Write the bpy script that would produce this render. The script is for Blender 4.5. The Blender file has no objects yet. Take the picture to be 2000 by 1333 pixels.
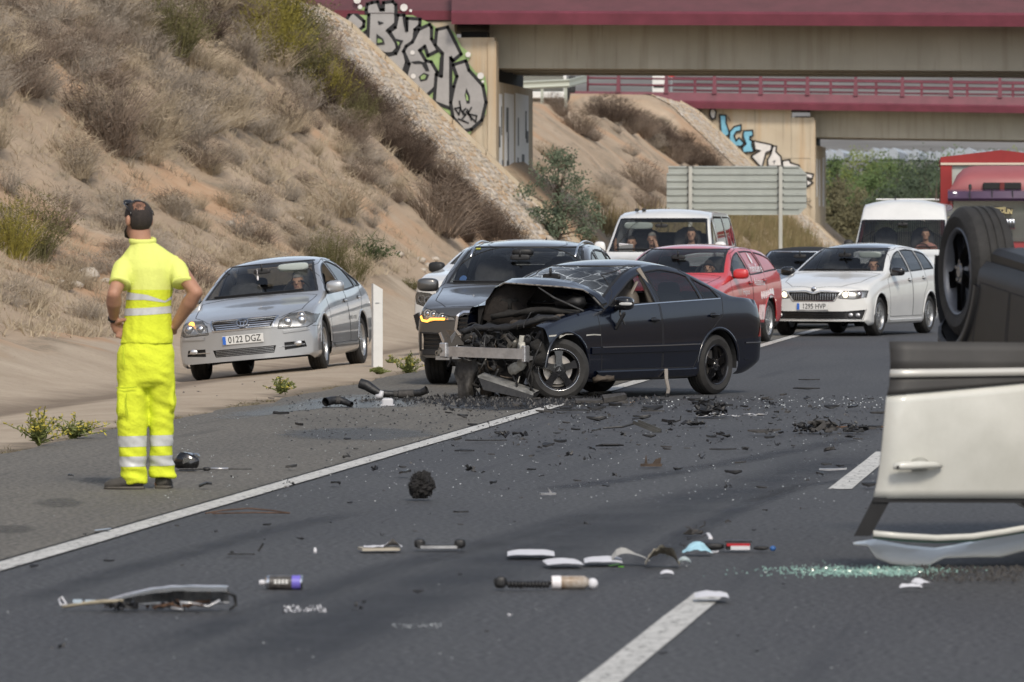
import bpy, bmesh, math, random
import numpy as np
from mathutils import Vector, Matrix, noise
from mathutils.bvhtree import BVHTree
from mathutils.geometry import tessellate_polygon
SC = bpy.context.scene
R = math.radians
A = R(6.52)            # the camera looks 6.5 degrees to the left of the road's direction
CA, SA = math.cos(A), math.sin(A)
HC = 1.68              # camera height
F = 11111.0            # 200 mm lens on a 36 mm sensor, in 2000ths of the frame width
# ---------------------------------------------------------------- camera
cd = bpy.data.cameras.new('camera'); cam = bpy.data.objects.new('camera', cd)
SC.collection.objects.link(cam); SC.camera = cam
cam.location = (0, 0, HC)
cam.rotation_euler = (R(90) - math.atan(218.5 / F), 0, A)
cd.lens = 200; cd.sensor_width = 36; cd.clip_end = 20000; cd.clip_start = 0.5
cd.dof.use_dof = True; cd.dof.focus_distance = 53; cd.dof.aperture_fstop = 8.0
# ---------------------------------------------------------------- light
SUN_DIR = Vector((0.26, -0.70, 0.67)).normalized()     # towards the sun
wd = bpy.data.worlds.new('World'); SC.world = wd; wd.use_nodes = True
nt = wd.node_tree; bg = nt.nodes['Background']
sky = nt.nodes.new('ShaderNodeTexSky'); sky.sky_type = 'NISHITA'; sky.sun_disc = False
sky.sun_elevation = math.asin(SUN_DIR.z)
sky.sun_rotation = math.atan2(SUN_DIR.x, SUN_DIR.y)
sky.air_density = 1.0; sky.dust_density = 1.5; sky.ozone_density = 1.0
hs = nt.nodes.new('ShaderNodeHueSaturation'); hs.inputs['Saturation'].default_value = .55     # thin cloud: a pale, milky sky
nt.links.new(sky.outputs[0], hs.inputs['Color']); nt.links.new(hs.outputs[0], bg.inputs[0]); bg.inputs[1].default_value = 0.15
sd = bpy.data.lights.new('sun', 'SUN'); sd.energy = 2.0; sd.angle = R(11); sd.color = (1, .90, .76)
sun = bpy.data.objects.new('sun', sd); SC.collection.objects.link(sun)
sun.rotation_euler = SUN_DIR.to_track_quat('Z', 'Y').to_euler()
SC.view_settings.view_transform = 'Standard'; SC.view_settings.look = 'None'
SC.view_settings.exposure = 0.24; SC.view_settings.gamma = 1; SC.view_settings.use_curve_mapping = False
SC.render.engine = 'CYCLES'
SC.cycles.max_bounces = 8; SC.cycles.transparent_max_bounces = 12
# ---------------------------------------------------------------- helpers
rnd = random.Random(7)
def W(X, Z, z=0.0):
 """camera-frame right / depth -> world (road) frame"""
 return Vector((X * CA - Z * SA, X * SA + Z * CA, z))
def G(px, py, z=0.0):
 Z = F * (HC - z) / (py - 448.0)
 return W((px - 1000) / F * Z, Z, z)
def At(px, py, Z):
 return W((px - 1000) / F * Z, Z, HC - (py - 448) * Z / F)
def link(o, parent=None):
 SC.collection.objects.link(o)
 if parent is not None: o.parent = parent
 return o
def tag(o, label=None, cat=None, group=None, kind=None):
 if label: o['label'] = label
 if cat: o['category'] = cat
 if group: o['group'] = group
 if kind: o['kind'] = kind
 return o
def empty(name, loc=(0, 0, 0), rz=0.0, parent=None):
 o = bpy.data.objects.new(name, None); o.empty_display_size = .2
 o.location = loc; o.rotation_euler = (0, 0, rz)
 return link(o, parent)
MATS = {}
def mat(name, col, rough=.6, metal=0., coat=0., var=0., vs=4., bump=0., bs=40., spec=.5, sub=None, col2=None,
stretch=None, emit=None, es=1., rvar=0.):
 if name in MATS: return MATS[name]
 m = bpy.data.materials.new(name); m.use_nodes = True; MATS[name] = m
 n = m.node_tree.nodes; l = m.node_tree.links; b = n['Principled BSDF']
 b.inputs['Base Color'].default_value = (*col, 1); b.inputs['Roughness'].default_value = rough
 b.inputs['Metallic'].default_value = metal; b.inputs['Specular IOR Level'].default_value = spec
 b.inputs['Coat Weight'].default_value = coat; b.inputs['Coat Roughness'].default_value = .06
 if emit: b.inputs['Emission Color'].default_value = (*emit, 1); b.inputs['Emission Strength'].default_value = es
 if var or bump or col2 or rvar:
  tc = n.new('ShaderNodeTexCoord'); mp = n.new('ShaderNodeMapping')
  l.new(tc.outputs['Object'], mp.inputs[0])
  if stretch: mp.inputs['Scale'].default_value = stretch
 if var or col2:
  t = n.new('ShaderNodeTexNoise'); t.inputs['Scale'].default_value = vs; t.inputs['Detail'].default_value = 6
  t.inputs['Roughness'].default_value = .65
  l.new(mp.outputs[0], t.inputs[0])
  r = n.new('ShaderNodeValToRGB'); r.color_ramp.elements[0].position = .32; r.color_ramp.elements[1].position = .68
  c2 = col2 if col2 else tuple(min(1, c * (1 + var)) for c in col)
  c1 = col if col2 else tuple(c * (1 - var) for c in col)
  r.color_ramp.elements[0].color = (*c1, 1); r.color_ramp.elements[1].color = (*c2, 1)
  l.new(t.outputs[0], r.inputs[0]); l.new(r.outputs[0], b.inputs['Base Color'])
 if rvar:
  t3 = n.new('ShaderNodeTexNoise'); t3.inputs['Scale'].default_value = 3; t3.inputs['Detail'].default_value = 8
  l.new(mp.outputs[0], t3.inputs[0]); mr = n.new('ShaderNodeMapRange')
  mr.inputs[1].default_value = .35; mr.inputs[2].default_value = .7
  mr.inputs[3].default_value = rough; mr.inputs[4].default_value = rough + rvar
  l.new(t3.outputs[0], mr.inputs[0]); l.new(mr.outputs[0], b.inputs['Roughness'])
  if coat: l.new(mr.outputs[0], b.inputs['Coat Roughness']) if False else None
 if bump:
  t2 = n.new('ShaderNodeTexNoise'); t2.inputs['Scale'].default_value = bs; t2.inputs['Detail'].default_value = 4
  l.new(mp.outputs[0], t2.inputs[0]); bp = n.new('ShaderNodeBump'); bp.inputs['Strength'].default_value = bump
  bp.inputs['Distance'].default_value = .02
  l.new(t2.outputs[0], bp.inputs['Height']); l.new(bp.outputs[0], b.inputs['Normal'])
 return m
def glass(name, tint, refl=1.0, crack=False, film=0.0):
 if name in MATS: return MATS[name]
 m = bpy.data.materials.new(name); m.use_nodes = True; MATS[name] = m
 n = m.node_tree.nodes; l = m.node_tree.links; n.remove(n['Principled BSDF']); out = n['Material Output']
 tr = n.new('ShaderNodeBsdfTransparent'); tr.inputs[0].default_value = (*tint, 1)
 gl = n.new('ShaderNodeBsdfGlossy'); gl.inputs['Roughness'].default_value = .03
 fr = n.new('ShaderNodeFresnel'); fr.inputs[0].default_value = 1.5
 mu = n.new('ShaderNodeMath'); mu.operation = 'MULTIPLY_ADD'; mu.inputs[1].default_value = 1.15 * refl; mu.inputs[2].default_value = .05 * refl
 mu.use_clamp = True
 l.new(fr.outputs[0], mu.inputs[0]); mx = n.new('ShaderNodeMixShader')
 l.new(mu.outputs[0], mx.inputs[0]); l.new(tr.outputs[0], mx.inputs[1]); l.new(gl.outputs[0], mx.inputs[2])
 last = mx
 if film or crack:
  df = n.new('ShaderNodeBsdfDiffuse'); df.inputs[0].default_value = (.55, .6, .64, 1) if crack else (.4, .4, .38, 1)
  m2 = n.new('ShaderNodeMixShader'); m2.inputs[0].default_value = film
  l.new(last.outputs[0], m2.inputs[1]); l.new(df.outputs[0], m2.inputs[2])
  if crack:
   tc = n.new('ShaderNodeTexCoord'); mp = n.new('ShaderNodeMapping'); mp.inputs['Scale'].default_value = (6, 3.2, 9)
   mp.inputs['Rotation'].default_value = (0, .5, .6)
   nz = n.new('ShaderNodeTexNoise'); nz.inputs['Scale'].default_value = 1.5; nz.inputs['Detail'].default_value = 4
   l.new(tc.outputs['Object'], mp.inputs[0]); l.new(tc.outputs['Object'], nz.inputs[0])
   ad = n.new('ShaderNodeVectorMath'); ad.operation = 'MULTIPLY_ADD'; ad.inputs[1].default_value = (2.5, 2.5, 2.5)
   l.new(nz.outputs[1], ad.inputs[0]); l.new(mp.outputs[0], ad.inputs[2])
   vo = n.new('ShaderNodeTexVoronoi'); vo.feature = 'DISTANCE_TO_EDGE'; vo.inputs['Scale'].default_value = 1.3
   l.new(ad.outputs[0], vo.inputs['Vector'])
   mr = n.new('ShaderNodeMapRange'); mr.inputs[1].default_value = 0; mr.inputs[2].default_value = .05
   mr.inputs[3].default_value = .85; mr.inputs[4].default_value = film; l.new(vo.outputs['Distance'], mr.inputs[0])
   n2 = n.new('ShaderNodeTexNoise'); n2.inputs['Scale'].default_value = 2.2; l.new(tc.outputs['Object'], n2.inputs[0])
   m4 = n.new('ShaderNodeMapRange'); m4.inputs[1].default_value = .34; m4.inputs[2].default_value = .54
   l.new(n2.outputs[0], m4.inputs[0])
   mm = n.new('ShaderNodeMath'); mm.operation = 'MULTIPLY'; l.new(mr.outputs[0], mm.inputs[0]); l.new(m4.outputs[0], mm.inputs[1])
   l.new(mm.outputs[0], m2.inputs[0])
  last = m2
 l.new(last.outputs[0], out.inputs[0])
 return m
def mesh_obj(name, verts, faces, m, parent=None, smooth=False, normals=None, mats=None, midx=None):
 me = bpy.data.meshes.new(name); me.from_pydata([tuple(v) for v in verts], [], [tuple(f) for f in faces])
 if mats:
  for q in mats: me.materials.append(q)
  if midx: me.polygons.foreach_set('material_index', midx)
 elif m: me.materials.append(m)
 if smooth: me.polygons.foreach_set('use_smooth', [True] * len(me.polygons))
 me.update()
 if normals is not None: me.normals_split_custom_set_from_vertices([tuple(q) for q in normals])
 o = bpy.data.objects.new(name, me)
 return link(o, parent)
class MB:
 """collects simple shapes into ONE mesh"""
 def __init__(s): s.v = []; s.f = []; s.mi = []; s.cur = 0
 def _add(s, vs, fs):
  b = len(s.v); s.v += [Vector(v) for v in vs]; s.f += [[i + b for i in f] for f in fs]; s.mi += [s.cur] * len(fs); return s
 def box(s, c, d, rot=None, ch=0.0):
  c = Vector(c); hx, hy, hz = d[0] / 2, d[1] / 2, d[2] / 2
  if ch <= 0:
   vs = [Vector((x * hx, y * hy, z * hz)) for x in (-1, 1) for y in (-1, 1) for z in (-1, 1)]
   fs = [(0, 1, 3, 2), (4, 6, 7, 5), (0, 4, 5, 1), (2, 3, 7, 6), (0, 2, 6, 4), (1, 5, 7, 3)]
  else:
   ch = min(ch, hx * .95, hy * .95, hz * .95); vs = []; idx = {}
   for x in (-1, 1):
    for y in (-1, 1):
     for z in (-1, 1):
      for a in range(3):
       p = [x * (hx - ch), y * (hy - ch), z * (hz - ch)]; p[a] = (x * hx, y * hy, z * hz)[a]
       idx[(x, y, z, a)] = len(vs); vs.append(Vector(p))
   fs = []
   for a in range(3):
    b_, c_ = [(1, 2), (0, 2), (0, 1)][a]
    for sg in (-1, 1):
     q = []
     for u, w in ((-1, -1), (1, -1), (1, 1), (-1, 1)):
      k = [0, 0, 0]; k[a] = sg; k[b_] = u; k[c_] = w; q.append(idx[(*k, a)])
     if (sg < 0) != (a == 1): q.reverse()
     fs.append(q)
   for a in range(3):
    o1, o2 = [(1, 2), (0, 2), (0, 1)][a]
    for u in (-1, 1):
     for w in (-1, 1):
      k0 = [0, 0, 0]; k0[a] = -1; k0[o1] = u; k0[o2] = w; k1 = list(k0); k1[a] = 1
      q = [idx[(*k0, o1)], idx[(*k1, o1)], idx[(*k1, o2)], idx[(*k0, o2)]]
      ct = sum((vs[i] for i in q), Vector()) / 4
      nn = (vs[q[1]] - vs[q[0]]).cross(vs[q[2]] - vs[q[1]])
      if nn.dot(ct) < 0: q.reverse()
      fs.append(q)
   for x in (-1, 1):
    for y in (-1, 1):
     for z in (-1, 1):
      q = [idx[(x, y, z, 0)], idx[(x, y, z, 1)], idx[(x, y, z, 2)]]
      if x * y * z < 0: q.reverse()
      fs.append(q)
  if rot is not None:
   rm = rot if isinstance(rot, Matrix) else Matrix.Rotation(rot[2], 3, 'Z') @ Matrix.Rotation(rot[1], 3, 'Y') @ Matrix.Rotation(rot[0], 3, 'X')
   vs = [rm @ v for v in vs]
  return s._add([v + c for v in vs], fs)
 def tube(s, pts, r, n=8, cap=True, flat=1.0, up=None):
  pts = [Vector(p) for p in pts]; k = len(pts)
  rs = r if isinstance(r, (list, tuple)) else [r] * k
  vs = []; fs = []; ref = Vector(up) if up else None
  for i, p in enumerate(pts):
   t = (pts[min(i + 1, k - 1)] - pts[max(i - 1, 0)])
   t = t.normalized() if t.length > 1e-9 else Vector((0, 0, 1))
   if ref is None: ref = Vector((0, 0, 1)) if abs(t.z) < .9 else Vector((1, 0, 0))
   u = (ref - t * ref.dot(t))
   u = u.normalized() if u.length > 1e-6 else t.orthogonal().normalized()
   w = t.cross(u); ref = u
   rr = rs[i]; ra, rb = rr if isinstance(rr, (tuple, list)) else (rr, rr * flat)
   for j in range(n):
    a = 2 * math.pi * j / n
    vs.append(p + w * (ra * math.cos(a)) + u * (rb * math.sin(a)))
  for i in range(k - 1):
   for j in range(n):
    j2 = (j + 1) % n; fs.append((i * n + j, i * n + j2, (i + 1) * n + j2, (i + 1) * n + j))
  if cap: fs.append(tuple(range(n - 1, -1, -1))); fs.append(tuple((k - 1) * n + j for j in range(n)))
  return s._add(vs, fs)
 def sphere(s, c, r, nu=12, nv=8):
  c = Vector(c); r = r if isinstance(r, (tuple, list)) else (r, r, r); vs = [c + Vector((0, 0, -r[2]))]; fs = []
  for i in range(1, nv):
   ph = -math.pi / 2 + math.pi * i / nv
   for j in range(nu):
    a = 2 * math.pi * j / nu
    vs.append(c + Vector((r[0] * math.cos(ph) * math.cos(a), r[1] * math.cos(ph) * math.sin(a), r[2] * math.sin(ph))))
  vs.append(c + Vector((0, 0, r[2]))); last = len(vs) - 1
  for j in range(nu):
   j2 = (j + 1) % nu
   fs.append((0, 1 + j2, 1 + j)); fs.append((last, last - nu + j, last - nu + j2))
  for i in range(nv - 2):
   for j in range(nu):
    j2 = (j + 1) % nu; b = 1 + i * nu; fs.append((b + j, b + j2, b + nu + j2, b + nu + j))
  return s._add(vs, fs)
 def lathe(s, prof, n=32, M=None, close=False):
  """prof: (radius, y) around the Y axis"""
  vs = []; fs = []; k = len(prof)
  for (r, y) in prof:
   for j in range(n):
    a = 2 * math.pi * j / n; vs.append(Vector((r * math.cos(a), y, r * math.sin(a))))
  for i in range(k - 1 if not close else k):
   i2 = (i + 1) % k
   for j in range(n):
    j2 = (j + 1) % n; fs.append((i * n + j, i2 * n + j, i2 * n + j2, i * n + j2))
  if M is not None: vs = [M @ v for v in vs]
  return s._add(vs, fs)
 def prism(s, poly, fn, d):
  """poly: 2-D outline, fn(p,q,depth) -> point; between depth 0 and d"""
  n = len(poly); tr = tessellate_polygon([[Vector((p[0], p[1], 0)) for p in poly]])
  vs = [fn(p[0], p[1], 0) for p in poly] + [fn(p[0], p[1], d) for p in poly]
  fs = [tuple(t) for t in tr] + [tuple(i + n for i in t)[::-1] for t in tr]
  fs += [(i, i + n, (i + 1) % n + n, (i + 1) % n) for i in range(n)]
  return s._add(vs, fs)
 def poly(s, pts): return s._add(pts, [tuple(range(len(pts)))])
 def grid(s, rows):
  n = len(rows[0]); vs = [p for r in rows for p in r]; fs = []
  for i in range(len(rows) - 1):
   for j in range(n - 1): fs.append((i * n + j, i * n + j + 1, (i + 1) * n + j + 1, (i + 1) * n + j))
  return s._add(vs, fs)
 def xf(s, M):
  s.v = [M @ v for v in s.v]; return s
 def build(s, name, m, parent=None, smooth=False, fix=True, auto=None):
  mm = m if isinstance(m, (list, tuple)) else None
  o = mesh_obj(name, s.v, s.f, None if mm else m, parent, smooth, mats=mm, midx=s.mi if mm else None)
  if fix:
   bm = bmesh.new(); bm.from_mesh(o.data); bmesh.ops.recalc_face_normals(bm, faces=bm.faces); bm.to_mesh(o.data); bm.free()
  if auto: smooth_by_angle(o, auto)
  return o
def smooth_by_angle(o, ang=35):
 me = o.data; bm = bmesh.new(); bm.from_mesh(me)
 for e in bm.edges:
  if len(e.link_faces) == 2 and e.calc_face_angle(0) > R(ang): e.smooth = False
 for f in bm.faces: f.smooth = True
 bm.to_mesh(me); bm.free()
def split_loose(o, names):
 """every separate piece of a part becomes an object of its own"""
 me = o.data; n = len(me.vertices); par = list(range(n))
 def find(a):
  while par[a] != a: par[a] = par[par[a]]; a = par[a]
  return a
 for e in me.edges:
  a, b = find(e.vertices[0]), find(e.vertices[1])
  if a != b: par[a] = b
 gr = {}
 for p in me.polygons: gr.setdefault(find(p.vertices[0]), []).append(p)
 if not 1 < len(gr) < 70: return
 base = o.name.split('.')[0]; m = me.materials[0]; sm = me.polygons[0].use_smooth
 for ps in gr.values():
  ix = {}; fs = []
  for p in ps: fs.append([ix.setdefault(v, len(ix)) for v in p.vertices])
  q = mesh_obj(base, [me.vertices[v].co for v in ix], fs, m, o.parent, sm)
  if o.parent is not None: q.matrix_parent_inverse = o.matrix_parent_inverse.copy()
  for md in o.modifiers:
   if md.type == 'SOLIDIFY': k = q.modifiers.new('s', 'SOLIDIFY'); k.thickness = md.thickness
 bpy.data.objects.remove(o)
def copy_thing(o, parent=None):
 c = o.copy(); link(c); c.parent = parent
 for ch in list(o.children): copy_thing(ch, c)
 return c
def interp(tab, x):
 if x <= tab[0][0]: return tab[0][1]
 for (a, b), (c, d) in zip(tab, tab[1:]):
  if x <= c: return b + (d - b) * (x - a) / (c - a)
 return tab[-1][1]
class Curve:
 """monotone-ish cubic through a table"""
 def __init__(s, tab):
  s.t = tab; n = len(tab); s.m = []
  sl = [(tab[i + 1][1] - tab[i][1]) / (tab[i + 1][0] - tab[i][0]) for i in range(n - 1)]
  for i in range(n):
   if i == 0: s.m.append(sl[0])
   elif i == n - 1: s.m.append(sl[-1])
   else:
    a, b = sl[i - 1], sl[i]
    s.m.append(0 if a * b <= 0 else 2 * a * b / (a + b) if min(abs(a), abs(b)) < .3 * max(abs(a), abs(b)) else (a + b) / 2)
 def __call__(s, x):
  t = s.t
  if x <= t[0][0]: return t[0][1]
  if x >= t[-1][0]: return t[-1][1]
  for i in range(len(t) - 1):
   if x <= t[i + 1][0]:
    h = t[i + 1][0] - t[i][0]; u = (x - t[i][0]) / h
    return ((2 * u**3 - 3 * u**2 + 1) * t[i][1] + (u**3 - 2 * u**2 + u) * h * s.m[i]
    + (-2 * u**3 + 3 * u**2) * t[i + 1][1] + (u**3 - u**2) * h * s.m[i + 1])
def sstep(a, b, x):
 t = max(0, min(1, (x - a) / (b - a))); return t * t * (3 - 2 * t)
def text_geo(s, size=1.0, xs=1.0, bold=0.0):
 """flat lettering -> verts (x,y), faces; centred"""
 cu = bpy.data.curves.new('t', 'FONT'); cu.body = s; cu.size = size; cu.align_x = 'CENTER'; cu.align_y = 'CENTER'; cu.offset = bold
 cu.resolution_u = 3
 o = bpy.data.objects.new('t', cu); SC.collection.objects.link(o); dg = bpy.context.evaluated_depsgraph_get(); dg.update()
 me = bpy.data.meshes.new_from_object(o.evaluated_get(dg))
 v = [(q.co.x * xs, q.co.y) for q in me.vertices]; f = [tuple(p.vertices) for p in me.polygons]
 bpy.data.objects.remove(o); bpy.data.curves.remove(cu); bpy.data.meshes.remove(me)
 return v, f
def text_obj(name, s, size, M, m, parent=None, xs=1.0, bold=0.0):
 v, f = text_geo(s, size, xs, bold)
 return mesh_obj(name, [M @ Vector((a, b, 0)) for a, b in v], f, m, parent)
def fbm(p, oct=4, s=1.0):
 v = 0; a = 1; q = Vector(p) * s
 for _ in range(oct): v += a * noise.noise(q); q = q * 2.03; a *= .5
 return v
# ---------------------------------------------------------------- shared materials
M_GLASS = glass('clear_glass', (.78, .80, .79), .62)
M_GLASS_D = glass('tinted_glass', (.16, .18, .2), .8)
M_GLASS_C = glass('cracked_glass', (.42, .46, .5), .8, crack=True, film=.12)
M_LAMP = glass('lamp_cover_glass', (.95, .96, .97), .8, film=.16)
M_TYRE = mat('tyre_rubber', (.022, .021, .02), .8, var=.35, vs=9, bump=.2)
M_BLACK = mat('black_plastic', (.012, .012, .013), .55, var=.3, vs=6)
M_GLOSSBLK = mat('gloss_black', (.008, .008, .009), .18, coat=.5)
M_DARK = mat('cabin_dark', (.016, .016, .017), .85)
M_SEATGREY = mat('seat_fabric', (.06, .06, .064), .9, var=.25, vs=12)
M_CHROME = mat('chrome_trim', (.62, .63, .65), .22, metal=1)
M_ALLOY = mat('silver_alloy', (.42, .43, .44), .35, metal=.85, var=.15, vs=9)
M_ALLOYB = mat('black_alloy', (.012, .012, .014), .25, coat=.6, var=.3, vs=9)
M_DISC = mat('brake_disc_steel', (.5, .46, .42), .45, metal=.8, var=.2, vs=8)
M_REFL = mat('lamp_reflector', (.62, .62, .62), .38, metal=.9, var=.3, vs=16)
M_AMBER = mat('lit_amber_lamp', (.9, .4, .05), .4, emit=(1, .42, .06), es=2.6)
M_LIT = mat('lit_white_lamp', (.9, .85, .7), .4, emit=(1, .88, .62), es=2.0)
M_DRL = mat('daylight_strip', (.9, .9, .9), .3, emit=(1, .98, .95), es=1.6)
M_PLATE = mat('plate_white', (.62, .62, .6), .5)
M_INK = mat('plate_ink', (.01, .01, .012), .5)
M_BLUE = mat('plate_blue', (.02, .12, .5), .5)
M_WHITEP = mat('white_print', (.75, .73, .74), .5)
def paint(name, col, metal=0., rough=.34, var=.06, rv=.12, coat=1.0):
 return mat(name, col, rough, metal=metal, coat=coat, var=var, vs=2.2, rvar=rv)
# ---------------------------------------------------------------- polygon clipping on a loft
def _clip(p, conv, ax):
 inside = p; outs = []
 n = len(conv)
 for k in range(n):
  a = conv[k]; b = conv[(k + 1) % n]; ex, ey = b[0] - a[0], b[1] - a[1]
  d = [ex * (v[ax[1]] - a[1]) - ey * (v[ax[0]] - a[0]) for v in inside]
  if all(x <= 1e-9 for x in d): outs.append(inside); return None, outs
  if all(x >= -1e-9 for x in d): continue
  I = []; O = []
  for i in range(len(inside)):
   v, w = inside[i], inside[(i + 1) % len(inside)]; dv, dw = d[i], d[(i + 1) % len(inside)]
   if dv >= 0: I.append(v)
   if dv <= 0: O.append(v)
   if dv * dw < 0:
    t = dv / (dv - dw); x = tuple(p0 + (q0 - p0) * t for p0, q0 in zip(v, w)); I.append(x); O.append(x)
  if len(O) >= 3: outs.append(O)
  if len(I) < 3: return None, outs
  inside = I
 return inside, outs
def ccw(p):
 s = sum(p[i][0] * p[(i + 1) % len(p)][1] - p[(i + 1) % len(p)][0] * p[i][1] for i in range(len(p)))
 return list(p) if s > 0 else list(p)[::-1]
def convex_parts(poly):
 poly = ccw(poly); n = len(poly); ok = True
 for i in range(n):
  a, b, c = poly[i - 1], poly[i], poly[(i + 1) % n]
  if (b[0] - a[0]) * (c[1] - b[1]) - (b[1] - a[1]) * (c[0] - b[0]) < -1e-9: ok = False; break
 if ok: return [poly]
 tr = tessellate_polygon([[Vector((q[0], q[1], 0)) for q in poly]])
 return [ccw([poly[i] for i in t]) for t in tr]
AX = {'side': (0, 2), 'front': (1, 2), 'top': (0, 1)}
def cut(faces, poly, axis, filt, newtag, src=('body',)):
 ax = AX[axis]; convs = convex_parts(poly)
 x0 = min(p[0] for p in poly); x1 = max(p[0] for p in poly); y0 = min(p[1] for p in poly); y1 = max(p[1] for p in poly)
 out = []
 for (tg, pts) in faces:
  if tg not in src: out.append((tg, pts)); continue
  a = [v[ax[0]] for v in pts]; b = [v[ax[1]] for v in pts]
  if max(a) < x0 or min(a) > x1 or max(b) < y0 or min(b) > y1: out.append((tg, pts)); continue
  k = len(pts); c = [sum(v[i] for v in pts) / k for i in range(6)]
  if not filt(c): out.append((tg, pts)); continue
  pieces = [pts]
  for cv in convs:
   nx = []
   for p in pieces:
    i, o = _clip(p, cv, ax)
    if i: out.append((newtag, i))
    nx += o
   pieces = nx
  out += [(tg, p) for p in pieces]
 return out
def part_mesh(faces, tags, name, m, parent, off=0.0, thick=0.0):
 idx = {}; vs = []; ns = []; fs = []
 for tg, pts in faces:
  if tg not in tags: continue
  f = []
  for v in pts:
   k = (round(v[0], 5), round(v[1], 5), round(v[2], 5))
   if k not in idx:
    n = Vector(v[3:6]); n = n.normalized() if n.length > 1e-9 else Vector((0, 0, 1))
    idx[k] = len(vs); vs.append(Vector(v[:3]) + n * off); ns.append(n)
   if not f or f[-1] != idx[k]: f.append(idx[k])
  if len(f) > 2 and f[0] == f[-1]: f.pop()
  if len(set(f)) == len(f) >= 3: fs.append(f)
 if not fs: return None
 o = mesh_obj(name, vs, fs, m, parent, True, ns)
 if thick:
  md = o.modifiers.new('s', 'SOLIDIFY'); md.thickness = thick; md.offset = -1
 return o
class Body:
 def __init__(s, sp):
  s.sp = sp; L, Wd = sp['L'], sp['W']; top = Curve(sp['top']); belt = Curve(sp['belt']); bot = Curve(sp['bot'])
  bf, bb = sp.get('bow', (.22, .14)); tum = sp.get('tumble', .52); dlt = sp.get('lag', .12); rk = Curve(sp['nose']) if sp.get('nose') else (lambda z: 0)
  rkr = Curve(sp['tail']) if sp.get('tail') else (lambda z: 0)
  s.top = top; s.belt = belt
  ends = [0, .012, .03, .06, .1, .15, .21, .28, .36]
  ls = ends + [.36 + (L - .72) * i / 44 for i in range(1, 44)] + [L - e for e in ends[::-1]]
  rows = []
  for l in ls:
   es = min(1, l / .2); er = min(1, (L - l) / .2)
   sc = (.94 + .06 * math.sqrt(max(0, 1 - (1 - es)**2))) * (.94 + .06 * math.sqrt(max(0, 1 - (1 - er)**2)))
   wm = Wd / 2 * sc * interp(sp.get('wid', [(0, 1)]), l); wb = wm * sp.get('wbelt', .95)
   zt = top(l); zb = bot(l); zs = min(belt(l), zt - .02)
   zte = min(top(max(0, l - dlt)) if l > dlt else zt, top(l + dlt) if l < L - dlt else zt, zt)
   ze = max(zs + .008, zte - sp.get('crown', .05) * min(1, max(0, (zte - zs)) / .3) - .008)
   wr = wb - .012 - tum * (ze - zs)
   h = zs - zb
   cv = Curve([(zb, wm - .07), (zb + .07 * h, wm - .02), (zb + .2 * h, wm - .012), (zb + .5 * h, wm), (zb + .8 * h, wm - .012), (zs, wb)])
   half = []
   for i in range(15):
    t = (i / 14); t = t**1.15; z = zb + h * t; y = cv(z)
    if t > .86: y -= .0
    half.append((y, z))
   for i in range(1, 8):
    t = i / 7; half.append((wb + (wr - wb) * t + .02 * math.sin(math.pi * t) * min(1, (ze - zs) / .2), zs + (ze - zs) * t))
   for i in range(1, 10):
    t = (i / 9)**1.4; y = wr * (1 - t); half.append((y, ze + (zt - ze) * (1 - (y / wr)**2.3)))
   rows.append((l, half))
  def warp(l, y, z):
   a = min(1, abs(y) / (Wd / 2)); dl = 0
   if l < 1.1: dl += bf * a**2.6 * (1 - l / 1.1)**2 + rk(z) * (1 - l / 1.1)**3
   q = L - l
   if q < 1.1: dl -= bb * a**2.6 * (1 - q / 1.1)**2 + rkr(z) * (1 - q / 1.1)**3
   return (l + dl, y, z)
  K = len(rows[0][1]); V = [];
  for l, half in rows:
   V.append([warp(l, y, z) for y, z in half] + [warp(l, -y, z) for y, z in half[-2::-1]])
  quads = []
  for i in range(len(V) - 1):
   for j in range(2 * K - 2): quads.append([V[i][j], V[i + 1][j], V[i + 1][j + 1], V[i][j + 1]])
  Mc = 14
  for e, (l, half) in ((0, rows[0]), (1, rows[-1])):
   g = [[warp(l, y * (1 - 2 * c / Mc), z) for c in range(Mc + 1)] for y, z in half]
   for j in range(K - 1):
    for c in range(Mc):
     q = [g[j][c], g[j + 1][c], g[j + 1][c + 1], g[j][c + 1]]
     quads.append(q if e == 0 else q[::-1])
  acc = {}; key = lambda v: (round(v[0], 5), round(v[1], 5), round(v[2], 5))
  for q in quads:
   a, b, c, d = (Vector(v) for v in q); n = (c - a).cross(d - b)
   for v in q: acc[key(v)] = acc.get(key(v), Vector()) + n
  s.faces = []
  for q in quads:
   u = []
   for v in q:
    if not u or key(v) != key(u[-1]): u.append(v)
   if len(u) > 1 and key(u[0]) == key(u[-1]): u.pop()
   if len(u) < 3: continue
   pts = []
   for v in u:
    n = acc[key(v)]; n = n.normalized() if n.length > 1e-9 else Vector((0, 0, 1)); pts.append((*v, *n))
   s.faces.append(('body', pts))
  c0 = sum(1 for t, p in s.faces if p[0][4] * p[0][1] > 0 and abs(p[0][4]) > .5); c1 = sum(1 for t, p in s.faces if p[0][4] * p[0][1] < 0 and abs(p[0][4]) > .5)
  if c1 > c0:
   s.faces = [(t, [(v[0], v[1], v[2], -v[3], -v[4], -v[5]) for v in p[::-1]]) for t, p in s.faces]
  s.orig = list(s.faces)
  vs = []; fs = []
  for t, p in s.faces: fs.append(tuple(range(len(vs), len(vs) + len(p)))); vs += [Vector(v[:3]) for v in p]
  s.bvh = BVHTree.FromPolygons(vs, fs)
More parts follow.
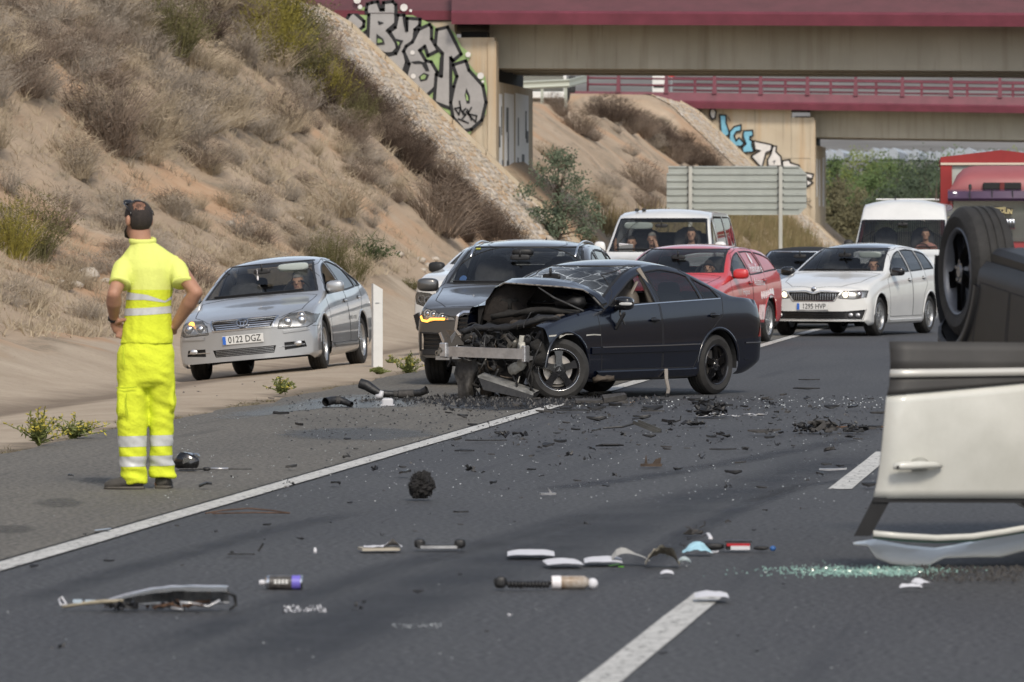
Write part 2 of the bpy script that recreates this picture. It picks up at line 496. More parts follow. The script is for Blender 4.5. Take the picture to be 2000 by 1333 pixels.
 def hit(s, axis, p, q, side=-1):
  if axis == 'front': o, d = Vector((-3, p, q)), Vector((1, 0, 0))
  elif axis == 'rear': o, d = Vector((s.sp['L'] + 3, p, q)), Vector((-1, 0, 0))
  elif axis == 'side': o, d = Vector((p, 3 * side, q)), Vector((0, -side, 0))
  else: o, d = Vector((p, q, 5)), Vector((0, 0, -1))
  h = s.bvh.ray_cast(o, d)
  if h[0] is None: return None, None
  n = h[1] if h[1].dot(d) < 0 else -h[1]
  return h[0], n
 def cut(s, poly, axis, filt, t, src=('body',)): s.faces = cut(s.faces, poly, axis, filt, t, src)
 def ribbon(s, mb, pts, axis, side=-1, w=.02, off=.004, step=.05, close=False, depth=.004):
  if close: pts = list(pts) + [pts[0]]
  P = []
  for (a, b) in zip(pts, pts[1:]):
   n = max(1, int(math.hypot(b[0] - a[0], b[1] - a[1]) / step))
   P += [(a[0] + (b[0] - a[0]) * i / n, a[1] + (b[1] - a[1]) * i / n) for i in range(n)]
  P.append(pts[-1]); H = []
  for p in P:
   h, n = s.hit(axis, p[0], p[1], side)
   if h is not None: H.append((h, n))
  if len(H) < 2: return
  vs = []; fs = []
  for i, (h, n) in enumerate(H):
   t = H[min(i + 1, len(H) - 1)][0] - H[max(i - 1, 0)][0]
   if close and i in (0, len(H) - 1): t = H[1][0] - H[-2][0]
   b = n.cross(t); b = b.normalized() if b.length > 1e-8 else Vector((0, 0, 1))
   for sg, o in ((-1, -depth), (-.8, off), (.8, off), (1, -depth)): vs.append(h + b * (sg * w / 2) + n * o)
  for i in range(len(H) - 1):
   for j in range(3): fs.append((i * 4 + j, i * 4 + j + 1, i * 4 + 5 + j, i * 4 + 4 + j))
  mb._add(vs, fs)
 def patch(s, name, poly, axis, filt, m, parent, off=.003):
  f = cut(s.orig, poly, axis, filt, 'x'); return part_mesh(f, ('x',), name, m, parent, off)
 def lettering(s, name, txt, size, p, q, axis, side, m, parent, xs=1., bold=0., off=.004, slant=0.):
  v, f = text_geo(txt, size, xs, bold); vs = []
  for a, b in v:
   if axis == 'side': pp, qq = p + a * (1 if side < 0 else -1), q + b + a * slant
   else: pp, qq = p - a, q + b
   h, n = s.hit(axis, pp, qq, side)
   vs.append(h + n * off if h is not None else Vector((pp, 0, qq)))
  return mesh_obj(name, vs, f, m, parent)
def sup(mb, c, r, e=.6, nu=16, nv=10, M=None):
 """rounded box (superellipsoid)"""
 c = Vector(c); b = len(mb.v); f0 = len(mb.f)
 t = MB().sphere((0, 0, 0), 1, nu, nv)
 def g(x): return math.copysign(abs(x)**e, x)
 vs = [Vector((g(v.x) * r[0], g(v.y) * r[1], g(v.z) * r[2])) for v in t.v]
 if M is not None: vs = [M @ v for v in vs]
 mb._add([v + c for v in vs], t.f); return mb
def make_wheel(parent, loc, rz, r, w, rr, spokes, m_rim, style='single', steer=0.0, camber=0.0, disc=M_DISC):
 e = empty('wheel', loc, rz + steer, parent)
 hw = w / 2
 t = MB(); t.lathe([(rr - .004, -hw + .012), (rr + .012, -hw + .004), ((rr + r) / 2, -hw - .006), (r - .03, -hw + .006), (r - .008, -hw + .025), (r, -hw + .05), (r, -hw * .45), (r - .008, -hw * .42), (r - .008, -hw * .3), (r, -hw * .27), (r, -.01), (r - .008, -.008), (r - .008, .008), (r, .01), (r, hw * .27), (r - .008, hw * .3), (r - .008, hw * .42), (r, hw * .45),
 (r, hw - .05), (r - .008, hw - .025), ((rr + r) / 2, hw), (rr, hw - .012)], 40)
 t.build('tyre', M_TYRE, e, auto=30)
 m = MB(); m.lathe([(rr + .002, -hw + .012), (rr - .006, -hw + .004), (rr - .016, -hw + .012), (rr - .022, -hw + .03), (rr - .035, 0), (rr - .03, hw - .01)], 36)
 yo = -hw + .018
 m.lathe([(0, yo - .004), (.03, yo - .004), (.036, yo + .004), (.075, yo + .008), (.08, yo + .03), (0, yo + .03)], 24)
 def fn(p, q, d): return Vector((p, yo + .012 + d - .02 * (1 - math.hypot(p, q) / rr), q))
 for k in range(spokes):
  a0 = 2 * math.pi * k / spokes + math.pi / 2
  offs = [(0, 0)] if style == 'single' else [(-.14, -.3), (.14, .3)]
  for (da, db) in offs:
   wi, wo = (.034, .026) if style == 'single' else (.014, .012)
   if style == 'wide': wi, wo = .036, .05
   ca, sa = math.cos(a0 + da * 0), math.sin(a0)
   ti = a0 + (0 if style != 'twin' else da * 1.2); to = a0 + (0 if style != 'twin' else da * 1.0)
   pi_ = (math.cos(ti) * .06, math.sin(ti) * .06); po = (math.cos(to) * (rr - .012), math.sin(to) * (rr - .012))
   nx, ny = -math.sin(a0), math.cos(a0)
   pm = ((pi_[0] * .5 + po[0] * .5), (pi_[1] * .5 + po[1] * .5)); wm = min(wi, wo) * .85
   poly = [(pi_[0] + nx * wi, pi_[1] + ny * wi), (pi_[0] - nx * wi, pi_[1] - ny * wi), (pm[0] - nx * wm, pm[1] - ny * wm), (po[0] - nx * wo, po[1] - ny * wo), (po[0] + nx * wo, po[1] + ny * wo), (pm[0] + nx * wm, pm[1] + ny * wm)]
   m.prism(poly, fn, .03)
 for k in range(5):
  a = 2 * math.pi * (k + .5) / 5 + math.pi / 2
  m.lathe([(0, yo - .002), (.010, yo - .002), (.011, yo + .012)], 8, Matrix.Translation((.056 * math.cos(a), 0, .056 * math.sin(a))))
 m.build('rim', m_rim, e, auto=30)
 d = MB(); d.lathe([(.04, -.01), (.15, -.01), (.15, .012), (.04, .012)], 28)
 d.build('brake_disc', disc, e, auto=30)
 return e
def build_car(name, label, sp, pos, psi, roll=0., ref=(0, 0), group=None, steer=0.):
 """psi: degrees the tail points right of the line of sight; pos: world point of body point ref=(l,y)"""
 root = empty(name, (0, 0, 0)); tag(root, label, sp.get('cat', 'car'), group)
 L = sp['L']; ang = R(96.52 - psi)
 root.rotation_euler = (0, 0, ang) if not roll else (Matrix.Rotation(ang, 3, 'Z') @ Matrix.Rotation(roll, 3, 'X')).to_euler()
 rm = root.rotation_euler.to_matrix(); root.location = Vector(pos) - rm @ Vector((ref[0], ref[1], 0))
 B = Body(sp); r = sp['r']; P = sp['paint']; trim = sp.get('trim', M_BLACK)
 sdf = lambda sg: (lambda c: c[1] * sg > 0 and abs(c[4]) > .25)
 frf = lambda c: c[0] < 1.3 and c[3] < -.12
 ws = sp['wscreen']; lc, lr_ = sp['wl']
 B.cut(ws, 'front', lambda c: lc < c[0] < lr_ and c[5] > .2 and c[3] < 0, 'windscreen')
 if sp.get('rscreen'): B.cut(sp['rscreen'], 'front', lambda c: sp['rl'][0] < c[0] and c[3] > .15, 'rear_window')
 for i, w in enumerate(sp['windows']):
  for sg in (-1, 1): B.cut(w, 'side', sdf(sg), 'win%d%s' % (i, 'L' if sg < 0 else 'R'))
 ra = sp.get('arch', r + .045)
 for lw in (sp['wf'], sp['wr']):
  circ = [(lw + ra * math.cos(2 * math.pi * k / 28), r + .01 + ra * math.sin(2 * math.pi * k / 28)) for k in range(28)]
  for sg in (-1, 1): B.cut(circ, 'side', lambda c, sg=sg: c[1] * sg > .4 and abs(c[4]) > .3, 'void')
  B.cut(circ, 'side', lambda c: abs(c[1]) > .5 and abs(c[4]) <= .3 and c[2] < r * 1.3 and c[5] < 0, 'void')
 for v in sp.get('voids', []): B.cut(v[0], v[1], v[2], 'void', src=('body', 'windscreen'))
 if sp.get('head'):
  B.cut(sp['head'], 'front', lambda c: c[0] < 1.2 and c[1] < 0, 'headL'); B.cut([(-a, b) for a, b in sp['head']], 'front', lambda c: c[0] < 1.2 and c[1] > 0, 'headR')
 for nm, poly in sp.get('intakes', {}).items():
  B.cut(poly, 'front', frf, nm)
  if sp.get('mirror_' + nm): B.cut([(-a, b) for a, b in poly], 'front', frf, nm)
 zs0 = sp.get('hood_z', .5)
 if sp.get('hood'): B.cut(sp['hood'], 'top', lambda c: c[5] > .25 and c[2] > zs0 and c[0] < lc + .35, 'hood')
 for i, (nm, poly) in enumerate(sp.get('doors', [])):
  for sg in (-1, 1): B.cut(poly, 'side', sdf(sg), 'door%d%s' % (i, 'L' if sg < 0 else 'R'))
 if sp.get('bumper_l'):
  bl, bz = sp['bumper_l']; B.cut([(-1, 0), (bl, 0), (bl, bz), (-1, bz)], 'side', lambda c: True, 'bumper')
  if sp.get('bumper_r'):
   bl, bz = sp['bumper_r']; B.cut([(L + 1, 0), (bl, 0), (bl, bz), (L + 1, bz)], 'side', lambda c: True, 'rbumper')
 if sp.get('roof_paint'):
  B.cut(sp['roof_poly'], 'top', lambda c: c[5] > .6 and c[2] > sp['H'] - .2, 'roof')
  part_mesh(B.faces, ('roof',), 'roof', sp['roof_paint'], root)
 if sp.get('cladding'):
  zc = sp['cladding']; B.cut([(-1, 0), (L + 1, 0), (L + 1, zc), (-1, zc)], 'side', lambda c: True, 'clad', src=('body', 'bumper', 'rbumper', 'door0L', 'door0R', 'door1L', 'door1R'))
  part_mesh(B.faces, ('clad',), 'lower_cladding', M_BLACK, root)
 part_mesh(B.faces, ('body',), 'body', P, root)
 if sp.get('hood') and not sp.get('nohood'): part_mesh(B.faces, ('hood',), 'hood', P, root)
 for i, (nm, poly) in enumerate(sp.get('doors', [])):
  for sd in 'LR':
   if (i, sd) in sp.get('no_door', ()): continue
   d = part_mesh(B.faces, ('door%d%s' % (i, sd),), 'door', P, root)
   if d is None: continue
   sg = -1 if sd == 'L' else 1
   hx, hz = sp['handles'][i] if i < len(sp.get('handles', [])) else (None, None)
   if hx:
    h, n = B.hit('side', hx, hz, sg)
    if h is not None:
     q = MB(); sup(q, h + n * .022, (.085, .012, .014), .7); q.build('handle', sp.get('handle_mat', P), d, True)
     q = MB(); sup(q, h + n * .0005, (.05, .006, .03), .8); q.build('handle_recess', M_BLACK, d, True)
 part_mesh(B.faces, ('bumper',), 'front_bumper', sp.get('bump_mat', P), root)
 part_mesh(B.faces, ('rbumper',), 'rear_bumper', sp.get('bump_mat', P), root)
 g = part_mesh(B.faces, ('windscreen',), 'windscreen', sp.get('ws_glass', M_GLASS), root, -.004)
 part_mesh(B.faces, ('rear_window',), 'rear_window', M_GLASS, root, -.004)
 for i, w in enumerate(sp['windows']):
  for sd in 'LR':
   if (i, sd) in sp.get('open', ()): continue
   gm = sp.get('win_mats', {}).get(i, M_GLASS if i == 0 else M_GLASS_D)
   part_mesh(B.faces, ('win%d%s' % (i, sd),), 'side_window', gm, root, -.005)
 sl = MB(); ins = lambda pl, k: pl
 B.ribbon(sl, ws, 'front', w=.035, off=.003, close=True, step=.04)
 for w in sp['windows']:
  for sg in (-1, 1): B.ribbon(sl, w, 'side', sg, w=sp.get('seal', .028), off=.003, close=True, step=.04)
 sl.build('window_seal', trim, root)
 sm = MB()
 for nm, poly in sp.get('doors', []):
  for sg in (-1, 1): B.ribbon(sm, poly, 'side', sg, w=.009, off=.0015, close=True, step=.04)
 if sp.get('hood'): B.ribbon(sm, sp['hood'], 'top', w=.010, off=.0015, close=True, step=.04)
 if sp.get('bumper_l'):
  bl, bz = sp['bumper_l']
  for sg in (-1, 1): B.ribbon(sm, [(.28, bz), (bl, bz), (bl, .3)], 'side', sg, w=.008, off=.0015)
 if sm.v: sm.build('panel_gap', M_DARK, root)
 for sd, sg in (('headL', 1), ('headR', -1)):
  if not sp.get('head') or sp.get('nohead'): break
  hb = part_mesh(B.faces, (sd,), 'headlight', sp.get('lamp_bowl', M_REFL), root, -.035)
  if hb is None: continue
  part_mesh(B.faces, (sd,), 'lamp_glass', M_LAMP, hb, .001)
  q = MB(); B.ribbon(q, [(a * sg, b) for a, b in sp['head']], 'front', w=.012, off=.0015, close=True, step=.03); q.build('lamp_rim', sp.get('lamp_rim', M_BLACK), hb)
  for (ly, lz, lr2, kind) in sp.get('lamps', []):
   h, n = B.hit('front', ly * sg, lz)
   if h is None: continue
   if kind.endswith('!'):      # lit only on the named side
    kind, w_ = kind[:-2].strip(), kind[-2]
    if (w_ == 'L') != (sd == 'headL'): kind = 'white'
   mm = {'amber': M_AMBER, 'lit': M_LIT, 'white': M_CHROME, 'dark': M_GLOSSBLK, 'drl': M_DRL}[kind]
   q = MB(); q.sphere(h + Vector((.03, 0, 0)), (.03, lr2, lr2), 14, 8); q.build('bulb', mm, hb, True)
   q = MB(); q.lathe([(lr2 + .002, 0), (lr2 + .012, 0), (lr2 + .012, .012), (lr2 + .002, .012)], 20, Matrix.Translation(h + Vector((.008, 0, 0))) @ Matrix.Rotation(-math.pi / 2, 4, 'Z')); q.build('bulb_ring', M_CHROME, hb)
 for nm in sp.get('intakes', {}):
  part_mesh(B.faces, (nm,), 'grille' if nm == 'grille' else 'air_intake', M_BLACK, root, -.03)
 wl = MB()
 for lw in (sp['wf'], sp['wr']):
  for sg in (-1, 1):
   if sp.get('lost') == (lw, sg): continue
   y0 = sp['W'] / 2 - .03; y1 = sp['W'] / 2 - .42; a0 = -.15
   arc = [(lw + ra * math.cos(a0 + (math.pi - 2 * a0) * k / 18), r + .01 + ra * math.sin(a0 + (math.pi - 2 * a0) * k / 18)) for k in range(11 if sp.get('lost') and lw == sp['wf'] else 19)]
   wl.grid([[Vector((a, sg * y0, b)) for a, b in arc], [Vector((a, sg * y1, b)) for a, b in arc]])
   wl._add([Vector((a, sg * y1, b)) for a, b in arc], [tuple(range(len(arc)))])
 wl.build('wheel_well', M_DARK, root)
 al = MB()
 for lw in (sp['wf'], sp['wr']):
  for sg in (-1, 1):
   if sp.get('lost') == (lw, sg): continue
   a0 = .05; rr_ = ra + .012
   B.ribbon(al, [(lw + rr_ * math.cos(a0 + (math.pi - 2 * a0) * k / 20), r + .01 + rr_ * math.sin(a0 + (math.pi - 2 * a0) * k / 20)) for k in range(21)], 'side', sg, w=sp.get('lip', .03), off=sp.get('lipoff', .006), step=.1)
 al.build('arch_lip', sp.get('lip_mat', P), root, True)
 u0, u1 = sp.get('ub', (.6, L - .75))
 ub = MB().box(((u0 + u1) / 2, 0, .27), (u1 - u0, sp['W'] - .55, .12)); ub.box(((sp['wf'] + sp['wr']) / 2, 0, .25), (sp['wr'] - sp['wf'] - .8, sp['W'] - .16, .14), ch=.03)
 ub.build('underbody', M_BLACK, root)
 if not sp.get('nowheels'):
  ty = sp['W'] / 2 - sp.get('tw', .21) / 2 - .025
  w0 = make_wheel(root, (sp['wf'], -ty, r), 0, r, sp.get('tw', .21), sp['rr'], sp.get('spokes', 5), sp.get('rim', M_ALLOY), sp.get('style', 'single'))
  for (lw, sg) in ((sp['wf'], 1), (sp['wr'], -1), (sp['wr'], 1)):
   c = copy_thing(w0, root); c.location = (lw, sg * ty, r); c.rotation_euler = (0, 0, 0 if sg < 0 else math.pi)
   if sp.get('lost') == (lw, sg):
    for ch in list(c.children): bpy.data.objects.remove(ch)
    bpy.data.objects.remove(c)
  w0.rotation_euler = (0, 0, steer)
  for ch in root.children:
   if ch.name.startswith('wheel') and ch.type == 'EMPTY' and abs(ch.location.x - sp['wf']) < .01 and ch.location.y > 0: ch.rotation_euler = (0, 0, math.pi + steer)
 mx, mz = sp['mirror']
 for sg in (-1, 1):
  if sp.get('one_mirror') and sg != sp['one_mirror']: continue
  h, n = B.hit('side', mx, mz, sg)
  q = MB(); ms = sp.get('msize', (.075, .115, .075)); sup(q, (mx - .03, h.y + sg * (.015 + ms[1]), mz + .03), ms, .62)
  o = q.build('wing_mirror', sp.get('mirror_mat', P), root, True)
  q = MB(); sup(q, (mx + ms[0] - .04, h.y + sg * (.015 + ms[1]), mz + .03), (.012, ms[1] * .86, ms[2] * .8), .5); q.build('mirror_glass', M_CHROME, o, True)
  q = MB().box((mx, h.y + sg * .04, mz - .02), (.07, .14, .04), ch=.012); q.build('mirror_foot', M_BLACK, o)
 if not sp.get('nocabin'):
  cx = sp['cowl']; zb = sp.get('seat_z', .35); wd = sp['W'] / 2
  q = MB(); sup(q, (cx + .42, 0, sp['dash_z'] - .09), (.26, wd - .12, .1), .5); q.build('dashboard', M_DARK, root, True)
  q = MB(); q.box(((cx + L - .9) / 2, 0, .40), (L - .9 - cx, sp['W'] - .3, .1)); q.build('cabin_floor', M_DARK, root)
  sm_ = sp.get('seat_mat', M_SEATGREY); hz = sp.get('head_z', sp['H'] - .28)
  for sy in (-.37, .37):
   e = MB(); sup(e, (sp['seat_l'], sy, zb + .18), (.26, .24, .1), .6)
   sup(e, (sp['seat_l'] + .3, sy, zb + .5), (.1, .24, .34), .55, M=Matrix.Rotation(.2, 3, 'Y'))
   sup(e, (sp['seat_l'] + .4, sy, hz), (.06, .13, .1), .6)
   e.tube([(sp['seat_l'] + .38, sy - .05, hz - .18), (sp['seat_l'] + .4, sy - .05, hz)], .008); e.tube([(sp['seat_l'] + .38, sy + .05, hz - .18), (sp['seat_l'] + .4, sy + .05, hz)], .008)
   e.build('seat', sm_, root, True)
  e = MB(); sup(e, (sp['seat_l'] + 1.15, 0, zb + .4), (.14, wd - .22, .38), .4)
  for sy in (-.38, .38): sup(e, (sp['seat_l'] + 1.22, sy, hz - .04), (.05, .13, .08), .6)
  e.build('rear_seat', sm_, root, True)
  q = MB(); c_ = Vector((cx + .62, -.37, sp['dash_z'] + .0)); pts = []
  for k in range(25):
   a = 2 * math.pi * k / 24; pts.append(c_ + Vector((.07 * math.sin(a), .18 * math.cos(a), .17 * math.sin(a))))
  q.tube(pts, .014, 6, False); q.tube([c_ + Vector((0, -.17, 0)), c_ + Vector((0, .17, 0))], .018, 6); q.tube([c_, c_ + Vector((-.07, 0, -.16))], .018, 6)
  q.build('steering_wheel', M_DARK, root, True)
  q = MB(); zt = sp.get('rvm_z', sp['H'] - .2); sup(q, (sp['rvm_l'], 0, zt), (.02, .11, .032), .5); q.box((sp['rvm_l'] - .02, 0, zt + .05), (.02, .02, .08)); q.build('interior_mirror', M_BLACK, root, True)
 if sp.get('plate'):
  txt, pz, ptl = sp['plate']; h, n = B.hit('front', 0, pz)
  q = MB().box((h.x - .012, 0, pz), (.012, .52, .11), ch=.004); o = q.build('number_plate', M_PLATE, root)
  Mx = Matrix.Translation((h.x - .0195, 0, pz)) @ Matrix(((0, 0, -1, 0), (-1, 0, 0, 0), (0, 1, 0, 0), (0, 0, 0, 1)))
  MB().box((h.x - .0185, .237, pz), (.002, .04, .1)).build('plate_band', M_BLUE, o)
  if txt: text_obj('plate_lettering', txt, .115, Mx @ Matrix.Translation((.02, 0, 0)), M_INK, o, .82, .0012)
 if sp.get('wipers'):
  q = MB()
  for (a, b) in sp['wipers']: B.ribbon(q, [a, b], 'front', w=.022, off=.018, step=.08)
  q.build('wiper', M_BLACK, root)
 return root, B
def ribbon_part(B, root, name, m, items, axis='front', side=-1, w=.02, off=.006, close=False, step=.03, smooth=False):
 q = MB()
 for it in items: B.ribbon(q, it, axis, side, w=w, off=off, close=close, step=step)
 return q.build(name, m, root, smooth)
def ell(cx, cz, rx, rz, n=20): return [(cx + rx * math.cos(2 * math.pi * k / n), cz + rz * math.sin(2 * math.pi * k / n)) for k in range(n)]
# ---------------------------------------------------------------- vehicle specifications
def auto(sp):
 top = Curve(sp['top']); belt = Curve(sp['belt']); L = sp['L']; d = sp.get('lag', .12); tum = sp.get('tumble', .52)
 def ze(l):
  zt = top(l); zs = min(belt(l), zt - .02); e = min(top(l - d) if l > d else zt, top(min(L, l + d)), zt)
  return zs + max(.008, e - zs - sp.get('crown', .05) * min(1, max(0, e - zs) / .3) - .008)
 def wr(l):
  zs = min(belt(l), top(l) - .02); return sp['W'] / 2 * sp.get('wbelt', .95) - .012 - tum * (ze(l) - zs)
 sp['windows'] = []
 for (b0, b1, t0, t1) in sp['wins']:
  bo = sp.get('wb_off', .045); to = sp.get('wt_off', .05); P = []
  for i in range(7): l = b0 + (b1 - b0) * i / 6; P.append((l, belt(l) + bo))
  for i in range(11):
   l = t1 + (t0 - t1) * i / 10; z = ze(l) - to
   lb = b0 if i > 5 else b1
   if z > belt(l) + bo + .02: P.append((l, z))
  sp['windows'].append(P)
 for key, zr, lr_, pil in (('wscreen', sp['wz'], sp['wl'], sp.get('pillar', .055)), ('rscreen', sp.get('rz'), sp.get('rl'), .09)):
  if not zr: continue
  pts = []; n = 8
  for i in range(n + 1):
   z = zr[0] + (zr[1] - zr[0]) * i / n; best = None
   for k in range(81):
    l = lr_[0] + (lr_[1] + .25 - lr_[0]) * k / 80 if key == 'wscreen' else lr_[0] - .25 + (lr_[1] + .0 - lr_[0] + .25) * k / 80
    q = abs(ze(l) - min(z, sp['H'] - .075))
    if best is None or q < best[0]: best = (q, l)
   pts.append((max(.2, wr(best[1]) - pil), z))
  sp[key] = [(-y, z) for y, z in pts] + [(y, z) for y, z in pts[::-1]]
  c = .05
 return sp
P_SILVER = paint('silver_paint', (.40, .41, .42), .55, .3)
P_GREY = paint('graphite_paint', (.085, .083, .08), .5, .3)
P_NAVY = mat('dark_navy_paint', (.0015, .003, .009), .25, coat=.75, var=.12, vs=2.2, spec=.6)
P_WHITE = paint('white_paint', (.66, .66, .64), 0, .35)
P_RED = paint('red_paint', (.52, .028, .03), 0, .35)
P_DKBLUE = paint('midnight_paint', (.02, .025, .04), .3, .3)
P_CREAM = mat('cream_white_paint', (.52, .52, .475), .36, coat=.5, col2=(.62, .62, .575), vs=3, rvar=.2)
P_ROOF = paint('dark_roof_paint', (.025, .03, .045), .2, .25)
AVENSIS = auto(dict(L=4.63, W=1.76, H=1.48, wf=.95, wr=3.65, r=.32, rr=.215, tw=.21, paint=P_SILVER, tumble=.5, bow=(.26, .16),
top=[(0, .60), (.04, .66), (.2, .74), (.6, .84), (1.1, .935), (1.28, .99), (1.7, 1.22), (2.05, 1.38), (2.4, 1.455), (2.8, 1.48), (3.2, 1.45), (3.65, 1.34), (4.0, 1.2), (4.3, 1.1), (4.55, 1.06), (4.63, .95)],
belt=[(0, .5), (.15, .62), (.5, .74), (1.1, .86), (1.5, .9), (3.0, .945), (4.0, .99), (4.63, .9)],
bot=[(0, .21), (.25, .16), (.6, .16), (4.0, .2), (4.63, .34)],
wins=[(1.55, 2.62, 1.6, 2.55), (2.72, 3.55, 2.66, 3.4), (3.62, 3.92, 3.47, 3.85)], wz=(1.0, 1.40), wl=(1.15, 2.4), rz=(1.12, 1.36), rl=(3.3, 4.2), cowl=1.28, dash_z=.98,
doors=[('door', [(1.42, .32), (1.36, .9), (1.62, 1.0), (2.02, 1.31), (2.6, 1.405), (2.68, .95), (2.68, .32)]), ('door', [(2.7, .32), (2.7, .95), (2.63, 1.405), (3.2, 1.37), (3.78, 1.1), (3.8, .92), (3.62, .72), (3.3, .58), (3.2, .32)])],
handles=[(2.52, .84), (3.52, .87)], hood=[(.12, -.42), (.05, 0), (.12, .42), (.5, .68), (1.3, .74), (1.26, 0), (1.3, -.74), (.5, -.68)], hood_z=.6,
bumper_l=(.6, .56), bumper_r=(4.05, .6), head=[(-.44, .56), (-.46, .66), (-.56, .735), (-.74, .745), (-.86, .70), (-.86, .60), (-.78, .555)],
lamps=[(-.55, .635, .05, 'white'), (-.71, .64, .055, 'white'), (-.70, .70, .04, 'amber R!')],
intakes={'grille': [(-.36, .60), (.36, .60), (.41, .71), (-.41, .71)], 'lower': [(-.37, .27), (.37, .27), (.40, .36), (-.40, .36)], 'fog': [(-.50, .29), (-.76, .31), (-.74, .385), (-.50, .385)]}, mirror_fog=True,
mirror=(1.62, 1.0), mirror_mat=P_SILVER, plate=('0122 DGZ', .47, 0), seat_l=2.0, seat_z=.34, rvm_l=1.62, rvm_z=1.3, wipers=[((.05, 1.015), (-.55, 1.02)), ((.6, 1.015), (.02, 1.02))], spokes=7, style='twin'))
def make_avensis():
 pos = G(632, 722, -.08); sp = dict(AVENSIS); sp['open'] = {(0, 'L')}
 root, B = build_car('parked_car', 'silver saloon car standing tilted on the sandy verge with one amber indicator lit', sp, pos, 8.5, roll=R(-5.2), ref=(sp['wf'], -sp['W'] / 2 + .08), steer=.05)
 g = MB()
 for k in range(4):
  z = .617 + k * .026; y = .345 + k * .016; B.ribbon(g, [(-y, z), (y, z)], 'front', w=.015, off=-.006, step=.06)
 g.build('grille_bar', M_CHROME, root)
 ribbon_part(B, root, 'grille_frame', M_CHROME, [[(-.375, .592), (.375, .592), (.425, .72), (-.425, .72)]], w=.022, off=.010, close=True)
 g = MB()
 for k in range(4): B.ribbon(g, [(-.37, .285 + k * .02), (.37, .285 + k * .02)], 'front', w=.008, off=-.012, step=.06)
 g.build('intake_bar', M_ALLOY, root)
 lg = MB()
 for e in (ell(0, .668, .068, .047), ell(0, .668, .024, .045, 14), ell(0, .688, .045, .016, 14)): B.ribbon(lg, e, 'front', w=.013, off=.022, close=True, step=.02, depth=-.008)
 o = MB().sphere(B.hit('front', 0, .668)[0] + Vector((.01, 0, 0)), (.012, .066, .046), 16, 8).build('badge', M_GLOSSBLK, root, True)
 lg.build('emblem', M_CHROME, o)
 for sg in (-1, 1):
  ribbon_part(B, root, 'bumper_moulding', P_SILVER, [[(sg * .50, .515), (sg * .80, .53)]], w=.04, off=.014)
  ribbon_part(B, root, 'chrome_blade', M_CHROME, [[(sg * .44, .335), (sg * .74, .345)]], w=.014, off=.004)
  h, n = B.hit('front', sg * .66, .362); MB().sphere(h + Vector((.0, 0, 0)), (.02, .055, .034), 14, 8).build('fog_lamp', M_REFL, root, True)
  sm = MB(); B.ribbon(sm, [(1.5, .3), (3.2, .3)], 'side', sg, w=.03, off=.016); sm.build('sill_moulding', P_SILVER, root)
 B.lettering('door_lettering', 'COMARCA · JOVER', .07, 2.9, .62, 'side', -1, M_INK, root, off=.002)
 t = MB(); sup(t, (1.95, -.34, 1.325), (.05, .2, .05), .5); t.build('sun_visor', mat('visor_cloth', (.36, .4, .38), .9), root, True)
 o = MB(); sup(o, (1.6, .06, 1.22), (.012, .012, .03), .8); o.tube([(1.6, .06, 1.25), (1.6, .06, 1.34)], .003, 4); o.build('hanging_charm', M_WHITEP, root, True)
 return root
Q3 = auto(dict(L=4.48, W=1.85, H=1.56, wf=.9, wr=3.58, r=.355, rr=.235, tw=.23, paint=P_GREY, tumble=.42, bow=(.20, .14), lag=.13, lipoff=.014, lip=.06, lip_mat=M_BLACK,
top=[(0, .76), (.05, .83), (.2, .885), (.7, .975), (1.1, 1.035), (1.3, 1.08), (1.65, 1.29), (1.95, 1.44), (2.3, 1.53), (2.8, 1.56), (3.4, 1.545), (3.9, 1.49), (4.1, 1.4), (4.35, 1.12), (4.48, .98)],
belt=[(0, .68), (.12, .79), (.5, .88), (1.1, .96), (1.5, 1.0), (3.0, 1.04), (4.48, 1.06)],
bot=[(0, .3), (.2, .24), (.6, .22), (4.0, .24), (4.48, .4)],
wins=[(1.6, 2.58, 1.65, 2.5), (2.68, 3.45, 2.6, 3.4), (3.54, 3.95, 3.48, 3.8)], wz=(1.09, 1.485), wl=(1.15, 2.4), rz=(1.15, 1.42), rl=(3.9, 4.5), cowl=1.3, dash_z=1.05, pillar=.06,
doors=[('door', [(1.45, .36), (1.4, 1.05), (1.68, 1.18), (2.1, 1.48), (2.55, 1.53), (2.64, 1.1), (2.64, .36)]), ('door', [(2.66, .36), (2.66, 1.1), (2.58, 1.53), (3.4, 1.5), (3.52, 1.08), (3.5, .85), (3.2, .7), (3.12, .36)])],
handles=[(2.48, .93), (3.36, .95)], hood=[(.18, -.6), (.08, -.2), (.08, .2), (.18, .6), (.5, .76), (1.32, .8), (1.26, 0), (1.32, -.8), (.5, -.76)], hood_z=.78,
head=[(-.48, .70), (-.50, .735), (-.62, .765), (-.86, .84), (-.9, .80), (-.885, .69), (-.80, .675), (-.7, .70)],
lamps=[(-.63, .74, .03, 'white'), (-.73, .765, .03, 'white'), (-.8, .775, .03, 'white')],
intakes={'grille': [(-.30, .40), (.30, .40), (.46, .60), (.44, .74), (.38, .765), (-.38, .765), (-.44, .74), (-.46, .60)], 'side_in': [(-.60, .39), (-.86, .39), (-.86, .56), (-.66, .55)]}, mirror_side_in=True,
mirror=(1.62, 1.04), msize=(.08, .12, .075), plate=None, seat_l=2.1, seat_z=.5, rvm_l=1.72, rvm_z=1.37, wipers=[((.1, 1.1), (-.6, 1.11)), ((.7, 1.1), (.1, 1.1))], spokes=5, style='twin'))
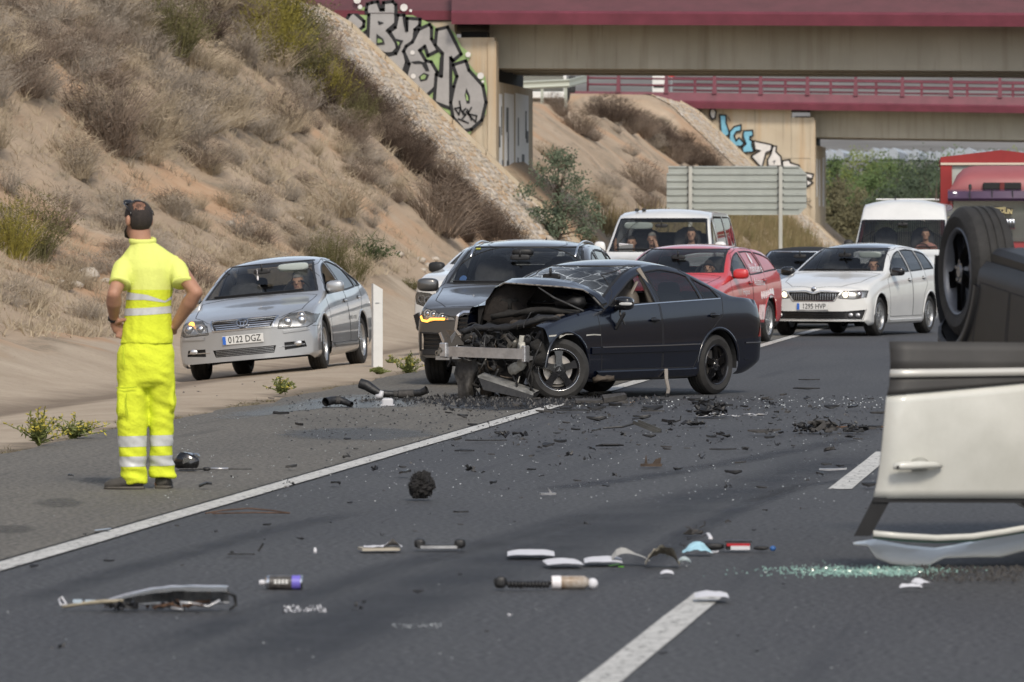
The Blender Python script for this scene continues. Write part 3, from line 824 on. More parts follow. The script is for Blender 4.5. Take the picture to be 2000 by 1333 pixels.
def make_q3():
 sp = dict(Q3); pos = G(850, 750)
 root, B = build_car('parked_car', 'grey sport utility vehicle with lit amber indicator, right behind the wrecked car', sp, pos, 7.5, ref=(sp['wf'], sp['W'] / 2 - .1))
 ribbon_part(B, root, 'grille_frame', M_CHROME, [[(-.29, .395), (.29, .395), (.475, .60), (.455, .75), (.39, .79), (-.39, .79), (-.455, .75), (-.475, .60)]], w=.035, off=.014, close=True)
 g = MB()
 for k in range(7): z = .45 + k * .046; y = .31 + min(k, 4) * .035; B.ribbon(g, [(-y, z), (y, z)], 'front', w=.016, off=-.008, step=.06)
 g.build('grille_slat', M_GLOSSBLK, root)
 g = MB()
 for y in (-.3, -.15, 0, .15, .3): B.ribbon(g, [(y, .43), (y, .765)], 'front', w=.012, off=.002, step=.06)
 g.build('grille_bar', M_CHROME, root)
 rg = MB()
 for k in range(4): B.ribbon(rg, ell(-.105 + k * .07, .70, .044, .044), 'front', w=.011, off=.026, close=True, step=.02, depth=-.012)
 rg.build('emblem', M_CHROME, root)
 for sg in (-1, 1):
  if sg > 0: ribbon_part(B, root, 'indicator_strip', M_AMBER, [[(sg * .885, .74), (sg * .86, .70), (sg * .80, .69), (sg * .765, .715), (sg * .60, .715)]], w=.026, off=.006)
  ribbon_part(B, root, 'intake_blade', M_CHROME, [[(sg * .58, .395), (sg * .655, .57)]], w=.03, off=.012)
  ribbon_part(B, root, 'intake_rim', M_BLACK, [[(sg * .60, .38), (sg * .88, .38), (sg * .88, .57), (sg * .66, .56)]], w=.02, off=.01, close=True)
  for k in range(3): ribbon_part(B, root, 'intake_bar', M_GLOSSBLK, [[(sg * .63, .43 + k * .04), (sg * .85, .43 + k * .04)]], w=.012, off=-.01)
  pts = []
  for k in range(13):
   t = k / 12; l = 1.95 + 1.95 * t; h, n = B.hit('top', l, sg * .56)
   pts.append(h + Vector((0, sg * .02, .028 * math.sin(math.pi * min(1, t * 8, (1 - t) * 8) / 2) - .004)))
  MB().tube(pts, .012, 8).build('roof_rail', M_CHROME, root, True)
 ribbon_part(B, root, 'skid_plate', M_ALLOY, [[(-.7, .30), (.7, .30)]], w=.05, off=.01)
 ribbon_part(B, root, 'lower_lip', M_BLACK, [[(-.85, .36), (.85, .36)]], w=.06, off=.012)
 o = MB(); sup(o, (1.95, 0, 1.43), (.09, .12, .04), .5); o.build('camera_pod', M_BLACK, root, True)
 h, n = B.hit('front', .62, 1.235); B.patch('round_sticker', ell(.60, 1.135, .042, .036, 12), 'front', lambda c: c[0] > 1.1 and c[0] < 2.5, mat('sticker_blue', (.03, .07, .16), .6), root, .002)
 B.patch('yellow_sticker', [(.50, 1.455), (.56, 1.455), (.56, 1.47), (.50, 1.47)], 'front', lambda c: c[0] > 1.1 and c[0] < 2.5, mat('yellow_print', (.4, .4, .04)), root, .002)
 a = MB().tube([(3.9, 0, 1.48), (4.05, 0, 1.58)], [.02, .006], 6); a.build('aerial', M_BLACK, root)
 return root
SUVW = auto(dict(L=4.35, W=1.82, H=1.54, wf=.88, wr=3.5, r=.34, rr=.22, tw=.22, paint=P_WHITE, tumble=.4, bow=(.24, .14), lip=.07, lip_mat=M_BLACK, lipoff=.014,
top=[(0, .85), (.05, .96), (.2, 1.03), (.7, 1.1), (1.1, 1.14), (1.25, 1.19), (1.65, 1.38), (1.95, 1.47), (2.3, 1.52), (2.8, 1.54), (3.7, 1.50), (4.0, 1.4), (4.25, 1.15), (4.35, 1.0)],
belt=[(0, .78), (.12, .9), (.5, 1.0), (1.1, 1.05), (3.0, 1.1), (4.35, 1.1)], bot=[(0, .32), (.2, .26), (.6, .24), (4.0, .26), (4.35, .4)],
wins=[(1.6, 2.5, 1.65, 2.45), (2.6, 3.6, 2.55, 3.5)], wz=(1.20, 1.46), wl=(1.1, 2.4), rz=(1.15, 1.4), rl=(3.8, 4.3), cowl=1.25, dash_z=1.12,
doors=[('door', [(1.4, .36), (1.4, 1.05), (2.1, 1.5), (2.5, 1.54), (2.55, .36)])], handles=[(2.4, .98)],
head=[(-.52, .66), (-.52, .76), (-.62, .80), (-.84, .82), (-.88, .76), (-.84, .66), (-.7, .62)], lamps=[(-.65, .71, .045, 'dark'), (-.76, .73, .04, 'dark')], lamp_bowl=M_GLOSSBLK,
intakes={'grille': [(-.5, .80), (.5, .80), (.5, .86), (-.5, .86)], 'lower': [(-.6, .36), (.6, .36), (.6, .56), (-.6, .56)]},
mirror=(1.58, 1.12), mirror_mat=M_BLACK, seat_l=2.0, seat_z=.5, rvm_l=1.7, rvm_z=1.42, spokes=5, cladding=.34))
def make_suv_white():
 sp = SUVW; pos = W((807 - 1000) / F * 78, 78)
 root, B = build_car('parked_car', 'white crossover car with slim daylight strip, mostly hidden behind the grey one', sp, pos, 17, ref=(.25, .91))
 for sg in (-1, 1): ribbon_part(B, root, 'daylight_strip', M_DRL, [[(sg * .50, .86), (sg * .60, .865), (sg * .74, .905)]], w=.026, off=.008)
 for sg in (-1, 1): ribbon_part(B, root, 'fog_surround', M_BLACK, [[(sg * .78, .34), (sg * .84, .52)]], w=.13, off=.02)
 return root
SKODA = auto(dict(L=4.30, W=1.71, H=1.46, wf=.86, wr=3.46, r=.31, rr=.215, tw=.21, paint=P_WHITE, tumble=.5, bow=(.30, .14), roof_paint=P_ROOF,
roof_poly=[(1.92, -.50), (3.9, -.50), (3.9, .50), (1.92, .50)],
top=[(0, .66), (.04, .74), (.2, .81), (.6, .90), (1.0, .965), (1.2, 1.01), (1.65, 1.25), (2.0, 1.385), (2.35, 1.44), (2.8, 1.46), (3.4, 1.43), (3.8, 1.36), (4.0, 1.25), (4.2, 1.02), (4.3, .9)],
belt=[(0, .56), (.15, .68), (.5, .79), (1.1, .89), (1.5, .925), (3.0, .98), (4.3, 1.02)],
bot=[(0, .24), (.25, .17), (.6, .17), (3.9, .19), (4.3, .34)],
wins=[(1.5, 2.45, 1.55, 2.42), (2.55, 3.18, 2.5, 3.12), (3.24, 3.75, 3.2, 3.62)], wz=(1.02, 1.375), wl=(1.1, 2.3), rz=(1.12, 1.32), rl=(3.8, 4.3), cowl=1.2, dash_z=.98,
doors=[('door', [(1.34, .3), (1.28, .88), (1.55, 1.0), (2.0, 1.32), (2.48, 1.39), (2.5, .96), (2.5, .3)]), ('door', [(2.52, .3), (2.52, .96), (2.5, 1.39), (3.16, 1.37), (3.24, .97), (3.3, .8), (3.1, .62), (3.02, .3)])],
handles=[(2.36, .87), (3.12, .90)], hood=[(.18, -.40), (.06, 0), (.18, .40), (.5, .62), (1.22, .71), (1.18, 0), (1.22, -.71), (.5, -.62)], hood_z=.66,
head=[(-.40, .60), (-.47, .70), (-.70, .72), (-.80, .715), (-.79, .61), (-.62, .585)],
lamps=[(-.50, .655, .05, 'lit'), (-.68, .655, .05, 'white')], lamp_bowl=M_REFL,
intakes={'grille': [(-.33, .56), (.33, .56), (.43, .69), (.12, .70), (0, .665), (-.12, .70), (-.43, .69)], 'lower': [(-.74, .27), (.74, .27), (.79, .42), (.5, .395), (-.5, .395), (-.79, .42)]},
mirror=(1.52, .98), mirror_mat=M_GLOSSBLK, msize=(.07, .11, .07), plate=('1295 HVP', .47, 0), seat_l=1.95, seat_z=.34, rvm_l=1.6, rvm_z=1.27, wipers=[((.05, 1.03), (-.5, 1.04)), ((.6, 1.03), (.05, 1.04))], spokes=5, style='twin'))
def make_skoda():
 sp = SKODA; pos = G(1713, 656.5)
 root, B = build_car('parked_car', 'white hatchback car with black roof and lit headlight beyond the wreck', sp, pos, 21.5, ref=(sp['wf'], -sp['W'] / 2 + .08))
 g = MB()
 for k in range(19):
  y = -.36 + k * .04; B.ribbon(g, [(y, .575), (y, .675 if abs(y) > .1 else .655)], 'front', w=.010, off=-.008, step=.05)
 g.build('grille_slat', M_ALLOY, root)
 ribbon_part(B, root, 'grille_frame', M_CHROME, [[(-.34, .555), (.34, .555), (.45, .70), (.12, .715), (0, .68), (-.12, .715), (-.45, .70)]], w=.014, off=.010, close=True)
 o = MB().sphere(B.hit('front', 0, .735)[0], (.012, .045, .045), 14, 8).build('badge', M_CHROME, root, True)
 lg = MB(); B.ribbon(lg, ell(0, .735, .026, .026, 12), 'front', w=.02, off=.02, close=True, step=.02, depth=-.012); lg.build('emblem', M_INK, o)
 g = MB()
 for k in range(3): B.ribbon(g, [(-.5, .30 + k * .03), (.5, .30 + k * .03)], 'front', w=.01, off=-.012, step=.06)
 g.build('intake_bar', M_GLOSSBLK, root)
 ribbon_part(B, root, 'intake_rim', M_CHROME, [[(-.75, .262), (.75, .262), (.80, .43)], [(-.75, .262), (-.80, .43)]], w=.010, off=.006)
 for sg in (-1, 1):
  for y in (.58, .68): h, n = B.hit('front', sg * y, .335); MB().sphere(h + Vector((.006, 0, 0)), (.02, .042, .035), 12, 8).build('fog_lamp', M_REFL, root, True)
  sm = MB(); B.ribbon(sm, [(1.3, .235), (3.0, .235)], 'side', sg, w=.05, off=.014); sm.build('sill_moulding', P_WHITE, root)
 t = MB(); sup(t, (1.92, -.32, 1.27), (.03, .19, .05), .5); t.build('sun_visor', mat('visor_cloth', (.36, .4, .38), .9), root, True)
 return root
WAGON = auto(dict(L=4.58, W=1.80, H=1.46, wf=.9, wr=3.63, r=.32, rr=.22, tw=.215, paint=P_RED, tumble=.47, bow=(.28, .16),
top=[(0, .62), (.05, .72), (.25, .82), (.7, .92), (1.05, .98), (1.2, 1.03), (1.65, 1.26), (2.0, 1.39), (2.4, 1.45), (2.9, 1.46), (3.6, 1.43), (4.1, 1.35), (4.3, 1.24), (4.5, 1.0), (4.58, .88)],
belt=[(0, .56), (.15, .68), (.5, .8), (1.1, .9), (1.5, .93), (3.0, .98), (4.2, 1.03), (4.58, 1.0)], bot=[(0, .26), (.25, .19), (.6, .18), (4.1, .2), (4.58, .36)],
wins=[(1.55, 2.5, 1.6, 2.42), (2.6, 3.35, 2.52, 3.22), (3.43, 4.15, 3.32, 4.0)], wz=(1.05, 1.39), wl=(1.1, 2.35), rz=(1.12, 1.32), rl=(4.1, 4.58), cowl=1.2, dash_z=1.0,
doors=[('door', [(1.4, .32), (1.34, .92), (1.6, 1.02), (2.05, 1.32), (2.5, 1.4), (2.56, .97), (2.56, .32)]), ('door', [(2.58, .32), (2.58, .97), (2.52, 1.4), (3.28, 1.38), (3.4, .97), (3.42, .82), (3.2, .64), (3.12, .32)])],
handles=[(2.42, .89), (3.28, .92)], hood=[(.2, -.42), (.08, 0), (.2, .42), (.5, .64), (1.24, .74), (1.18, 0), (1.24, -.74), (.5, -.64)], hood_z=.7,
win_mats={0: M_GLASS, 1: mat('red_window_film', (.42, .05, .05), .3, coat=.6), 2: mat('red_window_film', (.42, .05, .05))}, cladding=.30,
head=[(-.46, .6), (-.5, .7), (-.75, .76), (-.84, .74), (-.82, .64), (-.6, .59)], lamps=[(-.6, .66, .045, 'white')],
intakes={'grille': [(-.36, .5), (.36, .5), (.4, .62), (-.4, .62)]}, mirror=(1.58, 1.0), mirror_mat=P_RED, seat_l=2.0, seat_z=.34, rvm_l=1.62, rvm_z=1.27, spokes=7, style='twin'))
def make_wagon():
 sp = WAGON; pos = G(1496, 668)
 root, B = build_car('parked_car', 'red estate car with white lettering and round icons, behind the wreck', sp, pos, 16.5, ref=(sp['wr'], -sp['W'] / 2 + .08))
 B.lettering('window_lettering', 'HomeServe', .17, 3.02, 1.10, 'side', -1, M_WHITEP, root, .85, .001, off=.004)
 B.lettering('side_lettering', 'Asistencia', .16, 3.0, .90, 'side', -1, M_WHITEP, root, .95, .001, off=.004)
 B.lettering('door_lettering', 'Hogares', .12, 2.15, .76, 'side', -1, M_WHITEP, root, .95, off=.004)
 f = MB()
 for k, (l, z) in enumerate([(0, 0), (.03, .05), (.01, .10), (-.04, .12), (-.03, .05)]): pass
 B.patch('flame_print', [(2.9, 1.18), (2.97, 1.17), (3.0, 1.22), (2.97, 1.30), (2.93, 1.34), (2.9, 1.28)], 'side', lambda c: c[1] < 0 and abs(c[4]) > .2, M_WHITEP, root, .003)
 for k in range(6):
  l = 3.08 + k * .13 - (.0 if k < 4 else -.01); z = .70 + k * .006
  q = MB(); B.ribbon(q, ell(l, z, .045, .05, 14), 'side', -1, w=.018 if k < 4 else .05, off=.004, close=True, step=.02)
  B.ribbon(q, [(l - .01, z - .025), (l + .005, z + .03)], 'side', -1, w=.02, off=.004, step=.02); q.build('round_icon', M_WHITEP, root)
 for k in range(5):
  l = 2.93 + k * .075; q = MB(); B.ribbon(q, [(l, .34), (l + .02, .56)], 'side', -1, w=.034, off=.004, step=.05); q.build('stripe', M_WHITEP, root)
 for sg in (-1, 1):
  q = MB(); B.ribbon(q, [(1.95, sg * .60), (2.4, sg * .57), (4.0, sg * .56)], 'top', w=.018, off=.003); q.build('roof_gutter', M_BLACK, root)
 return root
CABRIO = auto(dict(L=4.57, W=1.78, H=1.38, wf=.9, wr=3.55, r=.32, rr=.215, paint=P_DKBLUE, tumble=.5, bow=(.22, .14), roof_paint=mat('black_fabric_roof', (.012, .012, .013), .9, bump=.3),
roof_poly=[(1.98, -.66), (3.9, -.66), (3.9, .66), (1.98, .66)],
top=[(0, .60), (.05, .68), (.25, .75), (.7, .84), (1.2, .93), (1.4, .97), (1.8, 1.18), (2.1, 1.32), (2.4, 1.37), (2.8, 1.38), (3.2, 1.31), (3.6, 1.12), (3.9, 1.0), (4.5, .95), (4.57, .85)],
belt=[(0, .52), (.15, .62), (.5, .74), (1.1, .84), (1.5, .87), (3.5, .92), (4.57, .88)], bot=[(0, .24), (.25, .18), (4.1, .2), (4.57, .34)],
wins=[(1.65, 2.7, 1.7, 2.6), (2.8, 3.3, 2.7, 3.1)], wz=(.99, 1.30), wl=(1.3, 2.4), cowl=1.4, dash_z=.95, trim=M_CHROME,
doors=[('door', [(1.5, .3), (1.45, .85), (2.75, .9), (2.8, .3)])], handles=[(2.6, .8)],
head=[(-.46, .58), (-.48, .68), (-.74, .71), (-.82, .68), (-.8, .58)], lamps=[(-.58, .63, .045, 'white'), (-.71, .63, .045, 'white')],
intakes={'grille': [(-.36, .40), (.36, .40), (.40, .64), (-.40, .64)]}, mirror=(1.62, .95), seat_l=2.1, seat_z=.3, rvm_l=1.75, rvm_z=1.22))
def make_cabrio():
 sp = CABRIO; pos = W((1530 - 1000) / F * 95, 95)
 root, B = build_car('parked_car', 'dark blue convertible with black soft top, between the red estate and white hatchback', sp, pos, 12, ref=(0, 0))
 rg = MB()
 for k in range(4): B.ribbon(rg, ell(-.135 + k * .09, .54, .056, .056), 'front', w=.016, off=.02, close=True, step=.02, depth=-.005)
 rg.build('emblem', M_CHROME, root)
 ribbon_part(B, root, 'grille_frame', M_CHROME, [[(-.37, .39), (.37, .39), (.41, .65), (-.41, .65)]], w=.014, off=.01, close=True)
 return root
VAN = auto(dict(L=4.9, W=1.92, H=2.03, wf=.95, wr=3.95, r=.34, rr=.21, paint=P_WHITE, tumble=.20, bow=(.2, .06), lag=.1, crown=.06, wbelt=.97, cat='van', trim=M_GLOSSBLK,
top=[(0, .95), (.05, 1.05), (.3, 1.12), (.75, 1.2), (.95, 1.28), (1.3, 1.6), (1.58, 1.85), (1.85, 1.975), (2.3, 2.03), (4.4, 2.02), (4.8, 1.95), (4.88, 1.5), (4.9, 1.2)],
belt=[(0, .85), (.15, 1.0), (.6, 1.14), (1.1, 1.2), (4.9, 1.2)], bot=[(0, .3), (.25, .22), (4.5, .24), (4.9, .36)],
wins=[(1.28, 2.0, 1.3, 1.95), (2.2, 3.4, 2.2, 3.4), (3.52, 4.65, 3.52, 4.6)], wz=(1.30, 1.86), wl=(.85, 1.95), rz=(1.3, 1.8), rl=(4.6, 5), cowl=.95, dash_z=1.24, pillar=.05, seal=.02,
win_mats={0: M_GLASS, 1: M_GLASS_D, 2: M_GLASS_D},
doors=[('door', [(1.1, .36), (1.1, 1.3), (1.6, 1.84), (2.06, 1.87), (2.1, .36)]), ('door', [(2.13, .36), (2.13, 1.87), (3.45, 1.87), (3.45, .36)])], handles=[(1.98, 1.08), (2.25, 1.08)],
head=[(-.5, .84), (-.52, .98), (-.8, 1.05), (-.88, 1.02), (-.86, .86)], lamps=[(-.65, .93, .05, 'white')], intakes={'grille': [(-.42, .86), (.42, .86), (.44, .96), (-.44, .96)]},
mirror=(1.3, 1.3), mirror_mat=P_WHITE, msize=(.06, .1, .14), seat_l=1.75, seat_z=.85, rvm_l=1.45, rvm_z=1.74, head_z=1.62, wipers=[((.05, 1.33), (-.7, 1.34)), ((.75, 1.33), (.1, 1.34))]))
def make_van():
 sp = VAN; pos = W((1270 - 1000) / F * 96, 96)
 root, B = build_car('parked_van', 'white passenger van with a woman driver, behind the red estate', sp, pos, 9, ref=(0, 0))
 q = MB(); P_ = []
 for k in range(13): P_.append((3.62 + k * .075, 1.42 + .12 * math.sin(k * 1.1) + .02 * k))
 B.ribbon(q, P_, 'side', -1, w=.02, off=.006); P_ = [(a, b - .09) for a, b in P_]; B.ribbon(q, P_, 'side', -1, w=.012, off=.006)
 q.build('window_red_line', mat('dark_red_line', (.2, .02, .03)), root)  # two wavy dark red lines over the rear side window
 q = MB()
 for x, y in ((2.0, .50), (2.02, .38)): sup(q, (x, y, 2.01), (.05, .035, .03), .7)
 q.build('roof_rack_foot', M_BLACK, root, True)
 t = MB(); sup(t, (1.62, .42, 1.74), (.03, .25, .06), .5); t.build('sun_visor', mat('visor_cloth', (.36, .4, .38), .9), root, True)
 t = MB(); t.box((1.2, .58, 1.36), (.02, .24, .15), rot=(.1, -.5, 0)); t.build('paper_sheet', M_WHITEP, root)
 return root
TRANSIT = auto(dict(L=5.5, W=1.98, H=2.28, wf=.9, wr=4.4, r=.35, rr=.21, paint=P_WHITE, tumble=.14, bow=(.14, .05), lag=.06, crown=.10, wbelt=.97, cat='minibus', trim=M_GLOSSBLK,
top=[(0, .85), (.05, 1.0), (.3, 1.12), (.6, 1.2), (.75, 1.28), (1.0, 1.5), (1.3, 1.78), (1.5, 1.92), (1.68, 2.1), (1.85, 2.22), (2.2, 2.28), (5.0, 2.28), (5.4, 2.24), (5.5, 1.8)],
belt=[(0, .8), (.15, .95), (.5, 1.12), (1.0, 1.18), (5.5, 1.2)], bot=[(0, .3), (.25, .24), (5, .26), (5.5, .36)], wins=[(1.1, 1.9, 1.15, 1.85), (2.1, 3.3, 2.1, 3.3), (3.4, 4.9, 3.4, 4.9)], wt_off=.38,
wz=(1.28, 1.86), wl=(.7, 1.62), rz=(1.3, 1.85), rl=(5.2, 5.6), cowl=.78, dash_z=1.22, pillar=.03,
doors=[('door', [(.95, .36), (.95, 1.2), (1.3, 1.8), (1.98, 1.85), (2.0, .36)])], handles=[(1.9, 1.08)],
head=[(-.56, .78), (-.58, .95), (-.85, 1.0), (-.9, .8)], lamps=[(-.7, .88, .05, 'white')], intakes={'grille': [(-.45, .75), (.45, .75), (.45, .92), (-.45, .92)]},
mirror=(1.1, 1.3), mirror_mat=M_BLACK, msize=(.06, .1, .14), seat_l=1.6, seat_z=.85, rvm_l=1.25, rvm_z=1.78, head_z=1.62, wipers=[((.05, 1.31), (-.7, 1.32)), ((.75, 1.31), (.1, 1.32))]))
def make_transit():
 sp = TRANSIT; pos = W((1756 - 1000) / F * 113, 113)
 root, B = build_car('parked_minibus', 'white high-roof minibus with striped curtains behind the windscreen', sp, pos, 7, ref=(0, 0))
 q = MB()
 for k in range(44):
  y = -.84 + k * .039; q.box((2.15 + .02 * (k % 2), y, 1.5), (.012, .022, .7))
 q.build('curtain', mat('curtain_cloth', (.55, .50, .38), .9), root)
 h, n = B.hit('top', 2.2, 0); MB().tube([(2.3, .2, 2.26), (2.3, .2, 2.36)], .012, 6).build('aerial', M_BLACK, root)
 q = MB()
 for k in range(3): q.box((2.6 + k * .8, 0, 2.285), (.5, 1.2, .03), ch=.01)
 q.build('roof_rib', P_WHITE, root)
 return root
# ---------------------------------------------------------------- ground and terrain
K = HC / 1.62
PA = [(0, 0), (8.25, 0), (9.5, -.02), (10.4, -.09), (11.7, -.23), (12.5, -.14), (14, .24), (15.5, .62), (17, 1.15), (24, 6.3), (27, 8.4), (31, 9.2), (80, 10)]
PB = [(0, 0), (8.25, 0), (9.5, -.01), (10.5, -.08), (11.6, -.16), (12.4, .05), (13, .3), (15.75, 2.94), (19.6, 6.6), (20.4, 7.0), (26, 7.1), (80, 7.3)]
PM = [(0, 0), (8.25, 0), (10.5, -.06), (12.4, .0), (13.2, .4), (15.5, 2.6), (19.3, 5.5), (21, 5.6), (80, 5.6)]
PC = [(0, 0), (9, 0), (12, .2), (20, 1.2), (40, 2.0), (80, 3)]
def hgt(x, y, nz=True):
 d = -x / K; v = y / K
 if d < 0: return -.03
 a = interp(PA, d); b = interp(PB, d)
 z = a + (b - a) * sstep(78, 122, v)
 if v > 142: z = b + (interp(PM, d) - b) * sstep(142, 148, v)
 if v > 224: z = interp(PM, d) + (b - interp(PM, d)) * sstep(221, 227, v)
 if v > 249: z = b + (interp(PC, d) - b) * sstep(249, 262, v)
 z *= K
 if nz and d > 8.8:
  k = sstep(12.5, 15, d); pav = sstep(121.5, 123, v) * (1 - sstep(137, 142, v)) + sstep(225, 227, v) * (1 - sstep(240, 246, v))
  k2 = k * (1 - min(1, pav))
  z += (.30 * noise.noise(Vector((x * .35, y * .12, 3))) + .14 * noise.noise(Vector((x * 1.1, y * .5, 7))) + .05 * noise.noise(Vector((x * 3, y * 2, 9)))) * k2
  z += .02 * noise.noise(Vector((x * .9, y * .5, 1))) * (1 - k)
 if d < 9.2: z -= .03 * (1 - sstep(8.5, 9.2, d))
 return z
def cast(px, py, Z0=30, Z1=260):
 """first point where the line of sight through a pixel meets the terrain"""
 Zp = Z0; step = .5; Z = Z0
 while Z < Z1:
  p = At(px, py, Z)
  if p.z <= hgt(p.x, p.y):
   a, b = Zp, Z
   for _ in range(12):
    m = (a + b) / 2; q = At(px, py, m)
    if q.z <= hgt(q.x, q.y): b = m
    else: a = m
   q = At(px, py, b); q.z = hgt(q.x, q.y); return q
  Zp = Z; Z += step
 return None
def terrain_mat():
 m = bpy.data.materials.new('dry_earth'); m.use_nodes = True; n = m.node_tree.nodes; l = m.node_tree.links; b = n['Principled BSDF']
 b.inputs['Roughness'].default_value = .95; b.inputs['Specular IOR Level'].default_value = .15
 g = n.new('ShaderNodeNewGeometry'); sx = n.new('ShaderNodeSeparateXYZ'); l.new(g.outputs['Position'], sx.inputs[0])
 def nz(sc, det=5, rough=.6, vec=None, st=None):
  t = n.new('ShaderNodeTexNoise'); t.inputs['Scale'].default_value = sc; t.inputs['Detail'].default_value = det; t.inputs['Roughness'].default_value = rough
  if st:
   mp = n.new('ShaderNodeMapping'); mp.inputs['Scale'].default_value = st; l.new(g.outputs['Position'], mp.inputs[0]); l.new(mp.outputs[0], t.inputs[0])
  else: l.new(g.outputs['Position'], t.inputs[0])
  return t.outputs[0]
 def ramp(src, p0, p1, c0, c1):
  r = n.new('ShaderNodeValToRGB'); r.color_ramp.elements[0].position = p0; r.color_ramp.elements[1].position = p1
  r.color_ramp.elements[0].color = (*c0, 1); r.color_ramp.elements[1].color = (*c1, 1); l.new(src, r.inputs[0]); return r.outputs[0]
 def mix(f, a, b_, mode='MIX'):
  x = n.new('ShaderNodeMix'); x.data_type = 'RGBA'; x.blend_type = mode
  if isinstance(f, float): x.inputs[0].default_value = f
  else: l.new(f, x.inputs[0])
  l.new(a, x.inputs[6]); l.new(b_, x.inputs[7]); return x.outputs[2]
 def mr(src, a, b_, c=0., d=1.):
  x = n.new('ShaderNodeMapRange'); x.inputs[1].default_value = a; x.inputs[2].default_value = b_; x.inputs[3].default_value = c; x.inputs[4].default_value = d; l.new(src, x.inputs[0]); return x.outputs[0]
 sand = ramp(nz(.8), .3, .7, (.37, .30, .225), (.47, .39, .30))
 sand = mix(mr(nz(14, 3), .55, .7, 0, .35), sand, ramp(nz(3), .3, .7, (.2, .15, .11), (.28, .21, .15)))
 earth = ramp(nz(.5, 6, .65, st=(1, .35, 1)), .35, .68, (.33, .25, .175), (.475, .37, .27))
 earth = mix(mr(nz(.9, 6, .7, st=(1.3, .35, 1.3)), .5, .62), earth, ramp(nz(5), .3, .7, (.22, .175, .125), (.33, .27, .20)))
 earth = mix(mr(nz(.22, 3), .52, .62), earth, ramp(nz(2), .3, .7, (.42, .265, .16), (.48, .33, .215)))
 earth = mix(mr(nz(30, 2), .6, .7, 0, .5), earth, ramp(nz(4), .3, .7, (.42, .35, .27), (.5, .43, .34)))
 wob = n.new('ShaderNodeMath'); wob.operation = 'MULTIPLY_ADD'; l.new(nz(.4), wob.inputs[0]); wob.inputs[1].default_value = 2.6; l.new(sx.outputs[0], wob.inputs[2])
 f = mr(wob.outputs[0], -12.9 * K + .3, -12.5 * K + .3)
 col = mix(f, earth, sand)
 w2 = n.new('ShaderNodeMath'); w2.operation = 'MULTIPLY_ADD'; l.new(nz(.6), w2.inputs[0]); w2.inputs[1].default_value = 1.4; l.new(sx.outputs[0], w2.inputs[2])
 f2 = mr(w2.outputs[0], -11.7 * K + .2, -11.1 * K + .2); f3 = mr(w2.outputs[0], -10.6 * K + .8, -11.1 * K + .8)
 mm = n.new('ShaderNodeMath'); mm.operation = 'MULTIPLY'; l.new(f2, mm.inputs[0]); l.new(f3, mm.inputs[1])
 m5 = n.new('ShaderNodeMath'); m5.operation = 'MULTIPLY'; l.new(mm.outputs[0], m5.inputs[0]); m5.inputs[1].default_value = .7
 col = mix(m5.outputs[0], col, ramp(nz(6), .3, .7, (.12, .09, .065), (.2, .155, .115)))
 f4 = mr(w2.outputs[0], -8.9 * K + .7, -8.55 * K + .7, 0, .75)
 col = mix(f4, col, ramp(nz(9), .35, .65, (.10, .085, .06), (.19, .15, .11)))
 l.new(col, b.inputs[0])
 bp = n.new('ShaderNodeBump'); bp.inputs['Strength'].default_value = .6; bp.inputs['Distance'].default_value = .08
 l.new(nz(6, 8, .7), bp.inputs['Height']); l.new(bp.outputs[0], b.inputs['Normal'])
 return m
M_EARTH = terrain_mat()
def axis(*segs):
 o = []
 for a, b, s in segs:
  n = max(1, round((b - a) / s)); o += [a + (b - a) * i / n for i in range(n)]
 return o + [segs[-1][1]]
xs = axis((-110, -34, 5), (-34, -8.4, .27), (-8.4, 60, 8)); ys = axis((-240, -40, 8), (-40, 30, 5), (30, 165, .55), (165, 275, .9), (275, 420, 6))
vs = [(x, y, hgt(x, y)) for y in ys for x in xs]; nx = len(xs)
fs = [(j * nx + i, j * nx + i + 1, (j + 1) * nx + i + 1, (j + 1) * nx + i) for j in range(len(ys) - 1) for i in range(nx - 1)]
terrain = mesh_obj('ground', vs, fs, M_EARTH, None, True); tag(terrain, kind='structure')
# unseen bank added right of the carriageways, its height set to darken car reflections
PR = [(12, -.05), (15, -.1), (17, .2), (26, 6.4), (45, 8)]
M_BANK = mat('added_scrub_bank', (.10, .085, .06), .95, vs=.5, col2=(.22, .17, .12), spec=.1)
rx = axis((12.5, 46, 1.4)); ry = axis((-260, 120, 5)); vs = [(x, y, interp(PR, x) + (.5 * noise.noise(Vector((x * .3, y * .2, 5))) if x > 16 else 0)) for y in ry for x in rx]; nx = len(rx)
tag(mesh_obj('bank', vs, [(j * nx + i, j * nx + i + 1, (j + 1) * nx + i + 1, (j + 1) * nx + i) for j in range(len(ry) - 1) for i in range(nx - 1)], M_BANK, None, True), kind='structure')
# distant plain and hills
def far_h(x, y):
 r = math.hypot(x, y); z = -.5
 z += max(0, y - 330) * .0145
 z += sstep(2200, 5600, y) * (190 + 60 * noise.noise(Vector((x / 1500, y / 1500, 2))) + 24 * noise.noise(Vector((x / 400, y / 400, 5)))) + 1.5 * noise.noise(Vector((x / 60, y / 60, 1))) * sstep(420, 900, y)
 return z
fx = axis((-2200, 1400, 45)); fy = axis((418, 1000, 20), (1000, 2500, 60), (2500, 7000, 110))
vs = [(x, y, far_h(x, y)) for y in fy for x in fx]; nx = len(fx)
fs = [(j * nx + i, j * nx + i + 1, (j + 1) * nx + i + 1, (j + 1) * nx + i) for j in range(len(fy) - 1) for i in range(nx - 1)]
M_FAR = mat('scrub_plain', (.13, .125, .115), .95, vs=.012, col2=(.24, .23, .22), spec=.1)
tag(mesh_obj('hills', vs, fs, M_FAR, None, True), kind='structure')
vs = []; fs = []
tag(MB().box((0, -60, -1.2), (9000, 1000, 1)).build('plain', M_FAR), kind='structure')
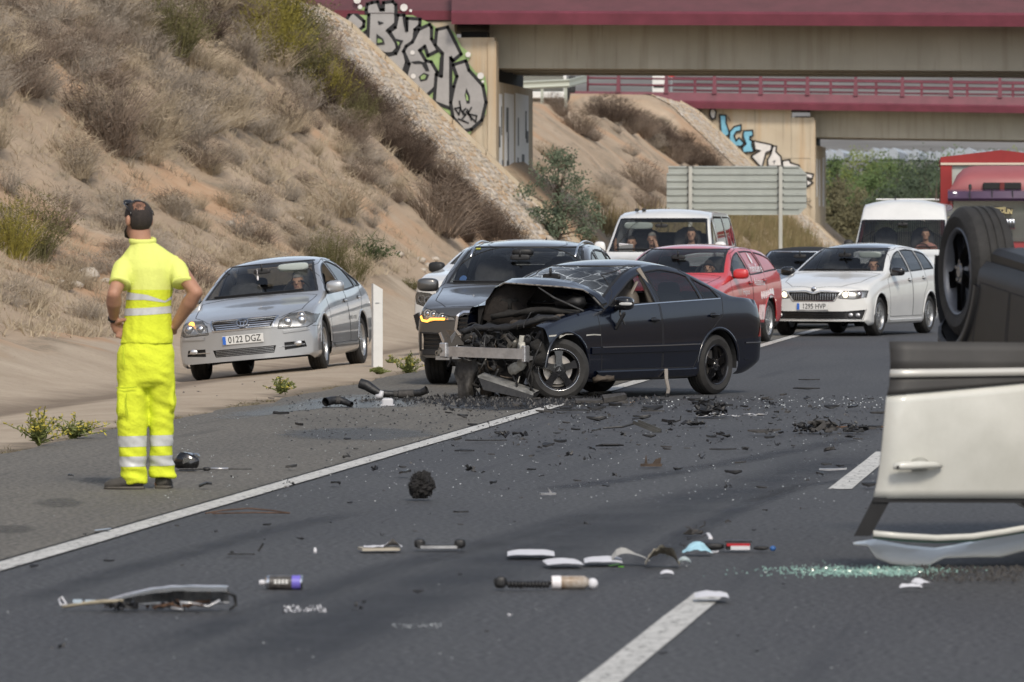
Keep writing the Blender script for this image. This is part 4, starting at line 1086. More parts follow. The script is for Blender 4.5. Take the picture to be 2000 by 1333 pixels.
# road
def asphalt(name, c0, c1, tint):
 m = bpy.data.materials.new(name); m.use_nodes = True; n = m.node_tree.nodes; l = m.node_tree.links; b = n['Principled BSDF']
 b.inputs['Roughness'].default_value = .82; b.inputs['Specular IOR Level'].default_value = .35
 g = n.new('ShaderNodeNewGeometry')
 def nz(sc, det=4, st=None):
  t = n.new('ShaderNodeTexNoise'); t.inputs['Scale'].default_value = sc; t.inputs['Detail'].default_value = det
  mp = n.new('ShaderNodeMapping'); mp.inputs['Scale'].default_value = st or (1, 1, 1); l.new(g.outputs['Position'], mp.inputs[0]); l.new(mp.outputs[0], t.inputs[0]); return t.outputs[0]
 def ramp(src, p0, p1, a, c):
  r = n.new('ShaderNodeValToRGB'); r.color_ramp.elements[0].position = p0; r.color_ramp.elements[1].position = p1
  r.color_ramp.elements[0].color = (*a, 1); r.color_ramp.elements[1].color = (*c, 1); l.new(src, r.inputs[0]); return r.outputs[0]
 def mix(f, a, c, mode='MIX'):
  x = n.new('ShaderNodeMix'); x.data_type = 'RGBA'; x.blend_type = mode
  if isinstance(f, float): x.inputs[0].default_value = f
  else: l.new(f, x.inputs[0])
  l.new(a, x.inputs[6]); l.new(c, x.inputs[7]); return x.outputs[2]
 base = ramp(nz(.5, 5, (1.6, .35, 1)), .3, .7, c0, c1)
 sp = ramp(nz(30, 5), .36, .68, (.3, .3, .3), (2.1, 2.05, 1.95)); base = mix(.7, base, mix(1., base, sp, 'MULTIPLY'))
 st = ramp(nz(1.3, 6, (2.5, .12, 1)), .58, .78, (0, 0, 0), (1, 1, 1))
 base = mix(st, base, ramp(nz(3), .3, .7, tint, tuple(c * .8 for c in tint)))
 l.new(base, b.inputs[0])
 bp = n.new('ShaderNodeBump'); bp.inputs['Strength'].default_value = .35; bp.inputs['Distance'].default_value = .01
 l.new(nz(70, 3), bp.inputs['Height']); l.new(bp.outputs[0], b.inputs['Normal'])
 return m
M_ASPH = asphalt('lane_asphalt', (.049, .051, .057), (.063, .065, .070), (.040, .0415, .047))
M_SHOU = asphalt('shoulder_asphalt', (.098, .092, .081), (.130, .121, .105), (.074, .068, .060))
def sheet(name, x0, x1, y0, y1, z, m, jag0=0, jag1=0, step=1.0):
 n = max(1, int((y1 - y0) / step)); V = []
 for i in range(n + 1):
  y = y0 + (y1 - y0) * i / n
  V.append((x0 + jag0 * fbm((y * .35, 1, x0), 4), y, z)); V.append((x1 + jag1 * fbm((y * .35, 5, x1), 4), y, z))
 return tag(mesh_obj(name, V, [(2 * i, 2 * i + 1, 2 * i + 3, 2 * i + 2) for i in range(n)], m), kind='structure')
XE, XL = -5.52 * K, -1.99 * K
sheet('road', -5.66 * K, 14, -20, 420, 0, M_ASPH, step=20)
sheet('road_shoulder', -8.32 * K, -5.64 * K, -20, 420, .004, M_SHOU, jag0=.16, step=.35)
M_LINE = mat('road_paint', (.50, .49, .46), .7, var=.18, vs=7, bump=.2)
nl = M_LINE.node_tree
def worn(m):
 n = m.node_tree.nodes; l = m.node_tree.links; b = n['Principled BSDF']; out = n['Material Output']
 g = n.new('ShaderNodeNewGeometry'); t = n.new('ShaderNodeTexNoise'); t.inputs['Scale'].default_value = 22; t.inputs['Detail'].default_value = 6; l.new(g.outputs['Position'], t.inputs[0])
 r = n.new('ShaderNodeMapRange'); r.inputs[1].default_value = .33; r.inputs[2].default_value = .42; l.new(t.outputs[0], r.inputs[0])
 l.new(r.outputs[0], b.inputs['Alpha'])
worn(M_LINE)
sheet('edge_line', XE - .078, XE + .078, -20, 420, .009, M_LINE, jag0=.006, jag1=.006, step=.12)
for i, (a, b) in enumerate(((-10, -4.5), (8.5, 27.0), (36.9, 41.6), (53, 57.5), (68, 72.5), (84, 88.5), (100, 104), (116, 120))):
 y0, y1 = a, b
 if i == 1: y0, y1 = 12.0, G(1385, 1160).y
 if i == 2: y0, y1 = G(1640, 957).y, G(1715, 888).y + .4
 sheet('lane_line', XL - .075, XL + .075, y0, y1, .005, M_LINE, jag0=.006, jag1=.006, step=.12)
# rubber streaks of braking and sliding tyres: thin worn deposits on the asphalt
def streak(pts, w, dark):
 m = bpy.data.materials.new('rubber_streak'); m.use_nodes = True; n = m.node_tree.nodes; l = m.node_tree.links; b = n['Principled BSDF']
 b.inputs['Base Color'].default_value = (.02, .021, .028, 1); b.inputs['Roughness'].default_value = .7
 tc = n.new('ShaderNodeTexCoord'); sx = n.new('ShaderNodeSeparateXYZ'); l.new(tc.outputs['UV'], sx.inputs[0])
 nzt = n.new('ShaderNodeTexNoise'); nzt.inputs['Scale'].default_value = 1.2; nzt.inputs['Detail'].default_value = 5; g = n.new('ShaderNodeNewGeometry'); l.new(g.outputs['Position'], nzt.inputs[0])
 a = n.new('ShaderNodeMath'); a.operation = 'PINGPONG'; a.inputs[1].default_value = .5; l.new(sx.outputs[0], a.inputs[0])
 r = n.new('ShaderNodeMapRange'); r.inputs[1].default_value = 0; r.inputs[2].default_value = .35; r.inputs[3].default_value = 0; r.inputs[4].default_value = dark; l.new(a.outputs[0], r.inputs[0])
 r2 = n.new('ShaderNodeMapRange'); r2.inputs[1].default_value = .35; r2.inputs[2].default_value = .65; r2.inputs[3].default_value = .45; l.new(nzt.outputs[0], r2.inputs[0])
 e = n.new('ShaderNodeMath'); e.operation = 'PINGPONG'; e.inputs[1].default_value = .5; l.new(sx.outputs[1], e.inputs[0])
 r3 = n.new('ShaderNodeMapRange'); r3.inputs[1].default_value = 0; r3.inputs[2].default_value = .12; l.new(e.outputs[0], r3.inputs[0])
 mu = n.new('ShaderNodeMath'); mu.operation = 'MULTIPLY'; l.new(r.outputs[0], mu.inputs[0]); l.new(r2.outputs[0], mu.inputs[1])
 m2 = n.new('ShaderNodeMath'); m2.operation = 'MULTIPLY'; l.new(mu.outputs[0], m2.inputs[0]); l.new(r3.outputs[0], m2.inputs[1]); l.new(m2.outputs[0], b.inputs['Alpha'])
 P = [G(*p) for p in pts]; V = []; UV = []
 for i, p in enumerate(P):
  t = (P[min(i + 1, len(P) - 1)] - P[max(0, i - 1)]).normalized(); nn = Vector((-t.y, t.x, 0)) * w / 2
  V += [(p + nn).to_tuple()[:2] + (.0025,), (p - nn).to_tuple()[:2] + (.0025,)]
 o = mesh_obj('tyre_streak', V, [(2 * i, 2 * i + 1, 2 * i + 3, 2 * i + 2) for i in range(len(P) - 1)], m)
 uv = o.data.uv_layers.new(name='UVMap')
 for lp in o.data.loops:
  uv.data[lp.index].uv = (lp.vertex_index % 2, (lp.vertex_index // 2) / (len(P) - 1))
 tag(o, kind='structure')
streak([(420, 1333), (640, 1230), (860, 1140), (1100, 1060), (1350, 980), (1600, 915), (1720, 880)], .8, .5)
streak([(240, 1290), (520, 1190), (760, 1110), (1000, 1050), (1250, 975)], .35, .4)
streak([(1250, 1110), (1340, 1045), (1430, 1000), (1560, 950), (1730, 930)], .25, .55)
streak([(1040, 960), (1250, 935), (1480, 895), (1700, 850)], .35, .45)
streak([(0, 1190), (260, 1110), (520, 1040), (700, 1000)], .3, .4)
# dark patches on the shoulder and a damp trace under the wreck: thin mottled sheets
def smear(name, pts, col, rough, dark, sc=3.):
 m = bpy.data.materials.new(name); m.use_nodes = True; n = m.node_tree.nodes; l = m.node_tree.links; b = n['Principled BSDF']
 b.inputs['Base Color'].default_value = (*col, 1); b.inputs['Roughness'].default_value = rough
 g = n.new('ShaderNodeNewGeometry'); t = n.new('ShaderNodeTexNoise'); t.inputs['Scale'].default_value = sc; t.inputs['Detail'].default_value = 8; t.inputs['Roughness'].default_value = .7; l.new(g.outputs['Position'], t.inputs[0])
 at = n.new('ShaderNodeAttribute'); at.attribute_name = 'edge'; ad = n.new('ShaderNodeMath'); ad.operation = 'MULTIPLY_ADD'; ad.inputs[1].default_value = .55; l.new(at.outputs['Fac'], ad.inputs[0]); l.new(t.outputs[0], ad.inputs[2])
 r = n.new('ShaderNodeMapRange'); r.inputs[1].default_value = .62; r.inputs[2].default_value = .95; r.inputs[3].default_value = 0; r.inputs[4].default_value = dark; l.new(ad.outputs[0], r.inputs[0]); l.new(r.outputs[0], b.inputs['Alpha'])
 P = [G(*p) for p in pts]; c = sum(P, Vector()) / len(P); V = [(c.x, c.y, .0075)]; E = [1.0]; k = len(P)
 for q, e in ((.6, .8), (1.0, 0.0)):
  for p in P: w = c.lerp(p, q); V.append((w.x, w.y, .0075)); E.append(e)
 Fc = [(0, 1 + i, 1 + (i + 1) % k) for i in range(k)] + [(1 + i, 1 + k + i, 1 + k + (i + 1) % k, 1 + (i + 1) % k) for i in range(k)]
 o = mesh_obj(name, V, Fc, m); at_ = o.data.attributes.new('edge', 'FLOAT', 'POINT'); at_.data.foreach_set('value', E); tag(o, kind='structure')
def oval(px, py, rx, ry, n=14): return [(px + rx * math.cos(2 * math.pi * k / n), py + ry * math.sin(2 * math.pi * k / n)) for k in range(n)]
for (px, py, rx, ry) in ((115, 985, 62, 11), (190, 941, 48, 8), (20, 1037, 60, 10), (300, 900, 70, 8)): smear('dark_patch', oval(px, py, rx, ry), (.04, .04, .042), .85, .28)
smear('damp_patch', [(380, 822), (440, 805), (540, 790), (620, 776), (720, 768), (830, 768), (890, 780), (860, 796), (760, 800), (640, 800), (540, 810), (450, 824)], (.03, .034, .042), .18, .6, 2.)
smear('damp_patch', oval(700, 850, 190, 16), (.04, .04, .042), .5, .45, 2.)
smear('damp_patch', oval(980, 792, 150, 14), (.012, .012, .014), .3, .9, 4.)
# ---------------------------------------------------------------- bridges
def concrete(name, a, b, streakc):
 m = bpy.data.materials.new(name); m.use_nodes = True; n = m.node_tree.nodes; l = m.node_tree.links; p = n['Principled BSDF']; p.inputs['Roughness'].default_value = .9; p.inputs['Specular IOR Level'].default_value = .2
 g = n.new('ShaderNodeNewGeometry')
 def nz(sc, st=(1, 1, 1), det=5):
  t = n.new('ShaderNodeTexNoise'); t.inputs['Scale'].default_value = sc; t.inputs['Detail'].default_value = det
  mp = n.new('ShaderNodeMapping'); mp.inputs['Scale'].default_value = st; l.new(g.outputs['Position'], mp.inputs[0]); l.new(mp.outputs[0], t.inputs[0]); return t.outputs[0]
 def ramp(s, p0, p1, c, d):
  r = n.new('ShaderNodeValToRGB'); r.color_ramp.elements[0].position = p0; r.color_ramp.elements[1].position = p1; r.color_ramp.elements[0].color = (*c, 1); r.color_ramp.elements[1].color = (*d, 1); l.new(s, r.inputs[0]); return r.outputs[0]
 x = n.new('ShaderNodeMix'); x.data_type = 'RGBA'; l.new(ramp(nz(1.6, (2.6, 2.6, .18)), .5, .72, (0, 0, 0), (.8, .8, .8)), x.inputs[0])
 l.new(ramp(nz(.8, (1, 1, 1), 7), .3, .7, a, b), x.inputs[6]); x.inputs[7].default_value = (*streakc, 1)
 y = n.new('ShaderNodeMix'); y.data_type = 'RGBA'; l.new(ramp(nz(3.5, (2, 2, .1)), .6, .75, (0, 0, 0), (.5, .5, .5)), y.inputs[0]); l.new(x.outputs[2], y.inputs[6]); y.inputs[7].default_value = (*tuple(c * .45 for c in a), 1)
 l.new(y.outputs[2], p.inputs[0]); bp = n.new('ShaderNodeBump'); bp.inputs['Strength'].default_value = .3; bp.inputs['Distance'].default_value = .02; l.new(nz(18), bp.inputs['Height']); l.new(bp.outputs[0], p.inputs['Normal'])
 return m
M_CONC = concrete('warm_concrete', (.42, .355, .265), (.52, .45, .345), (.44, .32, .20))
M_BEAM = concrete('beam_concrete', (.36, .335, .275), (.43, .40, .33), (.31, .28, .22))
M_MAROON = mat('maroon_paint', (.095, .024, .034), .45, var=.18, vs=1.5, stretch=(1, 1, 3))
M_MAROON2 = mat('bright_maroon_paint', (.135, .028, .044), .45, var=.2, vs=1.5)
M_STONE = [mat('stone_%s' % nme, c, .92, var=.2, vs=5, bump=.4, bs=12) for nme, c in (('tan', (.43, .345, .25)), ('cream', (.47, .40, .31)), ('grey', (.39, .35, .30)), ('rust', (.42, .30, .19)), ('pale', (.50, .44, .37)))]
M_MORTAR = mat('mortar_bed', (.40, .33, .25), .95, var=.15, vs=3, bump=.5, bs=9)
def slope_pt(d, v, up=0.0):
 z = interp(PB, d) * K; e = .05; dz = (interp(PB, d + e) - interp(PB, d - e)) / (2 * e)
 nrm = Vector((dz, 0, 1)).normalized()
 return Vector((-d * K, v * K, z)) + nrm * up, nrm
def pitching(v0, v1, label, parts, seed, sl, sv):
 rg = random.Random(seed); root = empty('stone_pitching', slope_pt(13, v0)[0]); tag(root, label, 'stone slope'); o0 = root.location.copy()
 g = MB(); ds = [12.6 + 8.1 * i / 24 for i in range(25)]
 g.grid([[slope_pt(d, v, .03)[0] - o0 for d in ds] for v in (v0, (v0 + v1) / 2, v1)]); g.build('mortar_bed', M_MORTAR, root)
 cells = []; d = 12.65; row = 0
 while d < 20.3:
  dd = sl * rg.uniform(.75, 1.3); v = v0 + rg.random() * .2
  while v < v1 - .15:
   dv = sv * rg.uniform(.6, 1.5); cells.append((d, dd, v, min(dv, v1 - v))); v += dv
  d += dd; row += 1
 cells.sort(key=lambda c: c[2])
 hexa = [(-.5, -.32), (-.3, -.5), (.28, -.5), (.5, -.2), (.47, .3), (.2, .5), (-.33, .48), (-.5, .22)]
 def stone_geo(c):
  d_, dd, v, dv = c; jd = rg.uniform(-.03, .03); dd *= rg.uniform(.8, 1.1); vs_ = []; fs_ = []; k = rg.uniform(.86, .98); up = rg.uniform(.045, .06)
  q = [(a * rg.uniform(.85, 1.06), b * rg.uniform(.85, 1.06)) for a, b in hexa]
  for lev, sc in ((0.03, 1.0), (up, .82)):
   for a, b in q: vs_.append(slope_pt(d_ + jd + dd * (.5 + a * k * sc), v + dv * (.5 + b * .93 * sc), lev)[0] - o0)
  fs_ = [tuple(range(8, 16))] + [(i, (i + 1) % 8, (i + 1) % 8 + 8, i + 8) for i in range(8)]
  return vs_, fs_
 for c in cells[:parts]:
  a, b = stone_geo(c); mesh_obj('stone', a, b, rg.choice(M_STONE), root)
 rest = MB()
 for c in cells[parts:]:
  a, b = stone_geo(c); rest.cur = rg.randrange(5); rest._add(a, b)
 o = rest.build('stone_field', M_STONE, root, fix=False); o['kind'] = 'stuff'
 cp = MB()
 for i in range(9):
  a0 = 13.0 + 7.3 * i / 9; a1 = 13.0 + 7.3 * (i + .97) / 9
  pts = [slope_pt(a0, v1 - .25, .14)[0] - o0, slope_pt(a1, v1 - .25, .14)[0] - o0, slope_pt(a1, v1 - .02, .14)[0] - o0, slope_pt(a0, v1 - .02, .14)[0] - o0]
  lo = [p - Vector((0, 0, .2)) for p in pts]
  q = MB(); q._add(pts + lo, [(0, 1, 2, 3), (4, 5, 1, 0), (5, 6, 2, 1), (7, 4, 0, 3), (6, 7, 3, 2)]); q.build('coping_block', M_CONC, root)
 return root
pitching(123.3, 135.95, 'slope of irregular tan stones in front of the near graffiti wall', 300, 3, .125, .30)
pitching(227.0, 239.6, 'slope of irregular tan stones below the far wall with blue graffiti', 0, 5, .16, .4)
def P1(px, py, v=135.93):
 """pixel -> point on the near wall plane"""
 dx = (px - 1000) / F; dirx = dx * CA - SA; diry = dx * SA + CA; Z = v * K / diry
 return Vector((dirx * Z, v * K, HC - (py - 448) / F * Z))
def bridge(name, label, v0, v1, uc, zt, zb, grade, posts):
 """uc: abutment face (positive, left of the camera line); zt: underside of the fascia over the wall; zb: underside of the beam at the abutment"""
 root = empty(name, (-uc * K, v0 * K, 0)); tag(root, label, 'bridge'); o = root.location.copy()
 def part(nm, x0, x1, y0, y1, z0, z1, m, gr=True, ch=0, par=root):
  """box whose top and bottom follow the grade"""
  q = MB(); V = []
  for x in (x0, x1):
   dz = (x + uc * K) * grade if gr else 0
   for y in (y0, y1):
    for z in (z0, z1): V.append(Vector((x, y, z + dz)) - o)
  q._add(V, [(0, 1, 3, 2), (4, 6, 7, 5), (0, 4, 5, 1), (2, 3, 7, 6), (0, 2, 6, 4), (1, 5, 7, 3)])
  return q.build(nm, m, par)
 xa = -uc * K; ya = v0 * K; yb = v1 * K
 ph = [0, 2.9, 5.05 if v0 < 200 else 4.6, zt / K - .38, zt / K - .02]
 xsx = [xa - .0, xa - 1.0, xa - 2.6, xa - 4.6, xa - 6.8, xa - 9.5]
 for i in range(5):
  for j in range(3):
   z1 = ph[j + 1] * K - .012; x1 = xsx[i] - (.008 if i else 0); x0 = xsx[i + 1] + .008
   if j == 2 and i >= 1: z1 = zt - .004
   part('wall_panel', x0, x1, ya + (0 if i % 2 == 0 else .015), ya + .5, ph[j] * K + .012, z1, M_CONC, gr=False)
 part('wall_core', xsx[-1], xa - .03, ya + .045, ya + .46, 0, zt - .45, M_BEAM, gr=False)
 part('abutment', xa - .9, xa, ya + .004 + .5, yb, 0, zb - .35, M_CONC, gr=False)
 part('corner_post', xa - .16, xa + .05, ya - .05, ya + .5, 0, zt - .5, M_CONC, gr=False)
 part('bearing_gap_shade', xa - .9, xa - .25, ya + .51, yb - .01, zb - .34, zb + .9, M_DARK, gr=False)  # near-black box: shade of the bearing gap put into the colour
 bt = zt - .03
 part('beam', xa - .25, xa + 60, ya + 1.1, ya + 2.4, zb, bt, M_BEAM)
 part('beam', xa - .25, xa + 60, yb - 2.4, yb - 1.1, zb, bt, M_BEAM)
 part('beam', xa - .25, xa + 60, (ya + yb) / 2 - .6, (ya + yb) / 2 + .6, zb, bt, M_BEAM)
 part('deck', xa - (1.0 if v0 < 200 else 17), xa + 60, ya - .43, yb + .5, zt - .02, zt + .34, M_BEAM)
 if v0 < 200: part('deck', xsx[-1] - 8, xa - 1.01, ya + .14, yb + .5, zt - .02, zt + .34, M_BEAM)
 return root, part, o
B1zt = 6.62 * K; B1zb = 5.52 * K
root, part, o = bridge('road_bridge', 'near concrete overpass with maroon edge beam and silver graffiti wall', 136.0, 144.4, 15.97, B1zt, B1zb, -.0085, False)
xa = -15.97 * K; ya = 136 * K
def fascia(part_root, o, uc, ya, zt, grade, h1, h2, x0, x1, m1, m2, drop_x=None, drop=.12):
 for (a, b, dz) in ([(x0, drop_x, drop), (drop_x + .0, x1, 0)] if drop_x else [(x0, x1, 0)]):
  sh = .56 if dz else 0
  V = []; prof = [(-.62, -.10 + dz), (-.66, .18 + dz * .6), (-.60, .24), (-.52, h1), (-.42, h1), (-.42, -.02 + dz)]
  for x in (a, b):
   for (y, z) in prof: V.append(Vector((x, ya + y + sh, zt + z + (x + uc * K) * grade)) - o)
  n = len(prof); q = MB(); q._add(V, [(i, (i + 1) % n, (i + 1) % n + n, i + n) for i in range(n)] + [tuple(range(n))[::-1], tuple(range(n, 2 * n))])
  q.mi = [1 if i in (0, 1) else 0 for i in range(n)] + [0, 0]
  q.build('edge_beam', [m1, m2], part_root)
fascia(root, o, 15.97, ya, B1zt, -.0085, .95, .2, xa - 17, xa + 60, M_MAROON, M_MAROON2, drop_x=xa - 1.0)
B2zt = 6.72 * K; B2zb = 5.52 * K
root2, part2, o2 = bridge('road_bridge', 'far concrete overpass with maroon railing and blue and white graffiti wall', 240.0, 248.4, 14.6, B2zt, B2zb, -.017, True)
xb = -14.6 * K; yb2 = 240 * K
fascia(root2, o2, 14.6, yb2, B2zt, -.0165, .60, .2, xb - 12.0, xb + 60, M_MAROON2, M_MAROON2)
def zrail(x): return B2zt + .60 + (x + 14.6 * K) * -.0165
px_posts = [1210, 1303, 1397, 1487, 1578, 1672, 1763, 1858, 1953, 2048, 2142]
xp = []
for px in px_posts:
 dx = (px - 1000) / F; xp.append((dx * CA - SA) / (dx * SA + CA) * yb2)
xl = (((1150 - 1000) / F) * CA - SA) / ((150 / F) * SA + CA) * yb2
rl = MB()
for x in xp:
 z = zrail(x); q = MB(); V = []
 for (zz, w, dp) in ((-.05, .10, .16), (.93, .055, .07)):
  for sx_, sy_ in ((-1, -1), (1, -1), (1, 1), (-1, 1)): V.append(Vector((x + sx_ * w, yb2 - .45 + sy_ * dp, z + zz)) - o2)
 q._add(V, [(0, 1, 2, 3)[::-1], (4, 5, 6, 7)] + [(i, (i + 1) % 4, (i + 1) % 4 + 4, i + 4) for i in range(4)]); q.build('railing_post', M_MAROON2, root2)
for k, hh in enumerate((.30, .58, .86)):
 pts = []
 if k == 2:
  pts += [Vector((xl, yb2 - .48, zrail(xl) - .1)), Vector((xl, yb2 - .48, zrail(xl) + .62)), Vector((xl + .06, yb2 - .48, zrail(xl) + .80)), Vector((xl + .24, yb2 - .48, zrail(xl) + .86))]
 else: pts.append(Vector((xl, yb2 - .48, zrail(xl) + hh)))
 for i in range(31):
  x = xl + .3 + (xb + 40 - xl) * i / 30; pts.append(Vector((x, yb2 - .48, zrail(x) + hh)))
 MB().tube([p - o2 for p in pts], .045, 8).build('rail', M_MAROON2, root2, True)
# rail of the opposite parapet and the deck's far side
for k, hh in enumerate((.3, .58, .86)):
 MB().tube([Vector((x, 248 * K, zrail(x) + hh)) - o2 for x in (xl + 3, xb + 40)], .045, 6).build('rail', M_MAROON2, root2, True)
for i in range(9):
 x = xl + 4 + i * 2.05; q = MB().box(Vector((x, 248 * K, zrail(x) + .42)) - o2, (.12, .16, .95)); q.build('railing_post', M_MAROON2, root2)
# ---------------------------------------------------------------- graffiti (flat paint on the walls)
M_GSILV = mat('silver_spray', (.30, .29, .285), .6, var=.12, vs=3)
M_GBLK = mat('black_spray', (.012, .012, .014), .7)
M_GGRN = mat('green_spray', (.24, .34, .14), .7, var=.25, vs=3)
M_GWHT = mat('white_spray', (.62, .60, .58), .7, var=.1, vs=3)
M_GBLU = mat('blue_spray', (.17, .42, .56), .7, var=.2, vs=3)
M_GGRY = mat('grey_spray', (.10, .105, .11), .7, var=.2, vs=4)
def paint_poly(name, pts, fn, off, m, parent, o):
 V = [fn(p[0], p[1]) - o + Vector((0, -off, 0)) for p in pts]
 tr = tessellate_polygon([[Vector((v.x, v.z, 0)) for v in V]])
 return mesh_obj(name, V, [tuple(t) for t in tr], m, parent)
def stroke(name, lines, w, fn, off, m, parent, o, close=False):
 q = MB()
 for pts in lines:
  if close: pts = list(pts) + [pts[0]]
  V = [fn(p[0], p[1]) - o + Vector((0, -off, 0)) for p in pts]
  for i in range(len(V) - 1):
   a, b = V[i], V[i + 1]; t = b - a; nn = Vector((-t.z, 0, t.x)); nn = nn.normalized() * w / 2 if nn.length > 1e-9 else Vector((w / 2, 0, 0)); e = t.normalized() * w * .35
   q._add([a - nn - e, b - nn + e, b + nn + e, a + nn - e], [(0, 1, 2, 3)])
 return q.build(name, m, parent, fix=False)
def c1(pts): return [(660 + x / 4.9375, y / 4.937) for x, y in pts]
g1 = lambda px, py: P1(px, py, 135.37 if py < 27 else 135.93)
g1 = lambda px, py: P1(px, py, 135.93)
Z1 = [  # letters, in the order they overlap
[(110, 150), (150, 118), (255, 210), (250, 260), (200, 300), (240, 335), (285, 300), (290, 330), (370, 440), (450, 520), (445, 590), (370, 575), (70, 290), (75, 215)],
[(285, 45), (330, 30), (385, 20), (415, 100), (440, 100), (440, 30), (530, 20), (560, 50), (560, 230), (480, 300), (560, 400), (575, 470), (530, 520), (455, 525), (375, 480), (290, 400), (300, 150), (275, 100)],
[(580, 150), (640, 150), (665, 300), (670, 180), (795, 190), (790, 250), (745, 290), (735, 400), (640, 500), (665, 600), (620, 740), (530, 690), (455, 545), (560, 520), (590, 460), (500, 310), (555, 270)],
[(780, 290), (885, 240), (905, 270), (905, 380), (970, 490), (870, 540), (840, 450), (790, 490), (850, 590), (900, 600), (960, 700), (960, 790), (930, 860), (840, 940), (680, 800), (660, 720), (690, 620), (635, 500), (660, 450), (720, 410)],
[(955, 290), (1060, 265), (1190, 525), (1110, 590), (1090, 560), (1090, 1050), (930, 990), (950, 720), (1000, 740), (1010, 520), (940, 440)],
[(1110, 630), (1235, 590), (1265, 680), (1400, 830), (1430, 990), (1390, 1160), (1290, 1250), (1215, 1265), (1110, 1130), (1090, 990), (1120, 840), (1150, 740)],
]
halo = [(190, 100), (260, 70), (270, 130), (560, 100), (640, 110), (740, 160), (800, 190), (900, 230), (960, 280), (1070, 270), (1130, 320), (1190, 450), (1290, 530), (1250, 600), (1330, 700), (1420, 740), (1440, 850), (1430, 1100), (1290, 1270), (1250, 1333), (1215, 1270), (1100, 1130), (1000, 1040), (860, 930), (700, 800), (450, 580), (100, 300), (60, 220), (120, 120)]
paint_poly('graffiti_halo', c1(halo), g1, .008, M_GGRN, root, o)
for i, L_ in enumerate(Z1):
 paint_poly('graffiti_letter', c1(L_), g1, .012 + .004 * i, M_GSILV, root, o)
 stroke('graffiti_outline', [c1(L_)], .085, g1, .014 + .004 * i, M_GBLK, root, o, True)
for nm, pts, m in (('b', [(375, 330), (440, 380), (455, 430), (375, 440)], M_GBLK), ('b', [(385, 205), (450, 225), (400, 245)], M_GBLK), ('y', [(545, 375), (635, 395), (590, 480), (570, 440)], M_GBLK), ('s', [(705, 600), (780, 590), (860, 610), (885, 690), (850, 690), (810, 620), (740, 620)], M_GBLK), ('o', [(780, 745), (830, 705), (885, 725), (860, 775), (800, 790)], M_GBLK), ('d', [(1240, 850), (1275, 930), (1275, 1000), (1245, 1005), (1225, 920)], M_GBLK), ('y', [(625, 170), (650, 180), (668, 330), (640, 260)], M_GBLK), ('t', [(985, 560), (1010, 520), (1005, 735), (975, 715)], M_GBLK)):
 paint_poly('graffiti_counter', c1(pts), g1, .040, m, root, o)
for pts in ([(385, 375), (420, 385), (435, 410), (385, 420)], [(570, 405), (600, 415), (585, 445)], [(800, 745), (830, 720), (855, 735), (840, 765), (805, 770)], [(1235, 900), (1255, 930), (1260, 975), (1240, 970)]):
 paint_poly('graffiti_counter_fill', c1(pts), g1, .044, M_GGRN, root, o)
for (x, y, r_) in ((190, 5, 36), (218, 72, 22), (640, 78, 36), (705, 108, 14), (298, 395, 24), (722, 512, 22), (730, 738, 24), (1258, 530, 26), (1378, 735, 32), (1400, 790, 13)):
 if y < 110: continue
 paint_poly('white_dot', c1([(x + r_ * math.cos(a), y + r_ * math.sin(a)) for a in [2 * math.pi * k / 14 for k in range(14)]]), g1, .048, M_GWHT, root, o)
gf = lambda px, py: P1(px, py, 136 - .105 / K)
for (x, y, r_) in ((190, 5, 36), (218, 72, 22), (640, 78, 36), (705, 108, 14)):
 paint_poly('white_dot', c1([(x + r_ * math.cos(a), y + r_ * math.sin(a)) for a in [2 * math.pi * k / 14 for k in range(14)]]), gf, .048, M_GWHT, root, o)
# upper half of the second letter runs up over the edge beam
top_ = [(285, 45), (330, 30), (385, 20), (415, 100), (440, 100), (440, 30), (530, 20), (560, 50), (562, 128), (278, 128), (275, 100)]
paint_poly('graffiti_letter', c1(top_), gf, .012, M_GSILV, root, o); stroke('graffiti_outline', [c1(top_[:9]), c1([top_[9], top_[10], top_[0]])], .085, gf, .016, M_GBLK, root, o)
stroke('graffiti_tag', [c1(l_) for l_ in ([(1175, 980), (1185, 1040), (1170, 1110), (1130, 1050), (1180, 1040), (1215, 1110)], [(1235, 1050), (1205, 1080), (1235, 1110), (1200, 1150)], [(1290, 1040), (1255, 1100), (1340, 1120), (1330, 1180), (1240, 1080)], [(1165, 1150), (1215, 1170), (1260, 1190)], [(1250, 1060), (1290, 1160)])], .04, g1, .05, M_GBLK, root, o)
def c2(pts): return [(1340 + x / 5.1286, 180 + y / 5.1269) for x, y in pts]
g2 = lambda px, py: P1(px, py, 239.93)
blue = [[(335, 230), (400, 235), (400, 310), (430, 400), (430, 430), (375, 460), (350, 420)], [(550, 330), (550, 390), (500, 400), (480, 440), (500, 490), (530, 460), (580, 510), (555, 545), (490, 545), (430, 480), (435, 400), (480, 350)], [(575, 390), (665, 385), (670, 440), (640, 450), (640, 480), (660, 490), (660, 540), (680, 600), (570, 610), (560, 560), (600, 520), (570, 450)]]
whit = [[(675, 490), (860, 530), (850, 590), (800, 610), (765, 745), (740, 745), (650, 645), (740, 590), (690, 580)], [(870, 540), (905, 545), (900, 600), (950, 650), (960, 745), (820, 745), (815, 680), (850, 620)], [(965, 690), (1035, 680), (1045, 710), (1130, 735), (1140, 760), (965, 760)], [(1200, 810), (1275, 825), (1260, 875), (1200, 850)], [(1200, 870), (1270, 910), (1210, 950)], [(240, 180), (275, 165), (300, 200), (290, 265), (260, 275), (235, 230)]]
for L_, m in [(q, M_GBLU) for q in blue] + [(q, M_GWHT) for q in whit]:
 paint_poly('graffiti_letter', c2(L_), g2, .02, m, root2, o2); stroke('graffiti_outline', [c2(L_)], .07, g2, .03, M_GBLK, root2, o2, True)
